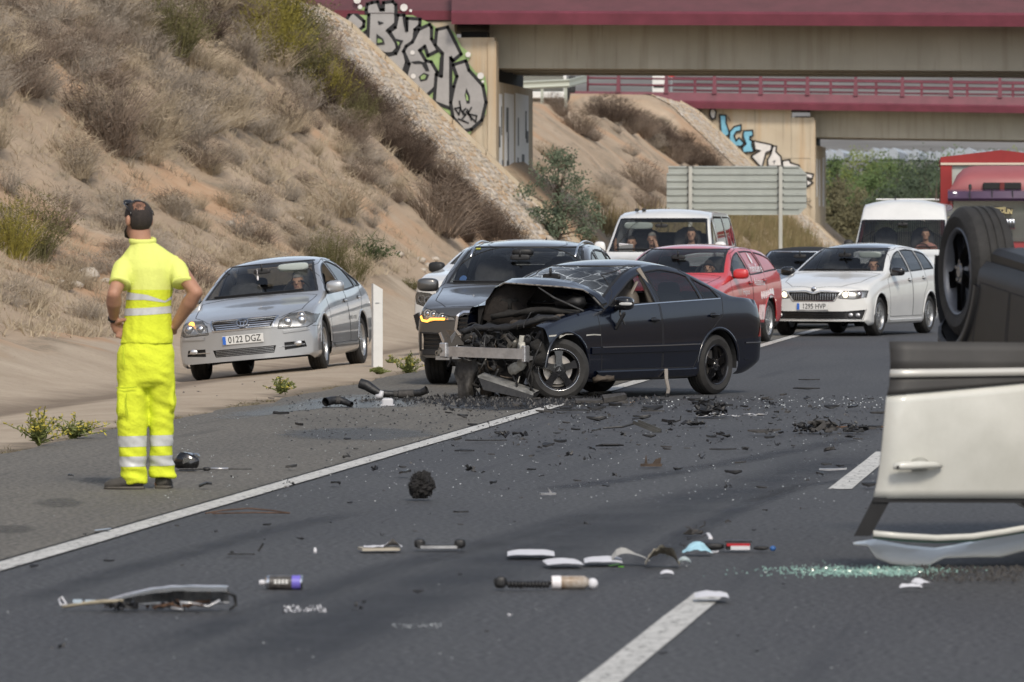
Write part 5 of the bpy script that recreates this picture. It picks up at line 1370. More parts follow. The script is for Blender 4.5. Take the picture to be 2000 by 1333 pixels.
stroke('graffiti_tag', [c2(l_) for l_ in ([(10, 120), (60, 125), (30, 150)], [(70, 125), (70, 155), (100, 130), (120, 160)], [(130, 125), (165, 130), (140, 160)], [(5, 170), (20, 200), (30, 170)], [(50, 170), (50, 205), (80, 180), (90, 210)], [(100, 180), (150, 190), (110, 220)], [(120, 240), (170, 260)], [(1205, 1050), (1210, 1100), (1250, 1090)], [(1210, 1120), (1260, 1155)], [(420, 250), (440, 290)], [(870, 700), (890, 690), (880, 720)])], .035, g2, .03, M_GBLK, root2, o2)
# painted vertical panels on the road-facing side of the near abutment: x = const plane
def side_panel(v0, z0, v1, z1, m, off, uc=15.97, rt=root, oo=o, nm='painted_panel'):
 x = -uc * K + .002 + off
 return mesh_obj(nm, [Vector((x, v0 * K, z0 * K)) - oo, Vector((x, v1 * K, z0 * K)) - oo, Vector((x, v1 * K, z1 * K)) - oo, Vector((x, v0 * K, z1 * K)) - oo], [(0, 1, 2, 3)], m, rt)
rg = random.Random(5)
M_PWH = mat('pale_wall_paint', (.74, .75, .76), .8, var=.12, vs=2, stretch=(1, 6, .5))
side_panel(136.9, 3.05, 137.6, 4.9, M_PWH, .006); side_panel(138.0, 2.6, 140.1, 4.95, M_PWH, .006); side_panel(140.4, 2.55, 143.4, 5.0, M_PWH, .006)
side_panel(136.95, 2.3, 137.7, 3.0, M_GGRY, .009); side_panel(138.0, 2.15, 143.4, 2.85, M_GGRY, .009)
for (v, a, b, w) in ((136.8, 3.6, 4.1, .35), (137.3, 3.9, 4.6, .2), (137.5, 2.8, 3.3, .3), (138.4, 4.0, 4.6, .5), (138.7, 3.2, 4.0, .25), (138.5, 3.1, 3.3, .5), (140.9, 3.7, 4.4, .25), (140.8, 2.85, 3.4, .3), (142.6, 3.9, 4.6, .3), (142.8, 3.8, 4.1, .5), (141.8, 3.15, 3.5, .6), (142.2, 2.9, 3.2, .25)):
 side_panel(v, a, v + w, b, M_GGRY, .012)
for (v, a, b, w) in ((241.5, 3, 4.6, .7), (243.3, 2.6, 4.6, .8), (246, 2.6, 4.7, .9)):
 side_panel(v, a, v + w, b, M_PWH, .006, 14.6, root2, o2)
# ---------------------------------------------------------------- road sign seen from behind
def make_sign():
 Zs = 168; M_SG = mat('galvanised_back', (.36, .385, .36), .55, metal=.25, var=.08, vs=2); s = F / Zs
 root = empty('road_sign', W((1440 - 1000) / s, Zs, 0), R(6.52)); tag(root, 'back of large ribbed grey road sign on two posts', 'road sign')
 zt = HC + (448 - 325) / s; zb = HC + (448 - 420) / s; x0 = (1302 - 1440) / s; x1 = (1575 - 1440) / s; n = 7; h = (zt - zb) / n
 for i in range(n):
  a = zb + h * i; c = .22 if i in (0, n - 1) else 0
  pr = [(0, 0), (0, h), (-.05, h - .01), (-.05, h - .045), (-.012, h - .06), (-.012, .02), (-.03, .0)]
  cl = lambda z: .0
  xa_ = x0 + (.10 if i == 0 else .05 if i == n - 1 else 0); xb_ = x1 - (.22 if i in (0, n - 1) else 0)
  V = [Vector((x, y, a + z)) for x in (xa_, xb_) for y, z in pr]; m_ = len(pr)
  q = MB(); q._add(V, [(k, (k + 1) % m_, (k + 1) % m_ + m_, k + m_) for k in range(m_)] + [tuple(range(m_)), tuple(range(2 * m_ - 1, m_ - 1, -1))])
  if i in (0, n - 1):
   sg = -1 if i == 0 else 1; zc = a + (h if i == 0 else 0)
   q._add([Vector((xb_, -.012, a)), Vector((xb_, -.012, a + h)), Vector((xb_ + .2, -.012, zc)), Vector((xb_, 0, a)), Vector((xb_, 0, a + h)), Vector((xb_ + .2, 0, zc))], [(0, 2, 1), (3, 4, 5), (0, 3, 5, 2), (1, 2, 5, 4)])
  q.build('slat', M_SG, root)
 M_PO = mat('galvanised_post', (.46, .46, .42), .5, metal=.2, var=.08, vs=3)
 for px in (1348, 1524):
  x = (px - 1440) / s; p = MB().box((x, -.11, (zt - .3) / 2), (.11, .11, zt + .28), ch=.01); p.build('post', M_PO, root)
  q = MB()
  for i in range(n): q.box((x, -.055, zb + h * (i + .93)), (.2, .02, .03))
  q.build('clamp', M_BLACK, root)
make_sign()
# ---------------------------------------------------------------- marker post beside the shoulder
def make_post():
 p = G(737, 719, -.03); root = empty('marker_post', p, R(6.52 + 18)); tag(root, 'white plastic roadside marker post with slanted top and black strip', 'marker post')
 hh = 1.0; V = [(-.06, -.03, 0), (.06, -.03, 0), (.06, .05, 0), (-.06, .05, 0), (-.06, -.03, hh + .04), (.06, -.03, hh - .03), (.06, .05, hh - .03), (-.06, .05, hh + .04)]
 q = MB(); q._add(V, [(3, 2, 1, 0), (4, 5, 6, 7), (0, 1, 5, 4), (1, 2, 6, 5), (2, 3, 7, 6), (3, 0, 4, 7)]); q.build('post_body', mat('white_plastic', (.62, .62, .6), .5, var=.06, vs=6), root)
 MB().box((.0625, .01, .72), (.008, .05, .24)).build('reflector_band', M_BLACK, root)
 MB().box((-.01, -.0325, .8), (.05, .006, .012)).build('post_clip', M_ALLOY, root)
make_post()
# ---------------------------------------------------------------- vegetation
M_DRY = [mat('dry_stalk_%s' % a, c, .95, spec=.1, var=.35, vs=1.5) for a, c in (('grey', (.31, .265, .215)), ('brown', (.20, .155, .12)), ('straw', (.36, .295, .21)), ('dark', (.085, .062, .048)), ('olive', (.13, .12, .055)), ('yellow', (.22, .19, .045)), ('green', (.065, .085, .04)))]
def blades(rg, n, rad, h, w, lean=.5, flat=1.0, k=3, leaf=0):
 V = []; Fc = []
 for i in range(n):
  a = rg.uniform(0, 2 * math.pi); rr = rad * math.sqrt(rg.random()) * .45; bx, by = rr * math.cos(a), rr * math.sin(a) * flat
  a2 = a + rg.gauss(0, .7); ln = rg.uniform(.15, 1) * lean; hh = h * rg.uniform(.5, 1.05) * (1 - .35 * ln); out = rad * ln
  w2 = w * rg.uniform(.6, 1.3); wx, wy = -math.sin(a2 + .8) * w2, math.cos(a2 + .8) * w2; b = len(V)
  cur = rg.gauss(0, .12) * rad
  for j in range(k + 1):
   t = j / k; x = bx + math.cos(a2) * out * t**1.4 + cur * t * (1 - t) * 2; y = by + math.sin(a2) * out * t**1.4 + cur * t * (1 - t); z = hh * (t - .12 * t * t * ln)
   tw = (1 - t * .8)
   V.append((x - wx * tw, y - wy * tw, z - .03)); V.append((x + wx * tw, y + wy * tw, z - .03))
  for j in range(k): Fc.append((b + 2 * j, b + 2 * j + 1, b + 2 * j + 3, b + 2 * j + 2))
  for q in range(leaf):
   t = rg.uniform(.3, 1); x = bx + math.cos(a2) * out * t**1.4; y = by + math.sin(a2) * out * t**1.4; z = hh * (t - .12 * t * t * ln); s = rg.uniform(.025, .06)
   d = Vector((rg.gauss(0, 1), rg.gauss(0, 1), rg.gauss(.4, 1))).normalized() * s; e = Vector((rg.gauss(0, 1), rg.gauss(0, 1), rg.gauss(0, 1))).normalized() * s * .4
   c = Vector((x, y, z)); b = len(V); V += [c, c + d * .5 + e, c + d, c + d * .5 - e]; Fc.append((b, b + 1, b + 2, b + 3))
 return V, Fc
def bush_mesh(name, seed, n, rad, h, w, m, lean=1.0, leaf=0, k=3, twig=0):
 rg = random.Random(seed); V, Fc = blades(rg, n, rad, h, w, lean, 1, k, leaf)
 for i in range(twig):
  a = rg.uniform(0, 6.28); t = rg.uniform(.2, .95); r0 = rad * t**.8 * rg.random()**.5; z = h * rg.uniform(.25, 1) * (1 - .5 * (r0 / rad)**2)
  c = Vector((r0 * math.cos(a), r0 * math.sin(a), z)); d = Vector((rg.gauss(0, 1) + math.cos(a), rg.gauss(0, 1) + math.sin(a), rg.gauss(.8, .6))).normalized() * rg.uniform(.1, .28); e = Vector((rg.gauss(0, 1), rg.gauss(0, 1), rg.gauss(0, 1))).normalized() * w * .7
  b = len(V); V += [c - e, c + e, c + d]; Fc.append((b, b + 1, b + 2))
 me = bpy.data.meshes.new(name); me.from_pydata([tuple(v) for v in V], [], Fc); me.materials.append(m); me.update(); return me
def place_bush(me, name, label, cat, group, p, s=1.0, rz=None, tilt=True, sz=None):
 o = bpy.data.objects.new(name, me); link(o); o.location = p - Vector((0, 0, .04)); o.scale = (s, s, sz or s)
 o.rotation_euler = (rnd.uniform(-.1, .1), rnd.uniform(.05, .25) if tilt else 0, rnd.uniform(0, 6.28) if rz is None else rz)
 return tag(o, label, cat, group)
dry_meshes = [bush_mesh('dry_bush', 10 + i, 300, .85, .75, .010, M_DRY[[0, 0, 2, 1, 0, 2][i]], 1.0, 0, 3, 500) for i in range(6)]
dark_meshes = [bush_mesh('dark_bush', 30 + i, 330, 1.0, 1.1, .012, M_DRY[[3, 1, 3][i]], .95, 0, 3, 900) for i in range(3)]
ygreen = [bush_mesh('green_bush', 50 + i, 220, 1.1, 1.6, .012, M_DRY[[5, 4, 5][i]], .8, 10, 3, 500) for i in range(3)]
lowgreen = [bush_mesh('low_green_plant', 60 + i, 120, .5, .4, .010, M_DRY[[6, 4][i]], 1.0, 6, 3, 150) for i in range(2)]
# many grey dry bushes over the embankment
cnt = 0; tries = 0; rg = random.Random(11)
while cnt < 205 and tries < 6000:
 tries += 1; px = rg.uniform(-40, 1010); py = rg.uniform(-30, 640)
 p = cast(px, py)
 if p is None: continue
 d = -p.x / K; v = p.y / K
 if d < 14.6 or v > 121.5: continue
 dens = .5 + .9 * noise.noise(Vector((p.x * .28, p.y * .055, 4))) + (.45 if py < 60 + (px * .42) and px > 100 else 0) + (.3 if 430 < px < 900 and 150 < py < 420 else 0)
 if d < 17.5: dens -= .25
 if rg.random() > dens: continue
 k = rg.uniform(.5, 1.05) * (1.0 if d > 17 else .6)
 place_bush(rg.choice(dry_meshes), 'dry_bush', 'grey-brown leafless dry bush on the sandy embankment left of the bridges', 'bush', 'dry bushes on the embankment', p, k); cnt += 1
# dark thicket along the stone slope
for i in range(115):
 t = 1 - ((i * .618) % 1); d = 13.9 + 9.5 * (1 - t); v = 122.3 - abs(rg.gauss(0, 3.2 + 4 * (1 - t))); p = Vector((-d * K, v * K, 0)); p.z = hgt(p.x, p.y)
 place_bush(rg.choice(dark_meshes), 'dark_bush', 'dark brown dry bush in the thicket beside the stone slope', 'bush', 'dark bushes beside the stone slope', p, rg.uniform(.6, 1.0) * (1.2 - .5 * t))
for i, (px, py, s) in enumerate(((520, 60, 1.2), (560, 40, 1.3), (600, 30, 1.4), (640, 70, 1.2), (590, 110, 1.1), (630, 150, 1.0), (540, 20, 1.3), (690, 190, .8), (345, 15, .5))):
 p = cast(px, py + 60, 60, 125)
 if p: place_bush(ygreen[i % 3], 'green_bush', ('first', 'second', 'third', 'fourth', 'fifth', 'sixth', 'seventh', 'right-hand', 'lone')[i] + ' yellow-green bush high on the embankment left of the silver graffiti' if i < 7 else ('yellow-green bush touching the graffiti wall\'s stone slope' if i == 7 else 'lone dull bush at the top edge of the embankment, far from the bridge'), 'bush', 'yellow-green bushes at the top of the embankment', p, s * .82)
for i, (px, py, s, me, nm, lb) in enumerate(((50, 505, .75, ygreen[1], 'green_bush', 'upright yellow-green bush at the left edge left of the man'), (15, 500, .6, ygreen[0], 'green_bush', 'low yellow-green bush at the far left edge of the slope'), (640, 520, .5, ygreen[1], 'green_bush', 'olive bush right above the roof of the silver car'), (690, 545, .42, ygreen[1], 'green_bush', 'olive bush right behind the silver car'), (715, 500, 1.1, lowgreen[0], 'green_plant', 'low dark green plant uphill of the silver car'), (650, 420, 1.2, dry_meshes[2], 'dry_bush', 'pale straw-coloured dry tuft in the middle of the slope'), (850, 450, 1.1, dark_meshes[1], 'dry_bush', 'reddish brown dry bush above the grey car'), (195, 270, 1.2, dark_meshes[1], 'dry_bush', 'round grey-brown bush alone on the sandy left slope'), (50, 130, .8, dark_meshes[1], 'dry_bush', 'small round dark bush high at the left edge'), (45, 180, .7, dark_meshes[1], 'dry_bush', 'second round dark bush below the high one at the left edge'), (330, 100, .9, ygreen[1], 'green_bush', 'dull green bush among grey brush near the top'), (800, 560, .5, lowgreen[1], 'green_plant', 'low olive plant on the verge left of the grey car'))):
 p = cast(px, py)
 if p: place_bush(me, nm, lb, 'bush', None, p, s)
# low dry grass and litter, uncountable
V = []; Fc = []; rg = random.Random(21); n = 0
while n < 5200:
 d = rg.uniform(13.9, 27); v = rg.uniform(46, 121.5); p = Vector((-d * K, v * K, 0)); p.z = hgt(p.x, p.y)
 if p.x / (p.y + 1e-6) < -.212: continue
 if noise.noise(Vector((p.x * .5, p.y * .12, 8))) + noise.noise(Vector((p.x * 2, p.y * .6, 3))) * .5 < rg.uniform(-.45, .25): n += .25; continue
 a, b = blades(rg, rg.randint(7, 14), rg.uniform(.15, .35), rg.uniform(.12, .38), .008, 1.2, 1, 2); k = len(V)
 V += [(p.x + q[0], p.y + q[1], p.z + q[2]) for q in a]; Fc += [tuple(i + k for i in f) for f in b]; n += 1
tag(mesh_obj('dry_grass', V, Fc, mat('dry_grass', (.34, .28, .2), .95, var=.4, vs=.8, spec=.1)), 'short dry grass over the sandy embankment', 'grass', kind='stuff')
# low growth on the orange bank between the bridges and around the far bridge
for i in range(60):
 px = rg.uniform(1045, 1420); py = rg.uniform(200, 455); p = cast(px, py, 144, 226)
 if p is None or p.y / K < 144.5 or -p.x / K < 13.4 or p.y / K > 226: continue
 place_bush(rg.choice(dry_meshes + dark_meshes[1:2]), 'dry_bush', 'dry bush on the orange bank between the two bridges', 'bush', 'dry bushes between the bridges', p, rg.uniform(.4, .95))
for i in range(26):
 t = i / 25; px = 1130 + 260 * t + rg.gauss(0, 9); py = 195 + 140 * t + rg.gauss(0, 6); p = cast(px, py, 144, 228)
 if p is None or p.y / K > 226.6: continue
 place_bush(rg.choice(dark_meshes), 'dark_bush', 'dark bush along the foot of the far stone slope', 'bush', 'dark bushes along the far stone slope', p, rg.uniform(.6, .95))
V = []; Fc = []
for i in range(2600):
 v = rg.uniform(126, 235); d = rg.uniform(9.3, 13.2); p = Vector((-d * K, v * K, 0)); p.z = hgt(p.x, p.y)
 if i % 2: d = rg.uniform(12.0, 14.8); v = rg.uniform(146, 226); p = Vector((-d * K, v * K, 0)); p.z = hgt(p.x, p.y)
 a, b = blades(rg, 14, .35, rg.uniform(.4, 1.05), .016, .8, 1, 2); k = len(V); V += [(p.x + q[0], p.y + q[1], p.z + q[2]) for q in a]; Fc += [tuple(i + k for i in f) for f in b]
tag(mesh_obj('tall_verge_grass', V, Fc, mat('tall_grass', (.25, .19, .11), .95, spec=.1, vs=.5, col2=(.13, .12, .055))), 'tall olive-brown grass on the verge below the road sign', 'grass', kind='stuff')
# trees
def leaf_cluster(rg, V, Fc, c, rad, n, s, up=.3):
 for i in range(n):
  d = Vector((rg.gauss(0, 1), rg.gauss(0, 1), rg.gauss(0, .85))); d = d.normalized() * rad * rg.random()**.45; p = c + d
  u = Vector((rg.gauss(0, 1), rg.gauss(0, 1), rg.gauss(up, 1))).normalized() * s * rg.uniform(.6, 1.3); w = u.orthogonal().normalized() * s * rg.uniform(.22, .4)
  b = len(V); V += [p, p + u * .5 + w, p + u, p + u * .5 - w]; Fc.append((b, b + 1, b + 2, b + 3))
M_LEAF = [mat('leaf_%s' % a, c, .75, var=.35, vs=.9, spec=.25) for a, c in (('sage', (.10, .125, .08)), ('green', (.085, .125, .045)), ('dark', (.055, .075, .045)), ('lime', (.15, .18, .05)), ('olive', (.12, .11, .06)))]
M_BARK = mat('bark', (.12, .09, .07), .95, var=.3, vs=8, bump=.5)
def tree(name, label, cat, p, h, rad, m, seed, nl=46, n=70, s=.1, group=None, shape=1.0, trunk=.05, low=.12):
 rg = random.Random(seed); root = empty(name, p); tag(root, label, cat, group); V = []; Fc = []; tk = MB()
 tk.tube([Vector((0, 0, -.1)), Vector((.03 * h, 0, h * .3)), Vector((-.02 * h, .02 * h, h * .6)), Vector((0, 0, h * .85))], [trunk * h * .5, trunk * h * .36, trunk * h * .22, .01], 7)
 for i in range(nl):
  a = rg.uniform(0, 6.28); t = rg.uniform(low, 1); prof = math.sin(math.pi * (t * .85 + .12))**.7 * shape; r = rad * prof * rg.uniform(.35, 1.1)
  c = Vector((r * math.cos(a), r * math.sin(a), h * t * rg.uniform(.94, 1.04)))
  tk.tube([Vector((0, 0, h * t * .55)), c * .5 + Vector((0, 0, h * t * .32)), c], [trunk * h * .12, trunk * h * .08, .006], 4)
  leaf_cluster(rg, V, Fc, c, rad * rg.uniform(.14, .34), n, s)
 tk.build('trunk', M_BARK, root, True); mesh_obj('crown', V, Fc, m, root)
 return root
p = cast(1093, 462, 125, 136) or At(1093, 462, 134)
q = W((1090 - 1000) / F * 133 * K, 133 * K); q.z = hgt(q.x, q.y)
tree('young_tree', 'bushy grey-green young tree at the foot of the near abutment', 'tree', q, 2.15, .95, M_LEAF[0], 4, 60, 75, .075, low=.08)
q2 = W((1160 - 1000) / F * 131 * K, 131 * K);
tree('leafy_bush', 'olive-green bush right of the young tree under the near bridge', 'bush', Vector((W(150 / F * 134 * K, 134 * K).x, W(150 / F * 134 * K, 134 * K).y, .3)), 1.1, .8, M_LEAF[4], 6, 30, 60, .07)
fr = [(1640, 322, 300, 2.6, 1), (1685, 308, 310, 3.2, 3), (1735, 312, 305, 2.8, 1), (1770, 345, 290, 2.6, 2), (1800, 318, 290, 3.0, 2), (1830, 325, 285, 2.8, 2), (1650, 360, 280, 1.8, 4), (1705, 352, 285, 2.0, 1), (1745, 372, 275, 1.8, 2), (1630, 395, 270, 1.4, 4), (1870, 318, 300, 3.0, 1), (1940, 312, 310, 3.0, 2), (1990, 318, 305, 3.0, 3)]
for i, (px, py, Z, rad, mi) in enumerate(fr):
 t = At(px, py, Z * K); zz = max(.3, hgt(t.x, t.y, False)); h = t.z - zz
 tree('broadleaf_tree', ['first', 'second', 'third', 'fourth', 'fifth', 'sixth', 'seventh', 'eighth', 'ninth', 'tenth', 'eleventh', 'twelfth', 'last'][sorted(fr).index(fr[i])] + ' from the left: ' + ['', 'fresh green round tree seen under the far bridge', 'dark green drooping tree seen under the far bridge', 'tall bright green tree seen under the far bridge', 'brown-green shrub seen under the far bridge'][mi], 'tree', Vector((t.x, t.y, zz)), h, rad, M_LEAF[{1: 1, 2: 2, 3: 3, 4: 4}[mi]], 100 + i, 46, 80, .16, 'trees beyond the far bridge', low=.05)
V = []; Fc = []; rg2 = random.Random(3)
for i in range(900):
 x = rg2.uniform(-22, 26); y = rg2.uniform(268, 330); leaf_cluster(rg2, V, Fc, Vector((x, y, max(.3, hgt(x, y, False)) + rg2.uniform(.1, 1.3))), rg2.uniform(.5, 1.1), 26, .2)
tag(mesh_obj('scrub', V, Fc, mat('far_scrub', (.10, .085, .06), .9, vs=.15, col2=(.06, .065, .035), spec=.1)), 'brown and olive scrub beyond the far bridge', 'scrub', kind='stuff')
V = []; Fc = []
for i in range(420):
 y = rg2.uniform(430, 1300); x = rg2.uniform(-.03, .0) * y; x = (rg2.uniform(600, 1100) / F * CA - SA) * y; leaf_cluster(rg2, V, Fc, Vector((x, y, far_h(x, y) + rg2.uniform(.3, 2))), rg2.uniform(1.2, 3), 26, .7)
tag(mesh_obj('distant_trees', V, Fc, M_LEAF[2]), 'distant dark trees scattered over the rising plain', 'trees', kind='stuff')
# greenhouses on the plain, far beyond
M_GH = mat('greenhouse_plastic', (.33, .355, .39), .4, var=.2, vs=.05)
for i in range(10):
 Z = 1000 + (i % 3) * 90; px = 1560 + i * 52 + (i % 2) * 9; x = (px - 1000) / F * Z; pw = W(x, Z); z = far_h(pw.x, pw.y); q = MB(); w_ = 5.2
 want = HC + (448 - (293 + (i % 3) * 3)) / F * Z
 for k in range(3):
  q._add([Vector((-2.6 + k * 1.73, yy, zz)) for yy in (0, 40) for zz in (0,)] + [Vector((-2.6 + k * 1.73, yy, 1.3)) for yy in (0, 40)] + [Vector((-1.73 + k * 1.73, yy, 2.0)) for yy in (0, 40)] + [Vector((-.88 + k * 1.73, yy, 1.3)) for yy in (0, 40)] + [Vector((-.88 + k * 1.73, yy, 0)) for yy in (0, 40)],
  [(0, 2, 4, 6, 8), (1, 9, 7, 5, 3), (2, 3, 5, 4), (4, 5, 7, 6), (0, 1, 3, 2), (6, 7, 9, 8)])
 o_ = q.build('greenhouse', M_GH); o_.location = (pw.x, pw.y, max(z, want - 1.6)); tag(o_, 'long pale plastic greenhouse on the distant plain', 'greenhouse', 'greenhouses on the plain')
# roadside weeds: stem, leaves, yellow tips
M_WEED = mat('weed_leaf', (.12, .14, .035), .8, var=.3, vs=6); M_WEEDY = mat('weed_flower', (.36, .30, .04), .8, var=.3, vs=6)
def weed(label, p, h, n, seed, spread=.5, yel=.5, lean=0):
 rg = random.Random(seed); root = empty('roadside_weed', p); tag(root, label, 'weed'); st = MB(); V = []; Fc = []; V2 = []; F2 = []
 for i in range(n):
  a = rg.uniform(0, 6.28); ln = rg.uniform(.1, 1) * spread; hh = h * rg.uniform(.5, 1) * (1 - .4 * ln / max(spread, .01)); pts = []
  for k in range(5):
   t = k / 4; pts.append(Vector((math.cos(a) * ln * h * t**1.5 + lean * t * h, math.sin(a) * ln * h * t**1.5, hh * (t - .15 * ln * t * t))))
  st.tube(pts, [.005, .004, .004, .003, .002], 4)
  for q in range(30):
   t = rg.uniform(.15, 1.0); k = min(3, int(t * 4)); c = pts[k].lerp(pts[k + 1], t * 4 - k); d = Vector((rg.gauss(0, 1), rg.gauss(0, 1), rg.gauss(.5, .6))).normalized() * rg.uniform(.03, .075) * (1.15 - .5 * t); e = d.orthogonal().normalized() * .007
   tgt, tf = (V2, F2) if t > .62 and rg.random() < yel else (V, Fc); b = len(tgt); tgt += [c, c + d * .5 + e, c + d, c + d * .5 - e]; tf.append((b, b + 1, b + 2, b + 3))
 st.build('stem', M_WEED, root); tag(mesh_obj('leaf_mass', V, Fc, M_WEED, root), kind='stuff')
 if V2: tag(mesh_obj('flower_mass', V2, F2, M_WEEDY, root), kind='stuff')
weed('tall goldenrod-like weed with yellow tips at the asphalt edge, left', G(75, 872), .38, 26, 1, .75, .6)
weed('sprawling weed with yellowish tips just left of the man', G(140, 858), .24, 20, 2, 1.1, .5, .25)
weed('small green weed on the asphalt edge in front of the silver car', G(548, 770, -.0), .24, 15, 3, .8, .25)
weed('green upright weed beside the front wheel of the grey car', G(798, 734, -.03), .34, 22, 4, .55, .15)
weed('low dry weed at the foot of the marker post', G(742, 730, -.02), .08, 22, 5, 2.2, 0)
weed('thin dry weed between the marker post and the grey car', G(770, 715, -.05), .16, 8, 6, 1.0, .2)
# grass patches on the shoulder's broken edge
V = []; Fc = []; rg = random.Random(77)
for i in range(900):
 v = rg.uniform(40, 90); d = 8.45 + .25 * fbm((v * .35, 2, 5), 3) + rg.gauss(0, .1); p = Vector((-d * K, v * K, 0)); p.z = hgt(p.x, p.y)
 if noise.noise(Vector((v * .5, 3, 1))) < -.05: continue
 a, b = blades(rg, 6, .08, rg.uniform(.02, .05), .004, 1.3, 1, 2); k = len(V); V += [(p.x + q[0], p.y + q[1], p.z + q[2] + .03) for q in a]; Fc += [tuple(i + k for i in f) for f in b]
tag(mesh_obj('edge_grass', V, Fc, mat('edge_grass', (.14, .12, .06), .95, var=.4, vs=3)), 'sparse low grass along the edge of the asphalt', 'grass', kind='stuff')
# stones lying on the slope
rg = random.Random(9); M_ROCK = mat('pale_rock', (.42, .37, .31), .9, var=.15, vs=6, bump=.4)
for i, (px, py, s) in enumerate(((168, 547, .22), (820, 512, .12), (835, 522, .1), (850, 509, .09), (842, 528, .08), (826, 530, .07), (150, 560, .1), (450, 440, .1), (585, 430, .09), (300, 540, .08), (780, 500, .1), (205, 552, .08), (120, 555, .07))):
 p = cast(px, py)
 if not p: continue
 bm = bmesh.new(); bmesh.ops.create_icosphere(bm, subdivisions=2, radius=s)
 for v in bm.verts: v.co *= 1 + .3 * noise.noise(v.co * 9 + Vector((i, 0, 0))); v.co.z *= .65
 me = bpy.data.meshes.new('rock'); bm.to_mesh(me); bm.free(); me.materials.append(M_ROCK); o_ = bpy.data.objects.new('rock', me); link(o_); o_.location = p + Vector((0, 0, s * .25)); tag(o_, 'pale stone lying on the dry slope' if i else 'largest pale rock on the slope, left of the man at head height', 'rock', 'pale stones on the slope' if i else None)
# ---------------------------------------------------------------- vehicles in the queue
av = make_avensis(); q3 = make_q3(); suvw = make_suv_white(); sk = make_skoda(); wg = make_wagon(); cb = make_cabrio(); vn = make_van(); tr = make_transit()
# ---------------------------------------------------------------- the wrecked dark saloon
MERC = auto(dict(L=4.526, W=1.728, H=1.426, wf=.80, wr=3.515, r=.317, rr=.215, tw=.22, paint=P_NAVY, tumble=.50, bow=(.26, .20), rim=M_ALLOYB, lag=.12,
top=[(0, .60), (.05, .68), (.3, .77), (.8, .875), (1.2, .94), (1.36, .97), (1.75, 1.19), (2.1, 1.345), (2.45, 1.41), (2.75, 1.426), (3.1, 1.395), (3.45, 1.29), (3.8, 1.13), (4.02, 1.05), (4.2, 1.035), (4.45, 1.02), (4.5, .95), (4.526, .85)],
belt=[(0, .5), (.15, .62), (.5, .74), (1.1, .86), (1.5, .90), (2.5, .935), (3.5, .97), (4.1, .975), (4.526, .86)],
bot=[(0, .24), (.25, .18), (.6, .18), (4.0, .21), (4.526, .33)],
wins=[(1.60, 2.42, 1.66, 2.36), (2.52, 3.24, 2.46, 3.16), (3.30, 3.58, 3.22, 3.5)], wt_off=.045, wz=(.985, 1.36), wl=(1.2, 2.5), rz=(1.08, 1.3), rl=(3.2, 4.05), cowl=1.36, dash_z=.93,
doors=[('door', [(1.40, .30), (1.36, .86), (1.60, .96), (2.0, 1.27), (2.40, 1.37), (2.47, .93), (2.47, .30)]), ('door', [(2.49, .30), (2.49, .93), (2.44, 1.375), (3.0, 1.35), (3.64, 1.05), (3.60, .84), (3.28, .62), (3.05, .30)])],
handles=[(2.34, .80), (3.42, .835)], ws_glass=M_GLASS_C, handle_mat=M_GLOSSBLK, nohood=True, hood=None, nohead=True, bumper_l=None, bumper_r=(3.98, .57), seal=.02,
voids=[([(-1, -.1), (.50, -.1), (.50, .5), (.42, 1.2), (-1, 1.2)], 'side', lambda c: True), ([(-1, -.1), (.9, -.1), (.9, 1.2), (-1, 1.2)], 'side', lambda c: c[1] > .1), ([(.8, -.1), (1.38, -.1), (1.38, 1.2), (.8, 1.2)], 'side', lambda c: c[1] > .3),
([(-1, -.70), (.5, -.70), (1.0, -.735), (1.40, -.72), (1.40, .74), (-1, .70)], 'top', lambda c: c[5] > .2 and c[0] < 1.42 and c[2] > .5)],
lost=(.80, 1), ub=(1.1, 3.9), one_mirror=-1, mirror=(1.72, .95), mirror_mat=M_GLOSSBLK, msize=(.07, .10, .07), seat_l=2.05, seat_z=.3, rvm_l=1.7, rvm_z=1.25, seat_mat=mat('taupe_leather', (.11, .095, .08), .6, var=.2, vs=4), spokes=5, style='wide', open={(0, 'L')}))
MPOS = G(1088, 783); MPSI = 36.5
merc, MB_ = build_car('wrecked_car', 'dark navy saloon with its front torn off and engine exposed, standing across the edge line', MERC, MPOS, MPSI, ref=(MERC['wf'], -MERC['W'] / 2 + .14), steer=R(-44))
MS = .965
rm = merc.rotation_euler.to_matrix(); merc.scale = (MS, MS, MS); merc.location = Vector(MPOS) - rm @ (Vector((MERC['wf'], -MERC['W'] / 2 + .14, 0)) * MS)
Minv = (Matrix.Translation(merc.location) @ rm.to_4x4() @ Matrix.Scale(MS, 4)).inverted()
def Lm(px, py, Z): return Minv @ At(px, py, Z)
def LP(px, py, l):
 """local point at body station l seen at a pixel"""
 lo, hi = 40.0, 70.0
 for _ in range(50):
  m = (lo + hi) / 2
  if (Minv @ At(px, py, m)).x < l: lo = m
  else: hi = m
 return Minv @ At(px, py, (lo + hi) / 2)
M_ENG = [mat('engine_' + a, c, r_, metal=mt, var=.45, vs=14, bump=.3, bs=25) for a, c, r_, mt in (('black', (.014, .014, .015), .6, 0), ('grey', (.05, .05, .05), .5, .4), ('grime', (.07, .055, .042), .8, .1), ('alu', (.22, .21, .19), .45, .7), ('soot', (.014, .013, .012), .9, 0))]
M_ALU = mat('crash_beam_aluminium', (.46, .46, .47), .38, metal=.75, var=.22, vs=7, bump=.3, bs=14)
M_OFFW = mat('scratched_off_white', (.38, .37, .33), .6, var=.4, vs=9)
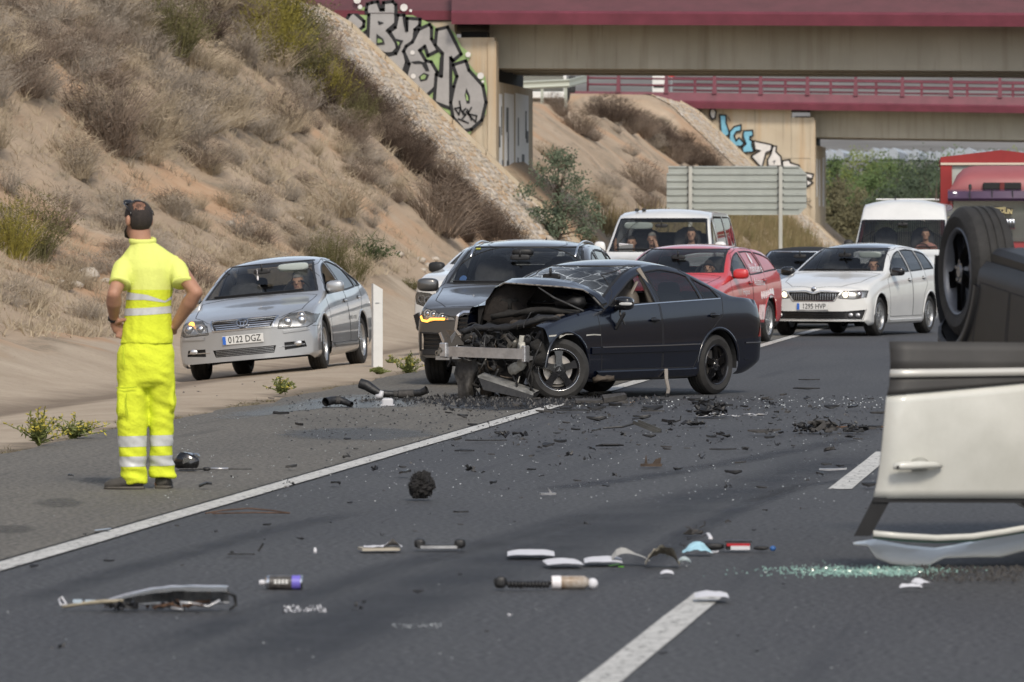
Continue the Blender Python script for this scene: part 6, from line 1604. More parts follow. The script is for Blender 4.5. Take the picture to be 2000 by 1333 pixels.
def wreck():
 root = merc; B = MB_; rg = random.Random(4)
 for sg in (-1, 1):
  q = MB(); B.ribbon(q, [(1.62, .942), (2.5, .975), (3.6, 1.01)], 'side', sg, w=.014, off=.007); q.build('chrome_strip', M_CHROME, root)
  q = MB(); B.ribbon(q, [(1.2, .50), (1.4, .50), (2.47, .50), (3.14, .505)], 'side', sg, w=.075, off=.014); q.build('door_moulding', P_NAVY, root)
  q = MB(); B.ribbon(q, [(1.38, .535), (2.47, .535), (3.16, .54)], 'side', sg, w=.012, off=.019); B.ribbon(q, [(4.0, .54), (4.25, .54), (4.38, .54)], 'side', sg, w=.014, off=.01); q.build('chrome_strip', M_CHROME, root)
  q = MB(); B.ribbon(q, [(1.3, .25), (3.1, .25)], 'side', sg, w=.09, off=.022); q.build('sill', P_NAVY, root)
  B.patch('tail_light', [(4.24, .60), (4.6, .60), (4.6, .80), (4.36, .80)], 'side', lambda c, sg=sg: c[1] * sg > .3, mat('red_lens', (.25, .01, .012), .2, coat=1), root, .004)
  q = MB(); B.ribbon(q, [(4.0, .36), (4.3, .36)], 'side', sg, w=.012, off=.004); q.build('bumper_crease', P_NAVY, root)
 q = MB(); B.ribbon(q, [(.50, .66), (.62, .665), (.72, .66)], 'side', -1, w=.02, off=.003); B.ribbon(q, [(1.12, .66), (1.26, .665), (1.37, .66)], 'side', -1, w=.016, off=.003); B.ribbon(q, [(.66, .64), (.78, .675), (.95, .675)], 'side', -1, w=.010, off=.003); q.build('scratch', M_OFFW, root)
 m = [c for c in root.children if c.name.startswith('wing_mirror')]
 for mm in m:
  q = MB(); sg = -1 if 'x' else 1
 q = MB(); sup(q, (1.63, -.985, .975), (.012, .085, .016), .6); q.build('mirror_indicator', M_PLATE, root, True)
 q = MB(); q.box((1.66, -.90, .80), (.05, .03, .2), rot=(.5, 0, .3), ch=.01); q.tube([(1.68, -.88, .93), (1.66, -.90, .86), (1.7, -.93, .76)], .01, 5); q.build('broken_trim', M_BLACK, root)
 q = MB()
 V = [(2.52, -.865, .29), (2.50, -.885, .18), (2.53, -.89, .08), (2.52, -.885, .03)]
 for a, b in zip(V, V[1:]): q._add([Vector(a) + Vector((-.025, 0, 0)), Vector(a) + Vector((.025, 0, 0)), Vector(b) + Vector((.022, 0, 0)), Vector(b) + Vector((-.022, 0, 0))], [(0, 1, 2, 3)])
 o_ = q.build('seat_belt', mat('belt_webbing', (.30, .27, .24), .9, var=.2), root, fix=False); md = o_.modifiers.new('s', 'SOLIDIFY'); md.thickness = .012
 MB().box((2.52, -.885, .02), (.06, .03, .05), ch=.01).build('belt_anchor', M_BLACK, root)
 q = MB(); q.tube([(2.46, -.74, .95), (2.44, -.68, 1.15), (2.38, -.61, 1.33)], [.05, .04, .03], 8); q.build('pillar_lining', mat('beige_lining', (.2, .175, .145), .8), root, True)
 q = MB(); q.tube([(2.38, -.60, 1.2), (2.33, -.52, 1.0), (2.3, -.5, .85)], .018, 6, flat=.3); q.build('seat_belt', mat('belt_webbing', (.3, .27, .24)), root)
 lip = [(1176, 594, 1.46), (1160, 578, 1.36), (1138, 565, 1.22), (1100, 560, 1.08), (1060, 557, 1.0), (1020, 554, .95), (985, 552, .92), (966, 563, .90), (952, 585, .87), (942, 612, .84), (936, 638, .82)]
 top_ = [(1185, 590, 1.52), (1172, 574, 1.50), (1150, 561, 1.42), (1120, 550, 1.32), (1080, 544, 1.25), (1040, 542, 1.2), (1000, 544, 1.15), (975, 556, 1.12), (960, 578, 1.1), (949, 606, 1.08), (942, 634, 1.06)]
 L1 = [LP(*p) for p in lip]; L2 = [LP(*p) for p in top_]
 L3 = [Vector((1.50, -.70 + 1.2 * i / 10, .96 - .02 * i / 10)) for i in range(11)]
 def jit(v, a): return v + Vector((noise.noise(v * 7), noise.noise(v * 7 + Vector((9, 0, 0))), noise.noise(v * 6 + Vector((0, 9, 0))))) * a
 rows = [L1]
 for t in (.33, .66): rows.append([jit(a.lerp(b, t), .02) for a, b in zip(L1, L2)])
 rows.append(L2)
 for t in (.35, .7): rows.append([jit(a.lerp(b, t), .03) for a, b in zip(L2, L3)])
 rows.append(L3)
 def fine(r_):
  o = []
  for a, b in zip(r_, r_[1:]): o += [a, a.lerp(b, .5)]
  return o + [r_[-1]]
 rows = [fine(r_) for r_ in rows]
 h = MB().grid(rows).build('crumpled_hood', P_NAVY, root, True)
 lin = [[v + Vector((.02, 0, -.022)) for v in r_] for r_ in rows]
 MB().grid(lin).build('hood_liner', M_ENG[4], h, True)
 MB().tube([v + Vector((0, 0, -.006)) for v in rows[0][3:14]], .008, 6).build('hood_edge', mat('scraped_edge', (.22, .20, .18), .5, metal=.4, var=.8, vs=30), h)
 fl = [[LP(985, 556, .96), LP(966, 568, .96), LP(952, 590, .94), LP(944, 625, .92)], [LP(1020, 560, 1.1), LP(1005, 580, 1.1), LP(1000, 615, 1.1), LP(985, 640, 1.08)], [LP(1050, 560, 1.3), LP(1030, 590, 1.3), LP(1030, 620, 1.28), LP(1020, 640, 1.25)]]
 MB().grid([fine([jit(v, .03) for v in r_]) for r_ in fl]).build('torn_liner', mat('liner_felt', (.022, .018, .016), .95, var=.35, vs=9, bump=.5, bs=20), root, True)
 MB().tube([LP(1052, 562, 1.0), LP(1082, 582, 1.02), LP(1140, 608, 1.1)], [.008, .012, .010], 8).build('support_strut', M_ENG[1], root)
 MB().tube([LP(1150, 572, 1.35), LP(1172, 596, 1.4), LP(1180, 604, 1.45)], [.012, .014, .01], 6).build('hood_hinge', M_ENG[1], root)
 q = MB(); q.box((1.45, 0, .58), (.04, 1.5, .74)); q.build('bulkhead', M_ENG[4], root)
 q = MB(); q.box((1.0, -.70, .74), (.85, .03, .22), rot=(0, -.13, 0)); q.build('inner_wing', M_ENG[4], root)
 q = MB(); q.box((1.15, .56, .5), (.5, .05, .5), rot=(0, -.1, .2)); q.build('inner_wing', M_ENG[4], root)
 def lump(nm, pts, r_, mt, n=9, amp=.02, flat=.7):
  q = MB(); P_ = []
  for a, b in zip(pts, pts[1:]): P_ += [a.lerp(b, k / 4) for k in range(4)]
  P_.append(pts[-1]); P_ = [jit(p, amp) for p in P_]
  q.tube(P_, [r_ * (1 + .3 * noise.noise(p * 11)) for p in P_], n, flat=flat)
  o_ = q.build(nm, mt, root, True)
  for v in o_.data.vertices: v.co += Vector((noise.noise(v.co * 23), noise.noise(v.co * 23 + Vector((5, 0, 0))), noise.noise(v.co * 19))) * r_ * .45
  return o_
 lump('slam_panel', [LP(905, 652, .56), LP(930, 640, .6), LP(985, 640, .62), LP(1040, 628, .66), LP(1090, 622, .75)], .055, M_ENG[0])
 lump('scuttle_foam', [LP(960, 620, .9), LP(1010, 612, 1.0), LP(1060, 608, 1.05), LP(1130, 612, 1.15)], .05, M_ENG[4])
 lump('air_box', [LP(985, 585, 1.15), LP(1010, 600, 1.15)], .13, M_ENG[4], amp=.03)
 lump('battery_cover', [LP(1090, 590, 1.3), LP(1140, 592, 1.3)], .09, M_ENG[0])
 lump('engine_cover', [LP(1000, 632, .85), LP(1060, 628, .9), LP(1100, 622, .95)], .07, M_ENG[2])
 for k in range(46):
  px = rg.uniform(905, 1062); py = rg.uniform(640, 772); l = rg.uniform(.62, 1.05)
  if px < 925 and py > 690: continue
  p = LP(px, py, l); q = MB(); s_ = rg.uniform(.035, .085); mt = rg.choice([M_ENG[0]] * 4 + [M_ENG[4]] * 3 + [M_ENG[1]] * 2 + [M_ENG[2]] * 2); kd = rg.random()
  rot = Matrix.Rotation(rg.uniform(0, 3), 3, 'X') @ Matrix.Rotation(rg.uniform(0, 3), 3, 'Y') @ Matrix.Rotation(rg.uniform(0, 3), 3, 'Z')
  if kd < .35: q.box(p, (s_ * 2, s_ * rg.uniform(.6, 2), s_ * rg.uniform(.5, 1.6)), rot, ch=s_ * .2); nm = 'engine_block'
  elif kd < .65:
   q.lathe([(0, -s_ * .7), (s_ * .8, -s_ * .7), (s_, -s_ * .4), (s_, s_ * .4), (s_ * .7, s_ * .7), (0, s_ * .7)], 14, Matrix.Translation(p) @ rot.to_4x4()); nm = 'pulley'
  else: sup(q, p, (s_ * 1.2, s_, s_ * .8), .7, 10, 7, rot); nm = 'engine_casting'
  q.build(nm, mt, root, kd >= .65)
 for k in range(7):
  q = MB(); p = LP(rg.uniform(920, 1040), rg.uniform(655, 672 + 20), rg.uniform(.56, .7)); r_ = rg.uniform(.03, .05)
  q.lathe([(0, -.02), (r_, -.02), (r_, .02), (r_ * .6, .025), (r_ * .5, .01), (0, .01)], 16, Matrix.Translation(p) @ Matrix.Rotation(math.pi / 2 + rg.uniform(-.5, .5), 4, 'Z')); q.build('pulley', M_ENG[rg.choice((1, 3, 0))], root)
 for k in range(44):
  a = LP(rg.uniform(900, 1050), rg.uniform(640, 740), rg.uniform(.5, .95)); q = MB(); P_ = [a]; d = Vector((rg.gauss(0, .5), rg.gauss(0, 1), rg.gauss(-.4, .8))).normalized()
  for i in range(6):
   d = (d + Vector((rg.gauss(0, .5), rg.gauss(0, .5), rg.gauss(-.1, .5)))).normalized(); P_.append(P_[-1] + d * rg.uniform(.03, .07))
  r_ = rg.choice((.004, .005, .007, .012, .018)); P_ = [Vector((p.x, p.y, max(.03, p.z))) for p in P_]
  q.tube(P_, r_, 6); q.build('hose' if r_ > .01 else 'cable', rg.choice((M_ENG[0], M_ENG[0], M_ENG[2], M_ENG[4], M_ENG[1])), root, True)
 for (pts, r_, mt) in ((((1030, 700, .5), (1040, 740, .5), (1036, 765, .5)), .012, M_ENG[4]), (((1058, 668, .5), (1042, 705, .48), (1030, 745, .5), (1045, 770, .5)), .010, M_ENG[0]), (((925, 655, .5), (922, 690, .48), (920, 672, .45)), .008, M_ENG[0]), (((948, 655, .5), (945, 680, .47), (950, 700, .45)), .008, M_ENG[1]), (((1015, 735, .5), (1008, 760, .48), (1020, 778, .48)), .005, M_OFFW), (((950, 700, .5), (938, 722, .5), (930, 735, .5)), .006, M_ENG[3])):
  MB().tube([LP(*p) for p in pts], r_, 7).build('cable', mt, root, True)
 lump('gearbox_housing', [LP(985, 655, .66), LP(1005, 672, .66), LP(990, 690, .66)], .07, M_ENG[3], amp=.03)
 lump('torn_bracket', [LP(1020, 655, .6), LP(1016, 690, .56)], .032, M_OFFW, amp=.008)
 a = LP(866, 686, .36); b = LP(1024, 692, .40); t = b - a; q = MB(); nrm = Vector((-t.y, t.x, 0)).normalized() * .03; up = Vector((0, 0, 1)).cross(t).cross(t); up = Vector((0, 0, .052))
 prof = [(-1, -1), (-1, -.2), (-.5, -.1), (-1, 0), (-1, 1), (1, 1), (1, -1)]
 n_ = len(prof); V = []
 for i in range(9):
  c = a.lerp(b, i / 8) + Vector((-.03 * math.sin(math.pi * i / 8), 0, 0)) + (Vector((.03, 0, -.02)) if i == 0 else Vector())
  for u, w in prof: V.append(c - nrm * u * (1 if nrm.x < 0 else -1) * -1 + up * w)
 q._add(V, [(i * n_ + j, i * n_ + (j + 1) % n_, (i + 1) * n_ + (j + 1) % n_, (i + 1) * n_ + j) for i in range(8) for j in range(n_)] + [tuple(range(n_)), tuple(8 * n_ + j for j in range(n_))[::-1]])
 beam = q.build('crash_beam', M_ALU, root, auto=30)
 q = MB(); q.box(a + Vector((-.02, -.02, .01)), (.05, .09, .15), ch=.01); q.box(b + Vector((.02, .0, .0)), (.09, .05, .17), ch=.01); q.build('beam_bracket', M_ALU, root)
 for pp in ((862, 684, .33), (856, 690, .33)):
  p = LP(*pp); MB().lathe([(.01, -.03), (.028, -.03), (.03, .02), (.012, .02)], 12, Matrix.Translation(p) @ Matrix.Rotation(1.3, 4, 'Z')).build('torn_bolt', M_ENG[3], root)
 lump('washer_tank', [LP(1018, 672, .5), LP(1022, 700, .5), LP(1018, 716, .5), LP(996, 722, .5)], .055, M_OFFW, amp=.01)
 A_, B_, C_, D_ = LP(934, 738, .34), LP(1042, 772, .46), LP(1040, 782, .42), LP(944, 762, .30)
 q = MB(); th = Vector((.04, .02, .0)); q._add([A_, B_, C_, D_, A_ + th + Vector((.1, 0, .02)), B_ + th + Vector((.1, 0, .02)), C_ + th, D_ + th], [(0, 1, 2, 3), (4, 7, 6, 5), (0, 4, 5, 1), (1, 5, 6, 2), (2, 6, 7, 3), (3, 7, 4, 0)]); q.build('fallen_radiator', M_ENG[0], root)
 A2, B2 = A_ + Vector((-.004, 0, .02)), B_ + Vector((-.004, 0, .015)); q = MB(); q._add([A2, B2, B2 + Vector((.14, .02, .03)), A2 + Vector((.14, .02, .03)), A2 - Vector((0, 0, .02)), B2 - Vector((0, 0, .02))], [(0, 1, 2, 3), (4, 5, 1, 0)]); q.build('radiator_frame', mat('scraped_aluminium', (.30, .30, .29), .5, metal=.5, var=.5, vs=12), root)
 rows = []
 for i in range(8):
  t = i / 7; rows.append([jit(LP(880 + 50 * s_ + 18 * t * (1 - s_), 700 + 82 * t - 10 * s_ * t, .40 + .10 * s_ + .06 * math.sin(s_ * 5 + t * 3)), .05) for s_ in [k / 7 for k in range(8)]])
 for r_ in rows:
  for v in r_: v.z = max(.015, v.z)
 MB().grid(rows).build('torn_undertray', mat('scuffed_plastic', (.04, .037, .034), .75, var=.6, vs=11, bump=.6, bs=18), root, True)
 rows = [[jit(LP(935 + 85 * s_, 705 + 60 * t, .75), .06) for s_ in [k / 6 for k in range(7)]] for t in [k / 6 for k in range(7)]]
 MB().grid(rows).build('lower_cowl', M_ENG[4], root, True)
 lump('torn_wheel_liner', [LP(1048, 668, .55), LP(1060, 690, .55), LP(1052, 712, .55)], .07, M_ENG[4], amp=.04)
 lump('sill_end', [LP(1160, 742, 1.25), LP(1200, 738, 1.4)], .06, M_ENG[2], amp=.02, flat=.5)
 for k in range(14):
  p = LP(rg.uniform(885, 1030), 770, rg.uniform(.2, .5)); p.z = .02; lump('fallen_piece', [p, p + Vector((rg.uniform(-.1, .1), rg.uniform(-.12, .12), .02))], rg.uniform(.015, .04), M_ENG[rg.choice((0, 0, 4))], 6)
 for k in range(46):
  px = rg.uniform(880, 1062); py = rg.uniform(636, 776); p = LP(px, py, rg.uniform(.42, .7)); n = rg.randint(4, 6); s_ = rg.uniform(.02, .06)
  pts = [(s_ * rg.uniform(.5, 1.6) * math.cos(a), s_ * rg.uniform(.3, 1) * math.sin(a)) for a in [2 * math.pi * (j + rg.uniform(-.3, .3)) / n for j in range(n)]]
  rot = Matrix.Rotation(rg.uniform(0, 3), 3, 'X') @ Matrix.Rotation(rg.uniform(0, 3), 3, 'Z') @ Matrix.Rotation(rg.uniform(0, 3), 3, 'Y')
  MB().prism(pts, lambda a, b, d: p + rot @ Vector((a, b, d + 3 * a * b)), .004).build('torn_shard', rg.choice((M_ENG[0], M_ENG[0], M_ENG[4], M_ENG[2], M_ENG[3], M_ALU)), root)
 for k in range(7):
  p = LP(rg.uniform(940, 1035), rg.uniform(655, 735), .6); q = MB(); r_ = rg.uniform(.012, .028); d = Vector((rg.gauss(0, .3), rg.gauss(0, 1), rg.gauss(0, .6))).normalized()
  for j in range(7): c = p + d * j * r_ * .5; q.tube([c, c + d * r_ * .2, c + d * r_ * .4], [r_ * .8, r_, r_ * .8], 9)
  q.build('ribbed_hose', M_ENG[0], root, True)
 w0 = [c for c in root.children if c.name.startswith('wheel') and c.type == 'EMPTY' and c.location.y < 0]
 for w_ in w0:
  rim = [c for c in w_.children if c.name.startswith('rim')][0]; q = MB(); y_ = -.11 + .008
  for k in range(3):
   a_ = math.pi / 2 + 2 * math.pi * k / 3; q._add([Vector((.028 * math.cos(a_), y_, .028 * math.sin(a_))), Vector((.006 * math.cos(a_ + 1.05), y_, .006 * math.sin(a_ + 1.05))), Vector((.006 * math.cos(a_ - 1.05), y_, .006 * math.sin(a_ - 1.05)))], [(0, 1, 2)])
  q.build('emblem', M_CHROME, rim, fix=False)
  if w_.location.x < 1:
   q = MB(); q.lathe([(.213, -.094), (.2165, -.103), (.2135, -.108), (.209, -.10)], 40); q.build('rim_edge', M_CHROME, rim, True)
wreck()
# ---------------------------------------------------------------- the overturned white car with its door hanging open
OVR = auto(dict(L=4.02, W=1.84, H=1.62, wf=.88, wr=3.5, r=.35, rr=.235, tw=.24, paint=P_CREAM, tumble=.42, bow=(.22, .30), lip=.07, lip_mat=M_BLACK, lipoff=.014, rim=mat('dark_grey_alloy', (.17, .175, .19), .4, metal=.4, var=.3, vs=4), style='wide',
top=[(0, .85), (.05, .96), (.2, 1.02), (.7, 1.08), (1.1, 1.14), (1.3, 1.18), (1.65, 1.38), (1.95, 1.5), (2.3, 1.57), (2.8, 1.6), (3.3, 1.58), (3.6, 1.5), (3.85, 1.3), (4.02, 1.0)],
belt=[(0, .76), (.12, .88), (.5, .96), (1.1, 1.04), (3.0, 1.1), (4.02, 1.05)], bot=[(0, .3), (.2, .24), (3.7, .26), (4.02, .4)],
wins=[(1.6, 2.5, 1.65, 2.45), (2.6, 3.4, 2.55, 3.3)], wz=(1.22, 1.52), wl=(1.1, 2.4), rz=(1.2, 1.45), rl=(3.5, 4.02), cowl=1.25, dash_z=1.1, cladding=1.0,
doors=[('door', [(1.4, .36), (1.4, 1.05), (2.1, 1.5), (2.5, 1.54), (2.55, .36)]), ('door', [(2.57, .36), (2.57, 1.5), (3.3, 1.5), (3.4, 1.0), (3.1, .7), (3.05, .36)])], no_door={(0, 'L')}, open={(0, 'L')}, handles=[(2.4, .98), (3.3, .98)],
head=[(-.5, .66), (-.52, .78), (-.84, .82), (-.84, .66)], lamps=[(-.65, .72, .045, 'dark')], mirror=(1.6, 1.1), one_mirror=1, seat_l=2.1, seat_z=.5, rvm_l=1.7, rvm_z=1.4, ws_glass=M_GLASS_C))
ovr, OB = build_car('overturned_car', 'white car lying upside down at the right edge with its front door hanging open', OVR, (0, 0, 0), 0)
ang = R(96.52 + 13.5); rmo = Matrix.Rotation(ang, 3, 'Z') @ Matrix.Rotation(R(-5.5), 3, 'Y') @ Matrix.Rotation(math.pi, 3, 'X')
ovr.rotation_euler = rmo.to_euler(); wc = At(1872, 531, 30.3); ovr.location = wc - rmo @ Vector((3.5, -.88, .35))
def ovr_bits():
 q = MB(); q.box((3.0, -.25, .30), (.5, .9, .16), ch=.03); q.box((3.6, 0, .34), (.3, 1.1, .2), ch=.06); q.tube([(3.5, -.7, .35), (3.5, .7, .35)], .045, 8); q.tube([(.9, .3, .22), (2.6, .3, .2), (3.2, .2, .22), (3.8, .25, .25)], .035, 8)
 q.box((2.2, -.62, .235), (1.7, .1, .06), ch=.01); q.build('exhaust_and_axle', mat('underbody_grey', (.05, .052, .055), .7, var=.4, vs=5), ovr)
 q = MB(); sup(q, (2.85, -.62, .33), (.35, .16, .13), .5); q.build('fuel_tank', mat('blue_grey_plastic', (.055, .06, .07), .5, var=.2), ovr, True)
 q = MB(); q.tube([(3.42, -.66, .3), (3.2, -.66, .25), (3.1, -.6, .22)], .03, 8); q.build('suspension_arm', M_ENG[1], ovr)
 mi = (Matrix.Translation(ovr.location) @ rmo.to_4x4()).inverted(); Zd = 27.7
 def D(px, py, dz=0.0): return mi @ At(px, py, Zd + (px - 1730) * .0009 + dz)
 left = [(668, 1737), (690, 1739), (715, 1740), (723, 1739), (737, 1738), (755, 1737), (773, 1732), (800, 1729), (850, 1725), (900, 1720), (940, 1714), (962, 1709), (973, 1706)]
 def lx(py): return interp(left, py)
 def bands(y0, y1, nm, m, off=0, n=6, sl=0.0, par=None, s1=None):
  rows = []
  for i in range(n + 1):
   t = i / n; r_ = []
   for k in range(13):
    u = k / 12; py = (y0 + (y1 - y0) * t) + (sl * (1 - t) + (s1 if s1 is not None else sl) * t) * u; px = lx(py) * (1 - u) + 2180 * u
    dz = -.05 * math.sin(math.pi * (py - 668) / 310) - off + .03 * (1 - min(1, u * 14)) ** 2
    r_.append(D(px, py, dz))
   rows.append(r_)
  o_ = MB().grid(rows).build(nm, m, par or ovr, True); md = o_.modifiers.new('s', 'SOLIDIFY'); md.thickness = .035; md.offset = 0
  return o_
 M_CLAD = mat('weathered_cladding', (.045, .043, .041), .6, var=.2, vs=3)
 door = bands(773, 973, 'open_door', P_CREAM, 0, 12, -42, None, 0)
 bands(668, 722, 'door_cladding', M_CLAD, .02, 3, 4, door); bands(738, 773, 'door_cladding', M_CLAD, .012, 3, -6, door, -42)
 bands(723, 738, 'chrome_strip', mat('satin_strip', (.55, .54, .50), .35, metal=.3), .03, 2, -6, door)
 q = MB(); P_ = [D(1745, 912, -.10), D(1760, 911, -.115), D(1800, 909, -.115), D(1825, 909, -.10), D(1840, 911, -.07)]; q.tube(P_, [.014, .02, .02, .016, .008], 10); q.build('handle', P_CREAM, door, True)
 q = MB(); q.sphere(D(1795, 905, -.045), (.07, .05, .03), 16, 10); q.build('handle_recess', mat('shaded_recess', (.3, .3, .27), .5), door, True)
 q = MB(); q.lathe([(0, 0), (.008, 0), (.008, .01)], 10, Matrix.Translation(D(1752, 913, -.125))); q.build('key_hole', M_BLACK, door)
 q = MB(); q.prism([(1706, 974), (1741, 975), (1701, 1048), (1668, 1048)], lambda a, b, d: D(a, b, d), .06); q.build('window_frame', M_BLACK, door)
 q = MB(); q.prism([(1706, 972), (2180, 975), (2180, 984), (1706, 982)], lambda a, b, d: D(a, b, d - .01), .05); q.build('window_seal', M_BLACK, door)
 q = MB(); q.prism([(1985, 975), (2015, 975), (2060, 1030), (2040, 1030)], lambda a, b, d: D(a, b, d), .06); q.build('window_frame', M_BLACK, door)
 q = MB(); q.tube([D(1706, 1043), D(1760, 1048), D(1830, 1052), D(1900, 1049), D(1960, 1040), D(2040, 1026), D(2180, 1010)], .010, 8, flat=1.6); q.build('frame_rail', P_CREAM, door, True)
 q = MB(); q.tube([D(1706, 1050, .02), D(1760, 1056, .02), D(1830, 1059, .02), D(1900, 1056, .02), D(1960, 1046, .02), D(2040, 1033, .02)], .007, 6); q.build('broken_glass_edge', mat('green_glass_edge', (.12, .22, .17), .2), door)
ovr_bits()
def fallen_panel():
 c = G(1830, 1108); root = empty('torn_body_panel', c); tag(root, 'torn white curved body panel lying under the open door', 'body panel'); Zp = 1.68 * F / (1108 - 448)
 top_ = [(1666, 1062), (1690, 1058), (1709, 1056), (1740, 1062), (1774, 1068), (1827, 1073), (1860, 1068), (1900, 1060), (1950, 1050), (2000, 1040), (2060, 1026)]
 bot = [(1668, 1066), (1695, 1068), (1712, 1092), (1740, 1103), (1774, 1107), (1815, 1107), (1845, 1092), (1900, 1090), (1955, 1090), (2000, 1078), (2060, 1070)]
 rows = []
 for t in [k / 6 for k in range(7)]:
  r_ = []
  for a, b in zip(top_, bot): r_.append(At(a[0] + (b[0] - a[0]) * t, a[1] + (b[1] - a[1]) * t, Zp + .22 - .2 * math.sin(t * 1.6)) - c)
  rows.append(r_)
 o_ = MB().grid(rows).build('panel_skin', P_CREAM, root, True); md = o_.modifiers.new('s', 'SOLIDIFY'); md.thickness = .006
fallen_panel()
# ---------------------------------------------------------------- trucks
def red_truck():
 Zt = 128.0; s = F / Zt; P_TR = paint('truck_red', (.28, .025, .03), 0, .4); P_FADE = mat('faded_red', (.30, .09, .095), .5, var=.08, vs=1.5); P_VIS = mat('purple_visor', (.055, .025, .06), .3, coat=.6, var=.15, vs=2)
 root = empty('truck', W((1957 - 1000) / s, Zt, 0), R(6.52 - 4)); tag(root, 'red lorry with tall roof fairing and dark purple sun visor, right edge', 'truck')
 X = lambda px: (px - 1957) / s; Zz = lambda py: HC + (448 - py) / s
 hw = 1.37; z0, z1 = .9, Zz(305)
 q = MB(); q.prism([(-hw, z1 - .15), (-hw, z1), (-hw * .5, z1 + .08), (0, Zz(291)), (hw * .5, z1 + .08), (hw, z1), (hw, z1 - .15)], lambda a, b, d: Vector((a, 2.1 + d, b)), 7.5); q.build('tarpaulin_roof', mat('red_tarp', (.26, .022, .022), .75, var=.15, vs=1.2), root)
 q = MB(); q.box((-hw + .13, 2.14, (z0 + z1) / 2 - .1), (.26, .12, z1 - z0 - .1)); q.box((hw - .13, 2.14, (z0 + z1) / 2 - .1), (.26, .12, z1 - z0 - .1)); q.build('frame_post', mat('red_tarp', (.4, .02, .02)), root)
 MB().box((0, 2.2, (z0 + z1) / 2 - .1), (2 * hw - .5, .08, z1 - z0 - .12)).build('front_board', mat('pale_board', (.40, .43, .40), .7, var=.1, vs=1), root)
 MB().box((0, 5.9, (z0 + z1) / 2 - .1), (2 * hw - .06, 7.3, z1 - z0 - .14)).build('side_tarp', mat('red_tarp', (.4, .02, .02)), root)
 MB().box((0, 2.07, z1 - .155), (2 * hw, .03, .05)).build('white_trim', mat('cream_trim', (.6, .52, .42), .6), root)
 hx = 1.19
 rows = []
 for i in range(9):
  t = i / 8; y = .25 + 1.6 * t; zt = Zz(352) + (Zz(323) - Zz(352)) * min(1, t * 2.2)**.6; w_ = hx * (1.0 - .06 * t); r_ = []
  for k in range(17):
   a = -1 + 2 * k / 16; r_.append(Vector((w_ * a * (1 - .0 * abs(a)), y - .1 * (1 - a * a) * (1 - t), Zz(372) + (zt - Zz(372)) * (1 - abs(a)**7))))
  rows.append(r_)
 fr = [Vector((v.x, v.y, Zz(372))) for v in rows[0]]
 MB().grid([fr] + rows).build('roof_fairing', P_FADE, root, True)
 q = MB(); q.box((0, .10, Zz(364)), (.86, .14, (Zz(357) - Zz(371))), ch=.02); q.build('fairing_opening', M_DARK, root); MB().box((0, .02, Zz(364)), (.10, .02, Zz(357) - Zz(371))).build('opening_bar', mat('dark_red', (.12, .01, .01)), root)
 q = MB(); V = []
 pr = [(-.42, Zz(393)), (-.46, Zz(388)), (-.36, Zz(374)), (-.05, Zz(370.5)), (0.0, Zz(388))]
 for k in range(13):
  a = -1 + 2 * k / 12
  for y, z in pr: V.append(Vector((1.22 * a, y + .16 * a * a, z)))
 n = len(pr); q._add(V, [(i * n + j, i * n + (j + 1) % n, (i + 1) * n + (j + 1) % n, (i + 1) * n + j) for i in range(12) for j in range(n)] + [tuple(range(n)), tuple(12 * n + j for j in range(n))[::-1]]); q.build('sun_visor', P_VIS, root, auto=40)
 for x in (-.73, -.23, .23, .73): MB().box((x, -.42, Zz(381)), (.02, .05, Zz(371) - Zz(392))).build('visor_bracket', M_BLACK, root)
 MB().box((-1.06, -.33, Zz(377)), (.08, .02, .025)).build('marker_lamp', M_DRL, root); MB().box((-.72, -.2, Zz(366)), (.07, .1, .13), ch=.02).build('roof_lamp', M_ENG[1], root)
 q = MB(); q.box((0, .9, 1.0), (2.34, 2.0, 1.0), ch=.06); q.box((0, 1.5, 1.95), (2.34, .9, .95), ch=.04); q.box((-1.14, .45, 1.95), (.06, 1.3, .95), ch=.02); q.box((1.14, .45, 1.95), (.06, 1.3, .95), ch=.02); q.build('cab', P_TR, root)
 MB().box((0, -.13, (Zz(392) + Zz(472)) / 2), (2.2, .02, Zz(392) - Zz(472))).build('windscreen', glass('lorry_glass', (.5, .56, .52), .8, film=.25), root)
 MB().box((0, .6, Zz(440)), (2.2, .02, 1.0)).build('cab_curtain', mat('cab_backdrop', (.16, .19, .15), .9, var=.2, vs=2), root)
 q = MB(); q.box((.02, -.22, Zz(412)), (.42, .02, .17), rot=(0, .12, 0)); pl = q.build('cab_sign', M_GLOSSBLK, root)
 text_obj('sign_lettering', 'TOLIN', .15, Matrix.Translation((.05, -.235, Zz(413))) @ Matrix(((1, 0, 0, 0), (0, 0, -1, 0), (0, 1, 0, 0), (0, 0, 0, 1))) @ Matrix.Rotation(-.12, 4, 'Z'), mat('gold_letters', (.6, .5, .25), .5), pl, .8, .004)
 MB().box((-.06, -.24, Zz(407)), (.28, .012, .035), rot=(0, -.05, 0)).build('gold_strip', mat('gold_letters', (.6, .5, .3)), pl)
 q = MB()
 for dx in (-.07, 0, .07): q.tube([(.19 + dx, -.3, Zz(448)), (.18 + dx, -.33, Zz(430)), (.14 + dx * .8, -.3, Zz(427)), (.06 + dx * .5, -.25, Zz(434))], [.03, .035, .025, .01], 8)
 q.build('air_horn', M_CHROME, root, True)
 for x in (-1.0, 1.0):
  for y in (.8, 6.5, 7.8): make_wheel(root, (x, y, .48), 0 if x < 0 else math.pi, .48, .3, .29, 6, M_ALLOY)
 MB().box((0, .0, .75), (2.3, .3, .5), ch=.06).build('bumper', P_TR, root)
 MB().box((0, 5.8, .75), (1.0, 8.6, .2)).build('chassis', M_BLACK, root)
red_truck()
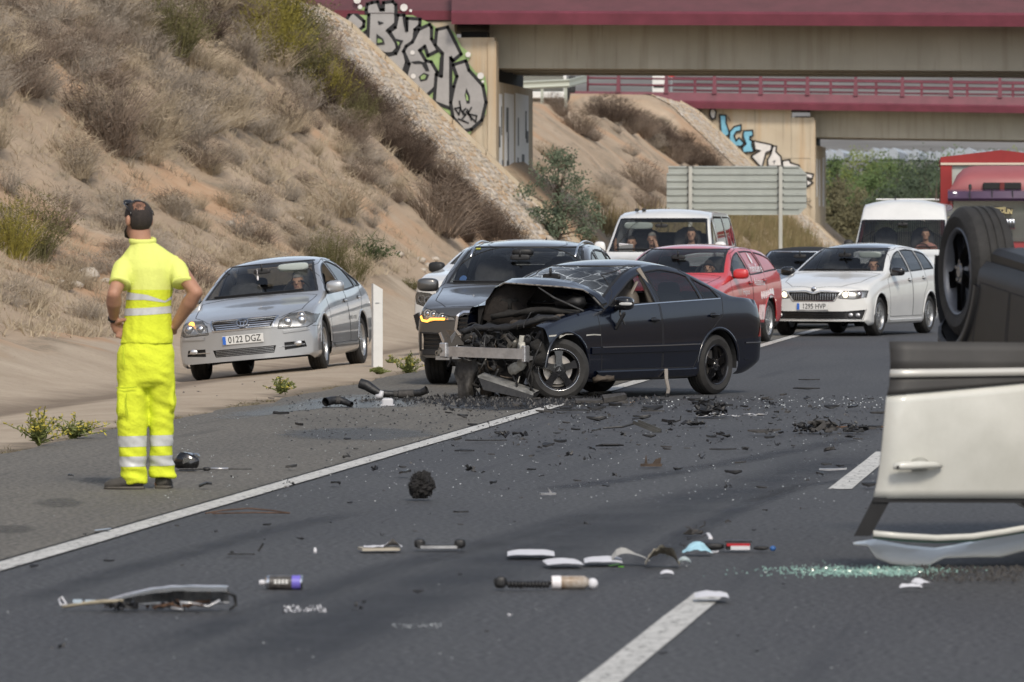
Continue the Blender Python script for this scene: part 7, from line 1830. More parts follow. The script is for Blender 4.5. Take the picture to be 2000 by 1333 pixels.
def upper_truck():
 Zt = 208.0; s = F / Zt; c = At(1040, 190, Zt); root = empty('truck', c, R(6.52 + 2)); tag(root, 'white lorry on the upper road behind the near abutment', 'truck'); z0 = c.z
 zz = lambda py: HC + (448 - py) / s - z0
 q = MB(); q.box((0, 1.1, zz(127)), (2.5, 2.2, zz(107) - zz(148)), ch=.06); q.box((0, 1.1, zz(186)), (2.5, 2.2, zz(181) - zz(195)), ch=.04); q.box((-1.22, 1.1, zz(165)), (.08, 2.2, 1), ch=.02); q.box((1.19, 1.1, zz(165)), (.12, 2.2, zz(149) - zz(182)), ch=.02); q.box((0, 1.9, zz(165)), (2.4, .5, .7)); q.build('cab', P_WHITE, root)
 MB().box((-.03, .04, zz(165)), (2.34, .02, zz(149) - zz(180.5))).build('windscreen', glass('lorry_glass', (.5, .56, .52)), root)
 MB().box((-.05, .3, zz(177)), (2.2, .3, .1)).build('dashboard', M_DARK, root)
 text_obj('lettering', 'Molinera', .36, Matrix.Translation((.42, -.012, zz(141))) @ Matrix(((1, 0, 0, 0), (0, 0, -1, 0), (0, 1, 0, 0), (0, 0, 0, 1))), mat('violet_letters', (.12, .1, .3)), root, 1.0, .004)
 MB().box((0, 5, zz(150)), (2.5, 6, zz(100) - zz(195))).build('cargo_box', P_WHITE, root)
 for py in (157, 174): q = MB(); sup(q, (1.45, -.05, zz(py)), (.12, .06, .16), .5); q.box((1.3, .0, zz(py)), (.3, .03, .03)); q.build('wing_mirror', M_BLACK, root, True)
 for x in (-.95, .95): make_wheel(root, (x, 1.2, .1), 0 if x < 0 else math.pi, .48, .3, .29, 6, M_ALLOY)
upper_truck()
def guard_rail():
 a = At(1005, 168, 203); b = At(1112, 163, 203); c = At(1146, 154, 205); o_ = a.copy(); root = empty('guard_rail', o_); tag(root, 'galvanised guard rail running up to the end of the maroon railing', 'guard rail')
 pr = [(0, -.15), (-.05, -.10), (0, -.03), (-.0, .03), (-.05, .10), (0, .15)]; V = []
 P_ = [a, b, b.lerp(c, .4), c]; n = len(pr)
 for p in P_:
  for y, z in pr: V.append(p - o_ + Vector((0, y, z)))
 q = MB(); q._add(V, [(i * n + j, i * n + j + 1, (i + 1) * n + j + 1, (i + 1) * n + j) for i in range(3) for j in range(n - 1)]); q.build('rail', mat('galvanised_rail', (.40, .42, .36), .5, metal=.3), root)
 for t in (.1, .5, .93):
  p = a.lerp(b, t) - o_; MB().box(p + Vector((0, .06, -.45)), (.1, .08, 1.0)).build('post', mat('galvanised_rail', (.4, .4, .4)), root)
guard_rail()
def behind_rail():
 c = At(1311, 168, 262); root = empty('road_sign', c, R(6.52)); tag(root, 'round red and white traffic sign behind the maroon railing', 'road sign'); s = F / 262
 MB().tube([(0, 0, -1), (0, 0, .9)], .04, 8).build('post', M_ALLOY, root)
 r_ = .34; zc = (168 - 137) / s
 q = MB(); q.prism([(r_ * math.cos(2 * math.pi * k / 20), zc + r_ * math.sin(2 * math.pi * k / 20)) for k in range(20)], lambda a, b, d: Vector((a, d - .08, b)), .03); q.build('sign_disc', mat('sign_red', (.5, .02, .015), .5), root)
 MB().box((0, -.09, zc + .08), (.5, .01, .1)).build('sign_bar', M_WHITEP, root)
 c = At(1286, 166, 275); root = empty('kiosk', c, R(6.52)); tag(root, 'small white box-like cabin behind the maroon railing', 'cabin'); s = F / 275
 q = MB(); q.box((0, 0, .2), (.62, .6, 1.3), ch=.02); q.build('cabin_body', P_WHITE, root); MB().box((0, -.31, -.1), (.5, .02, .12)).build('vent', M_BLACK, root)
behind_rail()
# ---------------------------------------------------------------- people
M_SKIN = mat('skin', (.38, .20, .13), .55, var=.12, vs=14, spec=.4)
M_SKIN2 = mat('skin_pale', (.46, .27, .19), .6, spec=.3)
M_HAIR = mat('black_hair', (.030, .022, .018), .7, var=.4, vs=60, bump=.5, bs=220)
M_FLUO = mat('fluorescent_yellow', (.67, .75, .045), .85, var=.04, vs=7, bump=.3, bs=55, spec=.2)
M_FLUO2 = mat('fluorescent_yellow_glare', (.72, .77, .20), .85, var=.04, vs=7, bump=.2, bs=60, spec=.2)  # paler yellow: glare on the upper shirt put into the colour
M_BAND = mat('reflective_tape', (.55, .56, .55), .45, var=.1, vs=20, spec=.6)
def fused(mb, vox, smooth=6, disp=None):
 """one continuous surface around overlapping closed shapes -> faces with normals"""
 me = bpy.data.meshes.new('t'); me.from_pydata([tuple(v) for v in mb.v], [], [tuple(f) for f in mb.f])
 bm = bmesh.new(); bm.from_mesh(me); bmesh.ops.recalc_face_normals(bm, faces=bm.faces); bm.to_mesh(me); bm.free()
 o = bpy.data.objects.new('t', me); SC.collection.objects.link(o)
 r = o.modifiers.new('r', 'REMESH'); r.mode = 'VOXEL'; r.voxel_size = vox; r.adaptivity = 0
 s = o.modifiers.new('s', 'SMOOTH'); s.iterations = smooth; s.factor = .5
 dg = bpy.context.evaluated_depsgraph_get(); dg.update(); ev = bpy.data.meshes.new_from_object(o.evaluated_get(dg))
 bpy.data.objects.remove(o); bpy.data.meshes.remove(me)
 if disp:
  ns = [v.normal.copy() for v in ev.vertices]
  for v, n in zip(ev.vertices, ns): v.co += n * disp(v.co)
  ev.update()
 return ev
def faces6(me):
 return [('body', [(*me.vertices[i].co, *me.vertices[i].normal) for i in p.vertices]) for p in me.polygons]
def obj_from(me, name, m, parent):
 me.name = name; me.materials.clear(); me.materials.append(m); me.polygons.foreach_set('use_smooth', [True] * len(me.polygons)); o = bpy.data.objects.new(name, me); return link(o, parent)
def ringpath(mb, secs, n=20):
 """secs: (x, y, z, rx, ry) horizontal elliptical sections"""
 V = []; Fc = []
 for (x, y, z, rx, ry) in secs:
  for k in range(n): a = 2 * math.pi * k / n; V.append(Vector((x + rx * math.cos(a), y + ry * math.sin(a), z)))
 for i in range(len(secs) - 1):
  for k in range(n): k2 = (k + 1) % n; Fc.append((i * n + k, i * n + k2, (i + 1) * n + k2, (i + 1) * n + k))
 Fc.append(tuple(range(n))[::-1]); Fc.append(tuple((len(secs) - 1) * n + k for k in range(n))); mb._add(V, Fc)
def worker():
 S = F / (HC * F / (957 - 448)); base = G(283, 957); root = empty('person', base, R(6.52)); tag(root, 'man in bright yellow work clothes seen from behind, hands on hips', 'person')
 m = lambda px, py, y=0.0: Vector(((px - 283) / S, y, (957 - py) / S))
 def sec(py, x0, x1, y, ry, g=0.0): return ((((x0 + x1) / 2) - 283) / S, y, (957 - py) / S, (x1 - x0) / 2 / S + g, ry + g)
 hc = m(270.5, 430, .0); f = Vector((-.62, .78, 0)); rt = Vector((.78, .62, 0))   # face direction and the head's own right
 HM = Matrix(((rt.x, f.x, 0), (rt.y, f.y, 0), (0, 0, 1)))
 def hp(r_, fw, z): return hc + rt * r_ + f * fw + Vector((0, 0, z))
 b = MB()
 sup(b, hc + Vector((0, 0, .02)), (.078, .097, .098), .92, 24, 16, HM); sup(b, hp(0, .03, -.06), (.058, .07, .065), .9, 20, 12, HM); b.sphere(hp(0, .075, -.095), (.03, .03, .026))
 b.tube([hp(0, .092, .035), hp(0, .112, -.01), hp(0, .122, -.028)], [.010, .013, .015], 8); b.tube([hp(-.03, .088, -.062), hp(0, .1, -.06), hp(.03, .088, -.062)], .009, 6)
 for sg in (-1, 1):
  sup(b, hp(sg * .088, -.008, -.006), (.014, .022, .036), .9, 12, 8, HM @ Matrix.Rotation(sg * .35, 3, 'Z')); b.sphere(hp(sg * .032, .083, .02), (.016, .014, .011))
  b.tube([hp(sg * .012, .094, .038), hp(sg * .045, .085, .04)], .008, 6)
 ringpath(b, [sec(500, 258, 300, -.015, .062), sec(475, 254, 297, -.01, .060), sec(452, 252, 294, .0, .062), sec(435, 256, 290, .0, .06)])
 tor = [(690, 236, 334, .0, .12), (660, 240, 333, .0, .115), (630, 246, 332, .0, .11), (600, 249, 331, .0, .112), (570, 252, 333, .0, .12), (545, 252, 338, .0, .125), (520, 243, 345, -.005, .12), (503, 243, 341, -.01, .095), (490, 256, 318, -.01, .075), (480, 262, 304, -.01, .06)]
 ringpath(b, [sec(a, x0, x1, y, ry, -.012) for a, x0, x1, y, ry in tor])
 ls, le, lw = m(247, 512, -.01), m(226, 574, -.16), m(222, 626, .0); rs, re, rw = m(340, 514, -.01), m(385, 571, -.13), m(339, 640, .02)
 b.tube([ls, ls.lerp(le, .5), le], [.058, .052, .043], 14); b.tube([le, le.lerp(lw, .3), le.lerp(lw, .75), lw], [.044, .052, .036, .030], 14); b.sphere(le, .044)
 b.tube([rs, rs.lerp(re, .5), re], [.058, .052, .043], 14); b.tube([re, re.lerp(rw, .3), re.lerp(rw, .75), rw], [.044, .050, .036, .029], 14); b.sphere(re, .044)
 pal = m(231, 642, .015); b.tube([lw, lw.lerp(pal, .5), pal, m(236, 650, .03)], [(.030, .021), (.040, .02), (.043, .019), (.036, .016)], 12, up=(0, 1, 0))
 b.tube([m(224, 631, -.005), m(236, 627, -.035), m(248, 624, -.05), m(260, 619, -.055)], [.019, .015, .0125, .009], 9)
 for k, (kx, ky, L_) in enumerate(((240, 637, 1.0), (238, 645, 1.08), (234, 652, 1.0), (229, 657, .85))):
  k0 = m(kx - 3, ky, .01); k1 = m(kx + 6, ky + 2 * L_, -.012); k2 = m(kx + 12 * L_, ky + 6, .005); k3 = m(kx + 13 * L_, ky + 8, .03)
  b.tube([k0, k1, k2, k3], [.0115, .0105, .0095, .0075], 8)
 rp = m(334, 652, .06); b.tube([rw, rp], [(.028, .02), (.038, .018)], 12); b.tube([m(336, 642, .02), m(330, 640, -.02), m(324, 642, -.04)], [.017, .013, .010], 8)
 for k in range(4): b.tube([m(333, 645 + k * 5, .08), m(329, 647 + k * 5, .12), m(322, 648 + k * 5, .13)], [.011, .010, .008], 8)
 legs = [[(700, 231, 286, 0, .115), (760, 236, 284, -.01, .105), (830, 238, 280, -.01, .08), (870, 240, 281, -.01, .075), (925, 246, 278, 0, .05), (948, 248, 278, 0, .05)], [(700, 284, 337, 0, .115), (760, 290, 333, .03, .1), (830, 294, 331, .07, .078), (870, 295, 331, .08, .072), (925, 298, 326, .10, .05), (944, 299, 326, .10, .05)]]
 for lg in legs: ringpath(b, [sec(a, x0, x1, y, ry, -.012) for a, x0, x1, y, ry in lg])
 b.tube([m(263, 948, .0), m(240, 951, .02), m(218, 953, .04)], [(.045, .03), (.045, .028), (.035, .02)], 12); b.tube([m(312, 946, .1), m(312, 950, .16), m(310, 952, .2)], [(.045, .03), (.045, .028), (.035, .02)], 12)
 me = fused(b, .0065, 5); body = obj_from(me, 'body', M_SKIN, root)
 for sg in (-1, 1): q = MB(); q.sphere(hp(sg * .032, .090, .02), .010, 10, 8); q.build('eye', mat('eye_white', (.6, .58, .55), .3), body, True)
 V = []; Fc = []; nu, nv = 44, 30; keep = {}
 crown = Vector((.02, -.60, .74)).normalized(); hz = hc + Vector((0, 0, .02))
 def hpnt(i, j):
  ph = math.pi * j / nv; a = 2 * math.pi * i / nu; d = Vector((math.sin(ph) * math.cos(a), math.sin(ph) * math.sin(a), math.cos(ph)))
  g = lambda x: math.copysign(abs(x)**.92, x); v = HM @ Vector((.081 * g(d.x), .1 * g(d.y), .101 * g(d.z))); return d, hz + v
 for j in range(nv):
  for i in range(nu):
   d, _ = hpnt(i + .5, j + .5); dw = HM @ d
   if dw.dot(crown) > .875 + .035 * noise.noise(dw * 14): continue
   if d.y > .35 and d.z < .62: continue
   if d.z < (-.86 if d.y < -.15 else -.35) + .1 * noise.noise(d * 4): continue
   if d.y > .0 and d.z < -.05: continue
   q_ = []
   for (a, c) in ((i, j), (i, j + 1), (i + 1, j + 1), (i + 1, j)):
    kk = (a % nu, c)
    if kk not in keep: keep[kk] = len(V); V.append(hpnt(*kk)[1])
    q_.append(keep[kk])
   if len(set(q_)) == 4: Fc.append(q_)
   elif len(set(q_)) == 3: Fc.append(list(dict.fromkeys(q_)))
 o = mesh_obj('hair', V, Fc, M_HAIR, root, True); md = o.modifiers.new('s', 'SOLIDIFY'); md.thickness = .008; md.offset = 0
 rg = random.Random(2); V = []; Fc = []
 for k in range(420):
  d = (crown + Vector((rg.gauss(0, .28), rg.gauss(0, .28), rg.gauss(0, .2)))).normalized(); l_ = HM.transposed() @ d; g = lambda x: math.copysign(abs(x)**.92, x)
  c = hz + HM @ Vector((.0795 * g(l_.x), .0985 * g(l_.y), .0995 * g(l_.z))); t = Vector((rg.gauss(0, .3), rg.gauss(0, .3), -1)); t = (t - d * t.dot(d)).normalized() * .012; w = d.cross(t).normalized() * .0006; b_ = len(V); V += [c - w, c + w, c + t + d * .002]; Fc.append((b_, b_ + 1, b_ + 2))
 tag(mesh_obj('thin_hair', V, Fc, M_HAIR, root), kind='stuff')
 bd = MB(); bd.tube([hp(-.074, .02, -.035), hp(-.066, .055, -.075), hp(-.035, .09, -.105), hp(0, .104, -.11), hp(.035, .09, -.105), hp(.066, .055, -.075), hp(.074, .02, -.035)], [.004, .007, .010, .012, .010, .007, .004], 8); bd.build('beard', M_HAIR, root, True)
 sg_ = MB(); top_ = lambda r_, fw, z: hp(r_, fw, z)
 for s_ in (-1, 1):
  sup(sg_, top_(s_ * .038, .062, .112), (.034, .012, .02), .6, 14, 8, HM @ Matrix.Rotation(-.8, 3, 'X')); sg_.tube([top_(s_ * .074, .055, .105), top_(s_ * .086, .01, .085), top_(s_ * .088, -.035, .055), top_(s_ * .086, -.05, .03)], [.006, .005, .004, .004], 6)
 sg_.tube([top_(-.074, .055, .105), top_(0, .07, .118), top_(.074, .055, .105)], .006, 6); gl = sg_.build('sunglasses', M_GLOSSBLK, root, True)
 t = MB(); g = .012
 hem = [(672, 233, 339, .0, .132), (655, 237, 337, .0, .128), (630, 242, 336, .0, .122), (600, 245, 335, .0, .122), (575, 248, 337, .0, .13), (550, 249, 341, .0, .135), (525, 239, 350, -.005, .13), (507, 234, 350, -.01, .11), (494, 243, 336, -.01, .093), (483, 252, 316, -.01, .078), (470, 258, 300, -.01, .064)]
 ringpath(t, [sec(*s_) for s_ in hem], 28)
 t.tube([m(254, 513, -.01), m(243, 524, -.045), m(238, 545, -.10), m(236, 556, -.125)], [.068, .070, .067, .066], 16); t.tube([m(333, 515, -.01), m(346, 526, -.04), m(357, 546, -.085), m(359, 554, -.10)], [.068, .070, .066, .065], 16)
 def wr_(co):
  z = co.z; s_ = .004 * noise.noise(Vector((co.x * 9, co.y * 9, z * 5))) + .0035 * math.sin(60 * (z + co.x * .5) + 4 * noise.noise(co * 6)) * sstep(1.12, .95, z) * .8
  s_ += .005 * noise.noise(Vector((co.x * 22, co.y * 18, z * 4)))
  return s_
 me = fused(t, .008, 8, wr_); fc = faces6(me); bpy.data.meshes.remove(me)
 zc = lambda py: (957 - py) / S; xc = lambda px: (px - 283) / S
 A_ = 'side'
 fc = cut(fc, [(xc(200), zc(571)), (xc(252), zc(571)), (xc(290), zc(576)), (xc(324), zc(588)), (xc(324), zc(591)), (xc(285), zc(585.5)), (xc(252), zc(586)), (xc(200), zc(586))], A_, lambda c: c[1] < .2 and c[0] > xc(243), 'b1')
 fc = cut(fc, [(xc(324), zc(588)), (xc(337), zc(577)), (xc(350), zc(573)), (xc(350), zc(580)), (xc(337), zc(584)), (xc(324), zc(591))], A_, lambda c: c[1] < .2 and c[0] < xc(345), 'b1')
 fc = cut(fc, [(xc(225), zc(604)), (xc(290), zc(601)), (xc(345), zc(597)), (xc(345), zc(611)), (xc(290), zc(615)), (xc(225), zc(618))], A_, lambda c: True, 'b2')
 fc = cut(fc, [(xc(100), zc(566)), (xc(450), zc(566)), (xc(450), zc(440)), (xc(100), zc(440))], A_, lambda c: True, 'yoke')
 part_mesh(fc, ('body',), 'shirt', M_FLUO, root); part_mesh(fc, ('yoke',), 'shirt_yoke', M_FLUO2, root); part_mesh(fc, ('b1',), 'reflective_band', M_BAND, root, .002); part_mesh(fc, ('b2',), 'reflective_band', M_BAND, root, .002)
 c_ = MB(); P_ = [m(279, 471, 0) + Vector((.078 * math.cos(a), .066 * math.sin(a) - .008, .010 * math.sin(a) - .0)) for a in [2 * math.pi * k / 24 for k in range(25)]]; c_.tube(P_, [(.012, .02)] * 25, 8, False, up=(0, 0, 1)); c_.build('collar', M_FLUO2, root, True)
 for (c0, c1_, r_) in ((m(238, 549, -.108), m(236.5, 556, -.124), .070), (m(358, 549, -.09), m(359, 555, -.102), .068)):
  q = MB(); q.tube([c0, c1_], [r_, r_ + .002], 20); q.build('cuff', M_FLUO2, root, True)
 t = MB(); ringpath(t, [sec(664, 238, 334, 0, .118), sec(690, 228, 340, 0, .138), sec(715, 227, 341, 0, .145), sec(745, 228, 341, .005, .14), sec(757, 230, 339, .01, .11)], 28)
 ringpath(t, [sec(a, x0, x1, y, ry) for a, x0, x1, y, ry in ((725, 230, 288, 0, .125), (760, 228, 287, -.005, .118), (800, 228, 288, -.01, .105), (850, 230, 287, -.01, .098), (890, 232, 286, -.01, .09), (920, 236, 285, 0, .085), (946, 239, 290, 0, .092))], 24)
 ringpath(t, [sec(a, x0, x1, y, ry) for a, x0, x1, y, ry in ((725, 282, 340, 0, .125), (760, 285, 339, .03, .115), (800, 288, 337, .06, .105), (850, 289, 336, .07, .098), (890, 289, 335, .08, .09), (915, 289, 337, .09, .088), (934, 291, 343, .095, .095))], 24)
 sup(t, m(244, 786, -.02), (.055, .10, .11), .5, 16, 10); sup(t, m(336, 775, .03), (.02, .07, .1), .5)
 def wr2(co):
  z = co.z; k = .007 * noise.noise(Vector((co.x * 10, co.y * 10, z * 6))) + .006 * noise.noise(Vector((co.x * 16 + z * 12, co.y * 10, z * 20)))
  k += .006 * math.sin(70 * z + 30 * co.x + 5 * noise.noise(co * 5)) * (sstep(.28, .1, z) + .45 * sstep(.35, .5, z) * (1 - sstep(.6, .75, z)))
  return k
 me = fused(t, .009, 6, wr2); fc = faces6(me); bpy.data.meshes.remove(me)
 for (a, b2, c2_, d2) in ((851, 872, 'l1', 0), (891, 911, 'l2', 0)):
  fc = cut(fc, [(xc(200), zc(a + 1)), (xc(287.6), zc(a)), (xc(287.6), zc(b2)), (xc(200), zc(b2 + 1))], A_, lambda c: True, c2_); fc = cut(fc, [(xc(287.6), zc(a)), (xc(360), zc(a - 1)), (xc(360), zc(b2 - 1)), (xc(287.6), zc(b2))], A_, lambda c: True, c2_ + 'r')
 part_mesh(fc, ('body',), 'trousers', M_FLUO, root)
 for q_ in ('l1', 'l1r', 'l2', 'l2r'): part_mesh(fc, (q_,), 'reflective_band', M_BAND, root, .002)
 q = MB();
 for pts in ([(229, 757, -.105), (246, 757, -.145), (270, 755, -.145)], [(235, 768, -.135), (233, 790, -.14), (234, 812, -.13)], [(250, 768, -.15), (249, 790, -.15), (253, 812, -.14)], [(243, 676, -.13), (244, 695, -.14), (247, 712, -.145)]):
  q.tube([m(*p) for p in pts], .0035, 5)
 q.build('pocket_seam', mat('fluo_seam', (.45, .55, .02), .9), root)
 M_SHOE = mat('dusty_work_shoe', (.06, .055, .048), .8, var=.35, vs=12, bump=.3)
 for (pts, nm) in (([(281, 941, -.02), (262, 939, -.02), (240, 943, -.01), (216, 947, .0), (205, 950, .01)], 'l'), ([(312, 939, .05), (316, 941, .08), (318, 946, .17), (318, 950, .23)], 'r')):
  t = MB(); P_ = [m(*p) for p in pts]; t.tube(P_, [(.045, .034), (.052, .048), (.055, .042), (.052, .034), (.034, .024)][:len(P_)], 14, up=(0, 0, 1))
  me = fused(t, .009, 4); so = obj_from(me, 'shoe', M_SHOE, root)
  for v in so.data.vertices: v.co.z = max(v.co.z, .012)
  t = MB(); P2 = [Vector((p.x, p.y, .013)) for p in P_]; t.tube(P2, [(.050, .013), (.057, .014), (.058, .013), (.055, .013), (.032, .012)][:len(P_)], 14, up=(0, 0, 1)); t.build('sole', mat('shoe_sole', (.10, .09, .075), .8, var=.3), so, True)
 q = MB(); t_ = (lw - le).normalized(); wc_ = le.lerp(lw, .93); q.tube([wc_ - t_ * .012, wc_ + t_ * .012], [.0345, .0335], 18); sup(q, wc_ + Vector((-.03, -.012, 0)), (.008, .016, .017), .6); q.build('wrist_watch', M_GLOSSBLK, root, True)
 q = MB(); c = m(241, 652, .0); q.lathe([(.0095, -.003), (.0125, -.003), (.0125, .003), (.0095, .003)], 14, Matrix.Translation(c) @ Matrix.Rotation(1.2, 4, 'Z')); q.build('ring', M_CHROME, root, True)
worker()
def sitter(car, x, y, zseat, zhead, label, shirt, hair='short', wheel=True, sc=1.0, pose='drive', face=0.0, skin=None):
 root = empty('person', car.location); tag(root, label, 'person'); root.rotation_euler = car.rotation_euler; root.location = car.location; root.scale = car.scale
 b = MB(); h = Vector((x - .02, y, zhead)); Rz = Matrix.Rotation(face, 3, 'Z')
 sup(b, h + Vector((0, 0, .02)), (.092, .074, .1), .92, 18, 12, Rz); sup(b, h + Rz @ Vector((-.03, 0, -.06)), (.06, .052, .055), .9, 14, 10, Rz); b.tube([h + Rz @ Vector((-.088, 0, .02)), h + Rz @ Vector((-.112, 0, -.022))], [.010, .014], 6)
 for s in (-1, 1): b.sphere(h + Rz @ Vector((0, s * .078, 0)), (.018, .011, .03)); b.tube([h + Rz @ Vector((-.084, s * .015, .037)), h + Rz @ Vector((-.078, s * .045, .035))], .008, 5)
 b.tube([h - Vector((-.01, 0, .05)), h - Vector((-.03, 0, .19))], .055, 12)
 ringpath(b, [(x + .03, y, zseat + .05, .12, .16), (x + .05, y, zseat + .3, .105, .15), (x + .05, y, zhead - .26, .10, .19), (x + .04, y, zhead - .19, .07, .15), (x + .03, y, zhead - .15, .06, .07)])
 cl = MB(); ringpath(cl, [(x + .03, y, zseat + .05, .13, .172), (x + .05, y, zseat + .3, .117, .162), (x + .05, y, zhead - .26, .112, .203), (x + .04, y, zhead - .185, .08, .16), (x + .03, y, zhead - .155, .062, .075)])
 for s in (-1, 1):
  sh = Vector((x + .05, y + s * .17, zhead - .25))
  if pose == 'drive': el = Vector((x - .16, y + s * .24, zhead - .44)); ha = Vector((x - .42, y + s * .10, zhead - .27))
  elif pose == 'cross': el = Vector((x - .22, y + s * .26, zhead - .42)); ha = Vector((x - .30, y - s * .02, zhead - .36))
  elif pose == 'face': el = Vector((x - .16, y + s * .2, zhead - .42)); ha = Vector((x - .13, y + s * .09, zhead - .09)) if s < 0 else Vector((x - .25, y + .1, zhead - .46))
  else: el = Vector((x - .14, y + s * .23, zhead - .42)); ha = Vector((x - .22, y + s * .26, zhead + .0)) if s > 0 else Vector((x - .2, y - .1, zhead - .46))
  b.tube([sh, el], [.048, .040], 10); b.tube([el, ha], [.042, .028], 10)
  d = (ha - el).normalized(); b.tube([ha, ha + d * .07], [(.030, .02), (.038, .018)], 8)
  for k in range(4): o_ = Vector((0, 0, .015 * (k - 1.5))) + d * .07; b.tube([ha + o_, ha + o_ + d * .03 + Vector((-.01, 0, -.004)), ha + o_ + d * .05 + Vector((0, -s * .02, -.01))], [.011, .010, .008], 6)
  b.tube([ha + d * .02, ha + d * .05 + Vector((0, -s * .035, .03))], [.013, .010], 6)
  cl.tube([sh, el], [.058, .052], 10)
  if shirt[1]: cl.tube([el, el.lerp(ha, .85)], [.052, .038], 10)
 body = obj_from(fused(b, .011, 3), 'body', skin or M_SKIN2, root); obj_from(fused(cl, .014, 4), 'shirt', shirt[0], root)
 for s in (-1, 1): q = MB(); q.sphere(h + Rz @ Vector((-.083, s * .03, .018)), .010, 8, 6); q.build('eye', M_GLOSSBLK, body, True)
 q = MB(); q.tube([h + Rz @ Vector((-.088, -.022, -.05)), h + Rz @ Vector((-.092, .022, -.05))], .005, 6); q.build('mouth', mat('lips', (.3, .1, .08)), body)
 if hair != 'bald':
  V = [];
  t = MB().sphere((0, 0, 0), 1, 20, 14); keepf = []
  for f_ in t.f:
   c = sum((t.v[i] for i in f_), Vector()) / len(f_)
   if (c.x < -.25 and c.z < .5) or c.z < (-.9 if hair == 'long' else -.25): continue
   keepf.append(f_)
  q = MB(); q._add([h + Vector((0, 0, .02)) + Rz @ Vector((v.x * .103, v.y * (.092 if hair == 'long' else .082), v.z * (.115 if hair != 'long' else .125))) for v in t.v], keepf)
  if hair == 'long':
   for s in (-1, 1): q.tube([h + Rz @ Vector((.0, s * .08, .02)), h + Rz @ Vector((.0, s * .085, -.08)), h + Rz @ Vector((.02, s * .08, -.16))], [.03, .03, .015], 8)
  o_ = q.build('hair', M_HAIR if hair != 'grey' else mat('grey_hair', (.2, .19, .18), .8), root, True, fix=False)
M_S1 = mat('dark_blue_shirt', (.03, .04, .07), .9); M_S2 = mat('black_top', (.015, .015, .017), .9); M_S3 = mat('grey_jumper', (.12, .12, .12), .9); M_S4 = mat('salmon_shirt', (.4, .2, .17), .9)
sitter(av, 2.05, -.37, .40, 1.12, 'balding driver holding the wheel in the silver saloon', (M_S1, False), 'grey')
sitter(sk, 1.95, -.37, .36, 1.10, 'driver with dark hair and raised hand in the white hatchback', (M_S1, False), 'short', face=.3)
sitter(wg, 2.0, -.37, .36, 1.10, 'driver sitting behind the windscreen of the red estate', (M_S3, True), 'short')
sitter(vn, 1.75, -.48, .9, 1.58, 'young woman with long dark hair driving the white van', (M_S2, True), 'long')
sitter(vn, 1.75, .20, .9, 1.50, 'passenger in the middle of the white van resting chin on hand', (M_S2, False), 'grey', pose='face')
sitter(vn, 1.8, .56, .9, 1.44, 'passenger at the far side of the white van holding up a phone', (M_S2, False), 'short', pose='phone')
sitter(tr, 1.55, -.45, .9, 1.57, 'driver with folded arms in the white minibus', (M_S4, False), 'short', pose='cross')
# ---------------------------------------------------------------- debris
M_PL = mat('broken_black_plastic', (.014, .014, .015), .5, var=.5, vs=20, bump=.3)
M_PL2 = mat('dusty_plastic', (.045, .042, .040), .75, var=.5, vs=15, bump=.3)
M_RUST = mat('brown_fragment', (.09, .05, .03), .85, var=.4, vs=12)
M_PAPER = mat('paper', (.62, .62, .65), .8, var=.05, vs=8)
M_METF = mat('bare_metal_fragment', (.45, .45, .46), .35, metal=.7, var=.3, vs=10)
M_CLEARF = glass('clear_plastic', (.8, .82, .84), 1.2, film=.26)
def sheet_grid(w, d, fn, n=8):
 return [[fn(i / n, j / n, Vector(((i / n - .5) * w, (j / n - .5) * d, 0))) for i in range(n + 1)] for j in range(n + 1)]
def shard_geo(rg, L, wd, th, bend=.3):
 n = rg.randint(5, 8); pts = [(L / 2 * math.cos(a) * rg.uniform(.55, 1.1), wd / 2 * math.sin(a) * rg.uniform(.5, 1.15)) for a in [2 * math.pi * (k + rg.uniform(-.25, .25)) / n for k in range(n)]]
 q = MB(); b = rg.uniform(-bend, bend); tl = rg.uniform(-.25, .25); q.prism(pts, lambda a, c, d: Vector((a, c, d + abs(a) * abs(b) + c * tl + abs(c * tl) + .002)), th)
 return q
def clump_geo(rg, r, n=14, flat=.6):
 q = MB()
 for k in range(n):
  p = Vector((rg.gauss(0, r * .45), rg.gauss(0, r * .4), abs(rg.gauss(0, r * flat * .4)) + r * .08)); s = r * rg.uniform(.12, .34); rot = Matrix.Rotation(rg.uniform(0, 3), 3, 'X') @ Matrix.Rotation(rg.uniform(0, 3), 3, 'Z'); kd = rg.random()
  if kd < .4: q.box(p, (s * 2, s, s * .3), rot)
  elif kd < .65: q.tube([p, p + rot @ Vector((s * 1.5, 0, 0)), p + rot @ Vector((s * 2.2, s, 0))], s * .18, 5)
  else: sup(q, p, (s, s * .8, s * .5), .8, 8, 6, rot)
 lo = min(v.z for v in q.v)
 for v in q.v:
  v += Vector((noise.noise(v * 40), noise.noise(v * 40 + Vector((3, 0, 0))), noise.noise(v * 37))) * r * .12; v.z = max(.003, v.z)
 return q
def put(q, nm, lb, cat, px, py, m, rz=0, z=.012, group=None, smooth=False):
 p = G(px, py); d = -p.x / K
 o = q.build(nm, m, None, smooth); o.location = (p.x, p.y, (z if d < 8.4 else hgt(p.x, p.y) + .004)); o.rotation_euler = (0, 0, R(6.52) + rz); tag(o, lb, cat, group); return o
S_ = lambda py: F / (HC * F / (py - 448))          # pixels per metre on the road at a picture row
def mm(px, py): return px / S_(py)
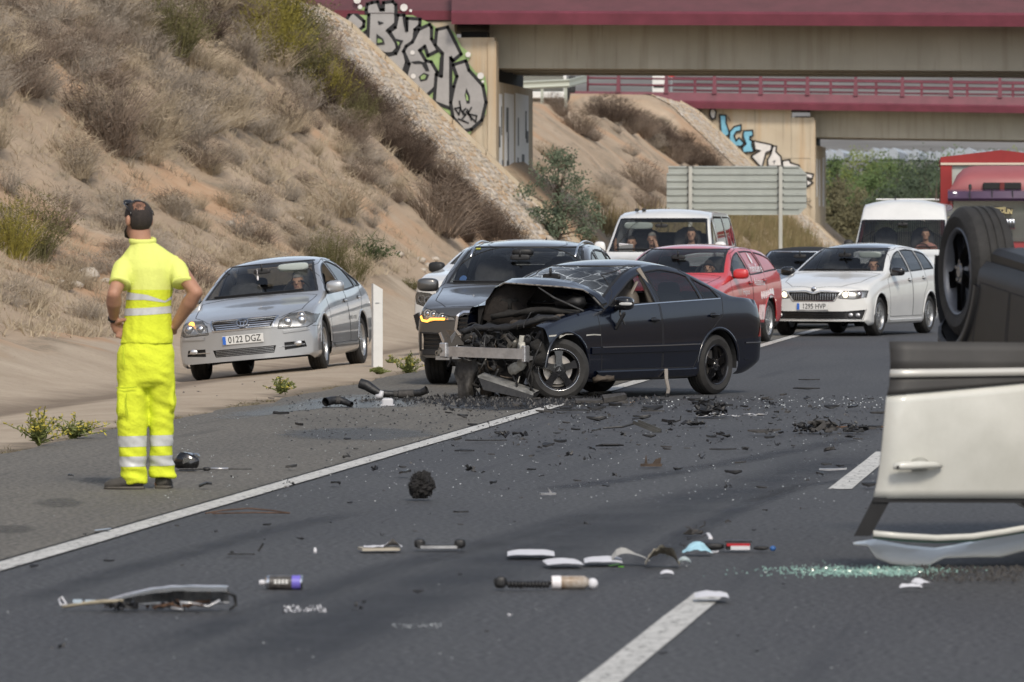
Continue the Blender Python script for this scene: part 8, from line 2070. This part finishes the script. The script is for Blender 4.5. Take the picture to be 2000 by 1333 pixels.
# long intake hoses
def hose(nm, lb, pts, rr, gx, gy, ribs=None):
 c = G(gx, gy); root = empty(nm, c, R(6.52)); tag(root, lb, 'hose'); s = S_(gy)
 P = [Vector(((a - gx) / s, y, max(rr[i] if not isinstance(rr[i], tuple) else rr[i][1], (gy - b) / s) + .004)) for i, (a, b, y) in enumerate(pts)]
 q = MB(); q.tube(P, rr, 14, False); inner = MB(); q.tube(P[::-1], [(r_ * .8 if not isinstance(r_, tuple) else (r_[0] * .8, r_[1] * .8)) for r_ in rr[::-1]], 14, False); q.build('hose_wall', M_PL, root, True)
 for (i, t, r_, w) in (ribs or []):
  p = P[i].lerp(P[i + 1], t); d = (P[i + 1] - P[i]).normalized(); q = MB(); q.tube([p - d * w, p - d * w * .8, p + d * w * .8, p + d * w], [r_ * .96, r_, r_, r_ * .96], 14); q.build('hose_sleeve', M_PL2, root, True)
hose('air_hose', 'long black air hose with flattened mouth, lying left of the wreck', [(703, 750, .05), (716, 754, .03), (728, 762, .02), (742, 770, 0), (765, 771, 0), (800, 770, 0), (822, 768, -.02), (834, 762, -.04)], [(.05, .05), (.06, .052), (.05, .045), .036, .034, .034, .034, .04], 770, 779, [(4, .8, .042, .08), (4, .2, .036, .02)])
hose('air_hose', 'short curved black hose with two open ends, lying left of the long hose', [(636, 786, -.06), (645, 784, 0), (655, 783, .03), (668, 784, .03), (680, 789, .0), (687, 793, -.03)], [.042, .040, .038, .036, .03, .026], 660, 796, [(2, .4, .041, .02)])
# lens, rod etc. by the man
rg = random.Random(31)
q = MB(); sup(q, (0, 0, .055), (.085, .07, .06), .6, 14, 9, Matrix.Rotation(.35, 3, 'Y'))
for v in q.v: v += Vector((noise.noise(v * 25), noise.noise(v * 22), noise.noise(v * 28))) * .03; v.z = max(.003, v.z)
o = put(q, 'crushed_lamp_housing', 'crushed glossy black lamp housing right behind the man\'s feet', 'car part', 366, 922, M_GLOSSBLK, smooth=True); q = MB(); q.box((.01, -.06, .06), (.08, .01, .05), rot=(.2, .1, .2)); q.box((.06, -.03, .08), (.05, .01, .05), rot=(.2, .5, .9)); q.build('lamp_glass', M_CLEARF, o)
q = MB(); q.tube([(-.25, 0, .012), (-.1, 0, .014), (.1, .01, .014), (.25, .03, .012)], [.007, .007, .005, .003], 8); o = put(q, 'linkage_rod', 'thin black rod with a bright metal section, right of the man\'s feet', 'rod', 420, 924, M_PL); q = MB(); q.tube([(-.03, 0, .015), (.09, .008, .015)], .010, 8); q.build('metal_sleeve', M_METF, o, True); q = MB(); sup(q, (-.06, 0, .014), (.025, .02, .014), .7); q.build('rubber_boot', M_PL, o, True)
# charred lump
q = MB(); t = MB().sphere((0, 0, .082), (.076, .07, .086), 34, 24)
for v in t.v: v += (v - Vector((0, 0, .08))).normalized() * (.020 * noise.noise(v * 30) + .012 * noise.noise(v * 70) + .012 * noise.noise(v * 140)); v.z = max(.003, v.z)
q._add(t.v, t.f)
for k in range(420):
 d = Vector((rg.gauss(0, 1), rg.gauss(0, 1), rg.gauss(.2, 1))).normalized(); p = Vector((0, 0, .082)) + Vector((d.x * .074, d.y * .07, d.z * .082)); w = d.orthogonal().normalized() * .0035; e = p + d * rg.uniform(.004, .016) + Vector((rg.gauss(0, .006), 0, rg.gauss(0, .006)))
 if p.z > .01: q._add([p - w, p + w, e], [(0, 1, 2)])
put(q, 'charred_lump', 'shaggy black charred lump standing alone in the middle of the lane', 'lump', 823, 979, mat('char', (.012, .011, .011), .9, var=.6, vs=30))
# wires / hoop
q = MB(); q.tube([(-.24, -.04, .01), (-.15, .1, .02), (0, .14, .03), (.14, .1, .02), (.25, -.02, .01), (.05, .0, .012), (-.2, -.06, .01)], .0045, 6); q.tube([(-.2, .2, .01), (-.15, .05, .02), (-.24, -.05, .01)], .003, 5); put(q, 'wire_loop', 'thin brown bent wire loop on the lane beside the edge line', 'wire', 482, 1010, M_RUST, smooth=True)
q = MB(); q.box((-.04, 0, .006), (.14, .02, .008)); q.box((.06, .03, .04), (.05, .02, .012), rot=(0, -1.0, 0)); q.box((-.09, .05, .01), (.02, .02, .02)); put(q, 'plastic_bracket', 'small dark L-shaped bracket lying in the left lane', 'bracket', 486, 1090, M_PL)
q = MB(); q.lathe([(0, -.012), (.009, -.012), (.009, 0), (.006, .016), (0, .018)], 12, Matrix.Translation((0, 0, .012)) @ Matrix.Rotation(math.pi / 2, 4, 'X')); put(q, 'plastic_plug', 'tiny white cap standing on the asphalt right of the bracket', 'cap', 615, 1086, M_PAPER, smooth=True)
# booklet and white sheet
q = MB(); q.box((0, 0, .008), (.20, .14, .014), rot=(0, 0, .2)); o = put(q, 'booklet', 'beige booklet with a crumpled white sheet on top, left lane', 'booklet', 740, 1080, mat('booklet_cover', (.42, .38, .31), .8)); q = MB(); q.grid(sheet_grid(.2, .14, lambda u, v, p: p + Vector((.02, 0, .02 + .045 * max(0, 1 - abs(u - .75) * 4) * (1 - v) + .008 * noise.noise(p * 30))))); q.build('white_sheet', M_PAPER, o, fix=False)
q = MB(); q.box((0, 0, .014), (.22, .05, .02)); sup(q, (-.10, .02, .03), (.03, .03, .025), .7); sup(q, (.11, 0, .03), (.03, .03, .025), .7); o = put(q, 'motor_part', 'black bar with bright metal underside, right of the booklet', 'car part', 857, 1078, M_PL); q = MB(); q.box((.0, -.028, .012), (.19, .006, .014)); q.build('metal_strip', M_METF, o)
# papers in a row
def paper(nm, lb, px, py, wpx, dpx, m=M_PAPER, amp=.010, rz=0., cat='paper', seed=0, z0=.01):
 w = mm(wpx, py); q = MB(); q.grid(sheet_grid(w, dpx, lambda u, v, p: p + Vector((0, 0, z0 + amp * (.25 * noise.noise(Vector((u * 3 + seed, v * 3, seed))) + 1.3 * math.sin(math.pi * u)**.5 * (.5 + .5 * v) + .6 * (1 + noise.noise(Vector((u * 4, seed, v)))) * v))))); o = put(q, nm, lb, cat, px, py, m, rz); return o
paper('white_paper', 'left white folded sheet at the row of papers in mid lane', 1037, 1092, 92, .30); paper('white_paper', 'second white sheet of the row, below and right of the left one', 1100, 1110, 72, .26, seed=2, rz=.1); paper('white_paper', 'third white sheet of the row, touching the grey one', 1178, 1106, 74, .28, seed=3)
q = MB(); q.grid(sheet_grid(.19, .12, lambda u, v, p: p + Vector((0, 0, .012 + .035 * math.sin(math.pi * u)**.7 + .05 * (1 - u) * math.sin(math.pi * min(1, u * 1.3 + .15)) * (.3 + .7 * v))))); put(q, 'grey_card', 'curled grey card sheet left of the crumpled paper bag', 'card', 1232, 1106, mat('grey_card', (.40, .39, .36), .8))
q = MB(); q.grid(sheet_grid(.17, .16, lambda u, v, p: p + Vector((0, 0, .005 + (.10 + .03 * noise.noise(p * 50)) * math.sin(math.pi * u)**.7 * (1 - .5 * v) + .02 * noise.noise(p * 28 + Vector((1, 1, 1))))), 12)); put(q, 'paper_bag', 'crumpled beige paper bag, open side dark', 'bag', 1294, 1110, mat('kraft_paper', (.33, .30, .24), .85, var=.3, vs=20))
q = MB(); pts = [(.03 * math.cos(a), .05 * math.sin(a), .01 + .02 * math.sin(a)**2) for a in [2 * math.pi * k / 18 for k in range(19)]]; q.tube(pts, [(.004, .009)] * 19, 6, False, up=(0, 0, 1)); put(q, 'tape_roll', 'ring of pale blue tape right of the paper bag', 'tape', 1337, 1108, mat('pale_blue_tape', (.38, .45, .47), .4), smooth=True)
q = MB(); q.grid(sheet_grid(.15, .12, lambda u, v, p: p + Vector((0, 0, .006 + .055 * math.sin(math.pi * u) * (.3 + v * .7) + .01 * noise.noise(p * 40))))); o = put(q, 'face_mask', 'light blue face mask lying on the lane', 'face mask', 1362, 1087, mat('mask_blue', (.36, .60, .70), .8)); q = MB(); q.tube([(.07, 0, .01), (.11, -.02, .015), (.10, -.05, .01), (.05, -.05, .008)], .002, 5); q.build('ear_loop', M_PAPER, o)
q = MB(); q.grid(sheet_grid(.05, .03, lambda u, v, p: p + Vector((0, 0, .008 + .01 * u)))); q.tube([(.02, 0, .004), (.045, -.02, .004)], .003, 4); put(q, 'green_leaf', 'small bright green scrap below the third sheet', 'scrap', 1200, 1114, mat('bright_green', (.15, .5, .04), .6))
# bottle, coil, can
def flask():
 c = G(1118, 1152); root = empty('spray_bottle', c, R(6.52) + .1); tag(root, 'brown and white bottle lying on its side next to a black coil', 'bottle'); X = Matrix.Rotation(-math.pi / 2, 4, 'Z')
 q = MB(); q.lathe([(0, -.1), (.024, -.098), (.031, -.085), (.031, .055), (.018, .075), (0, .076)], 20, Matrix.Translation((0, 0, .032)) @ X); q.build('bottle_body', mat('bottle_label', (.20, .12, .055), .4, col2=(.45, .42, .38), vs=14), root, True)
 q = MB(); q.sphere((.095, -.0, .026), (.026, .026, .026), 14, 10); q.build('cap', M_PAPER, root, True); q = MB(); q.lathe([(.0315, -.098), (.0325, -.06), (.0315, -.055)], 20, Matrix.Translation((0, 0, .032)) @ X); q.build('label_band', M_WHITEP, root, True)
flask()
q = MB(); P = [(-.10 + .2 * k / 60 + 0, .012 * math.cos(k * 1.3), .018 + .012 * math.sin(k * 1.3)) for k in range(61)]; q.tube(P, .008, 6); sup(q, (-.13, 0, .03), (.03, .03, .03), .7); put(q, 'coil', 'black coiled hose stub left of the lying bottle', 'coil', 1032, 1155, M_PL, .05, smooth=True)
def can():
 c = G(555, 1153); root = empty('spray_can', c, R(6.52)); tag(root, 'black and violet spray can with white nozzle lying on its side', 'spray can'); X = Matrix.Translation((0, 0, .034)) @ Matrix.Rotation(-math.pi / 2, 4, 'Z')
 for nm, pr, m in (('can_body', [(.033, -.07), (.033, .035)], mat('can_black', (.02, .02, .022), .3, col2=(.12, .11, .10), vs=30)), ('violet_band', [(.0332, .035), (.0332, .075)], mat('can_violet', (.16, .13, .52), .35)), ('bottom_rim', [(.033, .075), (.034, .082), (.03, .086), (0, .084)], M_CHROME), ('shoulder', [(.033, -.07), (.031, -.082), (.016, -.09), (0, -.09)], M_CHROME), ('nozzle', [(0, -.118), (.009, -.118), (.013, -.11), (.013, -.095), (.008, -.09)], M_PAPER)):
  q = MB(); q.lathe(pr, 24, X); q.build(nm, m, root, auto=40)
 for k in range(4): q = MB().box((-.04 + k * .017, -.034, .04), (.012, .002, .02)); q.build('print_mark', M_PLATE, root)
can()
# long clear lens with wiring
def lens():
 c = G(290, 1196); root = empty('clear_lamp_shell', c, R(6.52)); tag(root, 'long clear broken lamp lens with dark wiring, bottom left of the road', 'lamp lens'); s = S_(1196)
 x = lambda px: (px - 290) / s
 rows = []
 for j in range(7):
  t = j / 6; r_ = []
  for i in range(25):
   u = i / 24; px = 200 + 245 * u; h = (.015 + .095 * math.sin(min(1, u * 1.15 + .12) * math.pi * .55)) ; r_.append(Vector((x(px), .10 - .2 * t * (.4 + .6 * u), .006 + h * math.sin(math.pi * t * .62 + .25) * (1 + .06 * noise.noise(Vector((u * 9, t * 3, 1)))))))
  rows.append(r_)
 MB().grid(rows).build('clear_shell', M_CLEARF, root, True)
 MB().tube([rows[3][i] + Vector((0, 0, .003)) for i in range(25)], [.009] * 25, 8, flat=.5).build('shell_rim', mat('milky_plastic', (.34, .35, .40), .3, var=.15), root, True)
 MB().tube([rows[0][i] for i in range(25)], .006, 6).build('lower_rim', M_METF, root, True)
 MB().tube([(x(112), .05, .05), (x(118), .06, .062), (x(128), .03, .03), (x(118), .0, .03), (x(112), .05, .05)], .004, 6).build('wire_loop', M_PAPER, root, True)
 MB().tube([(x(120), .02, .02), (x(160), .02, .035), (x(200), .0, .045), (x(240), -.02, .05)], [.010, .014, .016, .012], 8, flat=.6).build('lens_arm', mat('beige_plastic', (.32, .28, .2), .5, var=.3), root, True)
 q = MB(); q.box((x(150), .02, .045), (.04, .02, .015)); q.box((x(175), .02, .045), (.045, .02, .012)); q.build('blue_clip', mat('pale_blue_clip', (.4, .48, .55), .4), root)
 r2 = random.Random(8)
 for k in range(12):
  a = Vector((x(r2.uniform(200, 400)), r2.uniform(-.06, .06), .02)); P = [a]
  for i in range(5): P.append(P[-1] + Vector((r2.uniform(-.03, .07), r2.uniform(-.03, .03), 0))); P[-1].z = r2.uniform(.01, .05)
  MB().tube(P, r2.choice((.003, .005, .008)), 6).build('wiring', r2.choice((M_PL, M_PL, M_RUST, M_METF)), root, True)
 MB().tube([(x(440), -.03, .09), (x(458), -.0, .07), (x(460), .0, .03), (x(448), -.02, .01)], [.006, .009, .008, .004], 8).build('seal_end', M_PL, root, True)
 MB().tube([(x(283), .12, .01), (x(290), .14, .07), (x(296), .14, .10)], [.008, .006, .003], 5).build('twig', M_RUST, root, True)
lens()
# other single pieces
q = MB(); q.box((0, 0, .02), (.13, .06, .03), ch=.004); q.box((0, .01, .045), (.14, .07, .01)); sup(q, (-.13, .02, .02), (.06, .03, .02), .8); sup(q, (.12, 0, .012), (.04, .02, .012), .8); o = put(q, 'first_aid_pouch', 'small red, white and black pouch to the right of the face mask', 'pouch', 1442, 1080, M_PL); q = MB(); q.box((0, -.034, .03), (.12, .01, .014)); q.build('red_edge', mat('red_cloth', (.42, .02, .03), .8), o); q = MB(); q.box((.01, -.036, .014), (.10, .01, .02)); q.build('white_side', M_PAPER, o)
q = clump_geo(rg, .07, 16, .7); put(q, 'black_cloth', 'crumpled black cloth with a white strip, above the face mask', 'cloth', 1352, 1050, M_PL2); q = MB(); q.tube([(0, .1, .02), (.02, .02, .035), (.03, -.06, .02), (.03, -.11, .012)], [(.012, .004)] * 4, 6); put(q, 'white_strip', 'white curved strip hanging from the black cloth', 'strip', 1376, 1060, M_PAPER, smooth=True)
q = MB(); q.box((0, 0, .01), (.15, .05, .02)); q.prism([(-.05, .01), (-.035, .085), (-.025, .015)], lambda a, b, d: Vector((a, d, b)), .02); q.prism([(.01, .02), (.03, .05), (.07, .065), (.065, .015)], lambda a, b, d: Vector((a, d, b)), .03); put(q, 'broken_bracket', 'brown and black broken bracket with an upright prong, in mid lane', 'bracket', 1272, 915, mat('brown_plastic', (.05, .033, .022), .7, var=.5, vs=12))
q = MB(); q.box((0, .0, .03), (.25, .05, .03), rot=(0, .35, -.4)); q.box((.02, -.02, .04), (.22, .008, .035), rot=(0, .35, -.4)); put(q, 'trim_channel', 'dark metal channel piece lying diagonally in front of the wreck', 'trim', 1264, 845, mat('channel_metal', (.09, .09, .085), .4, metal=.5, var=.4)); q = MB(); q.tube([(-.16, 0, .01), (0, .02, .02), (.12, .1, .05), (.16, .14, .06)], [.008, .010, .010, .006], 6); put(q, 'bent_rod', 'black bent rod left of the diagonal channel piece', 'rod', 1215, 842, M_PL)
q = clump_geo(rg, .16, 44, .8); put(q, 'torn_motor_debris', 'tangled black heap of torn parts in mid lane behind the channel piece', 'debris heap', 1385, 817, M_PL); q = MB()
for k in range(10):
 P = [Vector((rg.uniform(-.2, .25), rg.uniform(-.1, .1), .02))]
 for i in range(5): P.append(P[-1] + Vector((rg.uniform(-.04, .08), rg.uniform(-.03, .03), rg.uniform(-.02, .02)))); P[-1].z = max(.008, P[-1].z)
 q.tube(P, .004, 5)
put(q, 'wire_tangle', 'tangle of thin grey wires hanging out of the black heap', 'wires', 1400, 818, M_METF, smooth=True)
q = clump_geo(rg, .11, 16, .35); put(q, 'flat_black_part', 'flat black torn part just below the tangled heap', 'car part', 1353, 835, M_PL)
q = shard_geo(rg, .3, .1, .012); put(q, 'grey_cover', 'curved grey cover with black torn end, right of centre lane', 'cover', 1488, 852, M_PL2, .1); q = clump_geo(rg, .06, 10, .8); put(q, 'black_knob_part', 'upright black chunk at the end of the grey cover', 'chunk', 1503, 853, M_PL)
for k, (px, w, lb) in enumerate(((1575, .1, 'left end of the long row of black wreckage left of the white door'), (1612, .15, 'tallest grey lump in the row of black wreckage left of the white door'), (1665, .12, 'right end of the long row of black wreckage left of the white door'))):
 q = clump_geo(rg, w, 24, .7); put(q, 'wreckage_heap', lb, 'debris heap', px, 848, M_PL if k != 1 else M_PL2)
q = MB(); q.tube([(-.35, 0, .012), (0, .01, .012), (.4, .03, .012)], .009, 6); put(q, 'brown_bar', 'long thin brown bar right of the row of wreckage', 'bar', 1690, 840, M_RUST)
for k, (px, py, Lp, dp, m, lb) in enumerate(((1122, 808, 140, .05, M_PL, 'long flat black wiper-like strip crossing the edge line'), (1580, 746, 50, .05, M_PL, 'upper short black strip right of the dark saloon'), (1576, 764, 58, .06, M_PL, 'lower black strip right of the dark saloon'), (948, 866, 88, .06, M_PL, 'long flat black strip in the lane below the wreck'), (1185, 877, 72, .07, M_PL, 'dark strip in mid lane left of the brown bracket'), (1620, 924, 66, .03, M_METF, 'thin grey rod left of the lane line under the door'), (1392, 806, 50, .02, M_PL, 'thin dark strip by the tangled heap'), (1280, 808, 60, .02, M_PL2, 'thin grey strip between two debris heaps'), (900, 1007, 30, .05, M_PL, 'small flat dark strip below right of the charred lump'), (905, 886, 40, .05, M_PL, 'narrow dark strip near the edge line in the shoulder side'), (1410, 884, 55, .02, M_PL, 'thin dark strip near the middle of the lane'), (560, 958, 10, .03, M_METF, 'tiny silver piece on the edge line'))):
 q = shard_geo(rg, mm(Lp, py), dp, .010, .08); put(q, 'trim_strip', lb, 'strip', px, py, m, rg.uniform(-.05, .05))
q = MB(); q.box((0, 0, .01), (.1, .03, .012)); q.prism([(.02, 0), (.0, .05), (.035, .01)], lambda a, b, d: Vector((a, d, b)), .01); o = put(q, 'metal_shard', 'silver and black shard in mid lane, right of the charred lump', 'shard', 1070, 972, M_METF, .3)
q = MB(); q.grid(sheet_grid(.09, .1, lambda u, v, p: p + Vector((0, 0, .004 + .01 * u)))); put(q, 'blue_card', 'pale blue card lying at the edge line, lower left', 'card', 200, 1042, mat('pale_card', (.4, .47, .55), .7));
paper('white_paper', 'small paper sheet on the far end of the near lane dash', 1390, 1178, 66, .2, seed=5, z0=.016); paper('white_paper', 'small white scrap under the torn white panel, right', 1802, 1150, 30, .08, seed=6, rz=.6, amp=.012); paper('white_paper', 'thin white scrap left of the other scrap under the white panel', 1780, 1158, 45, .04, seed=7); paper('white_paper', 'tiny white scrap below the crumpled paper bag', 1303, 1131, 26, .05, seed=8)
q = MB().sphere((0, 0, .014), (.016, .015, .014), 12, 8); put(q, 'bottle_top', 'tiny bright blue cap right of the pouch', 'cap', 1562 - 52, 1082, mat('cap_blue', (.03, .12, .35), .4), smooth=True)
q = clump_geo(rg, .035, 8, .8); put(q, 'rubber_nub', 'small black nub in the near left lane', 'nub', 700, 1199, M_PL)
q = clump_geo(rg, .02, 6, .8); put(q, 'white_pebble', 'small white lump in the near lane below the bottle', 'lump', 994, 1214, M_PAPER)
def crumbs(nm, lb, box, n, size, m, seed, ht=0.0, dist=None):
 r = random.Random(seed); V = []; Fc = []
 for k in range(n):
  px = r.uniform(box[0], box[2]); py = r.uniform(box[1], box[3])
  if dist: px, py = dist(r)
  p = G(px, py); d = -p.x / K; z = .010 if d < 8.4 else hgt(p.x, p.y); s = size * r.uniform(.4, 1.3); b = len(V); a = r.uniform(0, 3)
  for j in range(3): V.append((p.x + s * math.cos(a + j * 2.1), p.y + s * math.sin(a + j * 2.1), z + r.uniform(0, .003)))
  V.append((p.x, p.y, z + s * r.uniform(.5, 1.1) + ht * r.random())); Fc += [(b, b + 1, b + 3), (b + 1, b + 2, b + 3), (b + 2, b, b + 3)]
 return tag(mesh_obj(nm, V, Fc, m), lb, 'glass crumbs', kind='stuff')
M_CR = mat('glass_crumb', (.55, .58, .58), .15, spec=.8); M_CRG = mat('green_glass_crumb', (.25, .42, .36), .15, spec=.8)
crumbs('glass_crumbs', 'crumbs of clear glass scattered over lane and shoulder', (250, 770, 1720, 985), 900, .0055, M_CR, 1)
crumbs('glass_crumbs', 'sparse crumbs of clear glass nearer the camera', (0, 960, 1700, 1320), 150, .004, M_CR, 2)
crumbs('glass_crumbs', 'greenish heap of crumbled safety glass under the torn panel', (1530, 1108, 1900, 1134), 2000, .0055, M_CRG, 3, .004, lambda r: (1700 + r.gauss(0, 85), 1121 + r.gauss(0, 5)))
crumbs('glass_crumbs', 'band of bright glass crumbs right of the wreck', (1100, 778, 1725, 800), 230, .010, M_CR, 4)
crumbs('glass_crumbs', 'white crumbs by the lane below the spray can', (555, 1190, 636, 1202), 70, .006, M_PAPER, 5, .006)
crumbs('glass_crumbs', 'smear of fine glass dust in the near lane', (765, 1224, 862, 1233), 120, .0035, M_CR, 6)
crumbs('black_crumbs', 'fine black crumbs strewn around the wreck', (820, 770, 1720, 900), 1300, .013, M_PL, 7, 0, lambda r: (r.uniform(560, 1725), 775 + abs(r.gauss(0, 50))))
crumbs('black_crumbs', 'fine black crumbs under the nose of the wreck', (860, 776, 1240, 800), 1800, .022, M_PL, 8, .02, lambda r: (1020 + r.gauss(0, 110), 786 + r.gauss(0, 6)))
crumbs('black_crumbs', 'black rubble under the torn white panel', (1800, 1112, 2000, 1142), 500, .010, M_PL2, 9, .01)
# many loose black fragments, each its own piece
geos = []
rg = random.Random(99)
for k in range(12):
 q = shard_geo(rg, rg.uniform(.06, .16), rg.uniform(.03, .07), rg.uniform(.006, .016), .5) if k % 3 else clump_geo(rg, rg.uniform(.03, .05), 5, .7)
 o = q.build('plastic_fragment', M_PL if k % 4 else M_PL2); geos.append(o.data); bpy.data.objects.remove(o)
n = 0
while n < 250:
 if n < 150: px = rg.uniform(870, 1722); py = 776 + abs(rg.gauss(0, 62))
 elif n < 205: px = rg.uniform(380, 1700); py = rg.uniform(800, 1060)
 else: px = rg.uniform(20, 1700); py = rg.uniform(880, 1300)
 if py > 1320 or (px < 360 and 180 < px and py < 975): continue
 p = G(px, py)
 if -p.x / K > 8.2: continue
 if 1040 < px < 1480 and py < 784: continue
 o = bpy.data.objects.new('plastic_fragment', rg.choice(geos)); link(o); s = rg.uniform(.5, 1.2)**1.5 * (.6 if py > 960 else 1.35)
 o.location = (p.x, p.y, .010); o.scale = (s, s, s); o.rotation_euler = (0, 0, rg.uniform(0, 6.28)); tag(o, 'small broken black plastic fragment lying on the asphalt', 'fragment', 'black plastic fragments strewn on the road'); n += 1
for k in range(34):
 px = rg.uniform(300, 900); py = rg.uniform(745, 835); p = G(px, py, -.03)
 if -p.x / K < 8.5: continue
 z = hgt(p.x, p.y); o = bpy.data.objects.new('plastic_fragment', rg.choice(geos)); link(o); s = rg.uniform(.3, .8); o.location = (p.x, p.y, z + .004); o.scale = (s, s, s); o.rotation_euler = (0, 0, rg.uniform(0, 6.28)); tag(o, 'small dark fragment lying on the pale sand of the verge', 'fragment', 'dark fragments on the sand')
q = clump_geo(rg, .05, 8); put(q, 'shattered_bumper_piece', 'torn dusty plastic piece in front of the wheel of the wreck', 'car part', 1165, 790, M_PL2);
q = MB(); q.box((0, 0, .03), (.5, .12, .03), rot=(0, .03, .06)); q.box((.12, -.02, .07), (.22, .1, .05), rot=(.2, -.1, .2));
for v in q.v: v += Vector((0, 0, .02 * noise.noise(v * 9)))
put(q, 'torn_bumper', 'long torn bumper piece lying right below the front wheel of the wreck', 'bumper', 1175, 793, M_PL2)
q = clump_geo(rg, .028, 5); put(q, 'orange_fragment', 'small tan fragment right of the torn bumper', 'fragment', 1235, 790, mat('tan_plastic', (.35, .2, .1), .7))
q = MB(); sup(q, (0, 0, .035), (.055, .03, .035), .5); q.box((0, 0, .006), (.13, .08, .012)); put(q, 'white_lamp_insert', 'small white lamp insert lying below the long air hose', 'lamp part', 757, 795, mat('translucent_white', (.5, .5, .52), .35)); q = MB(); q.tube([(-.03, 0, .02), (.02, 0, .03), (.03, 0, .08)], [.025, .03, .02], 10); put(q, 'white_elbow', 'small pale elbow piece leaning on the long air hose', 'pipe piece', 740, 782, mat('translucent_white', (.5, .5, .5)), smooth=True)
# separate pieces of a part become parts of their own
for o in list(bpy.data.objects):
 if o.type == 'MESH' and o.parent is not None and not o.children and o.get('kind') != 'stuff' and o.name.split('.')[0] in ('wheel_well', 'window_seal', 'grille_bar', 'grille_slat', 'intake_bar', 'grille_frame', 'arch_lip', 'curtain', 'roof_rib', 'roof_rack_foot', 'wiper', 'emblem', 'window_red_line', 'chrome_strip', 'scratch', 'frame_post', 'beam_bracket', 'clamp', 'underbody', 'air_horn', 'roof_gutter', 'graffiti_outline', 'bumper_blade', 'blue_clip', 'round_icon', 'window_frame'):
  split_loose(o, None)
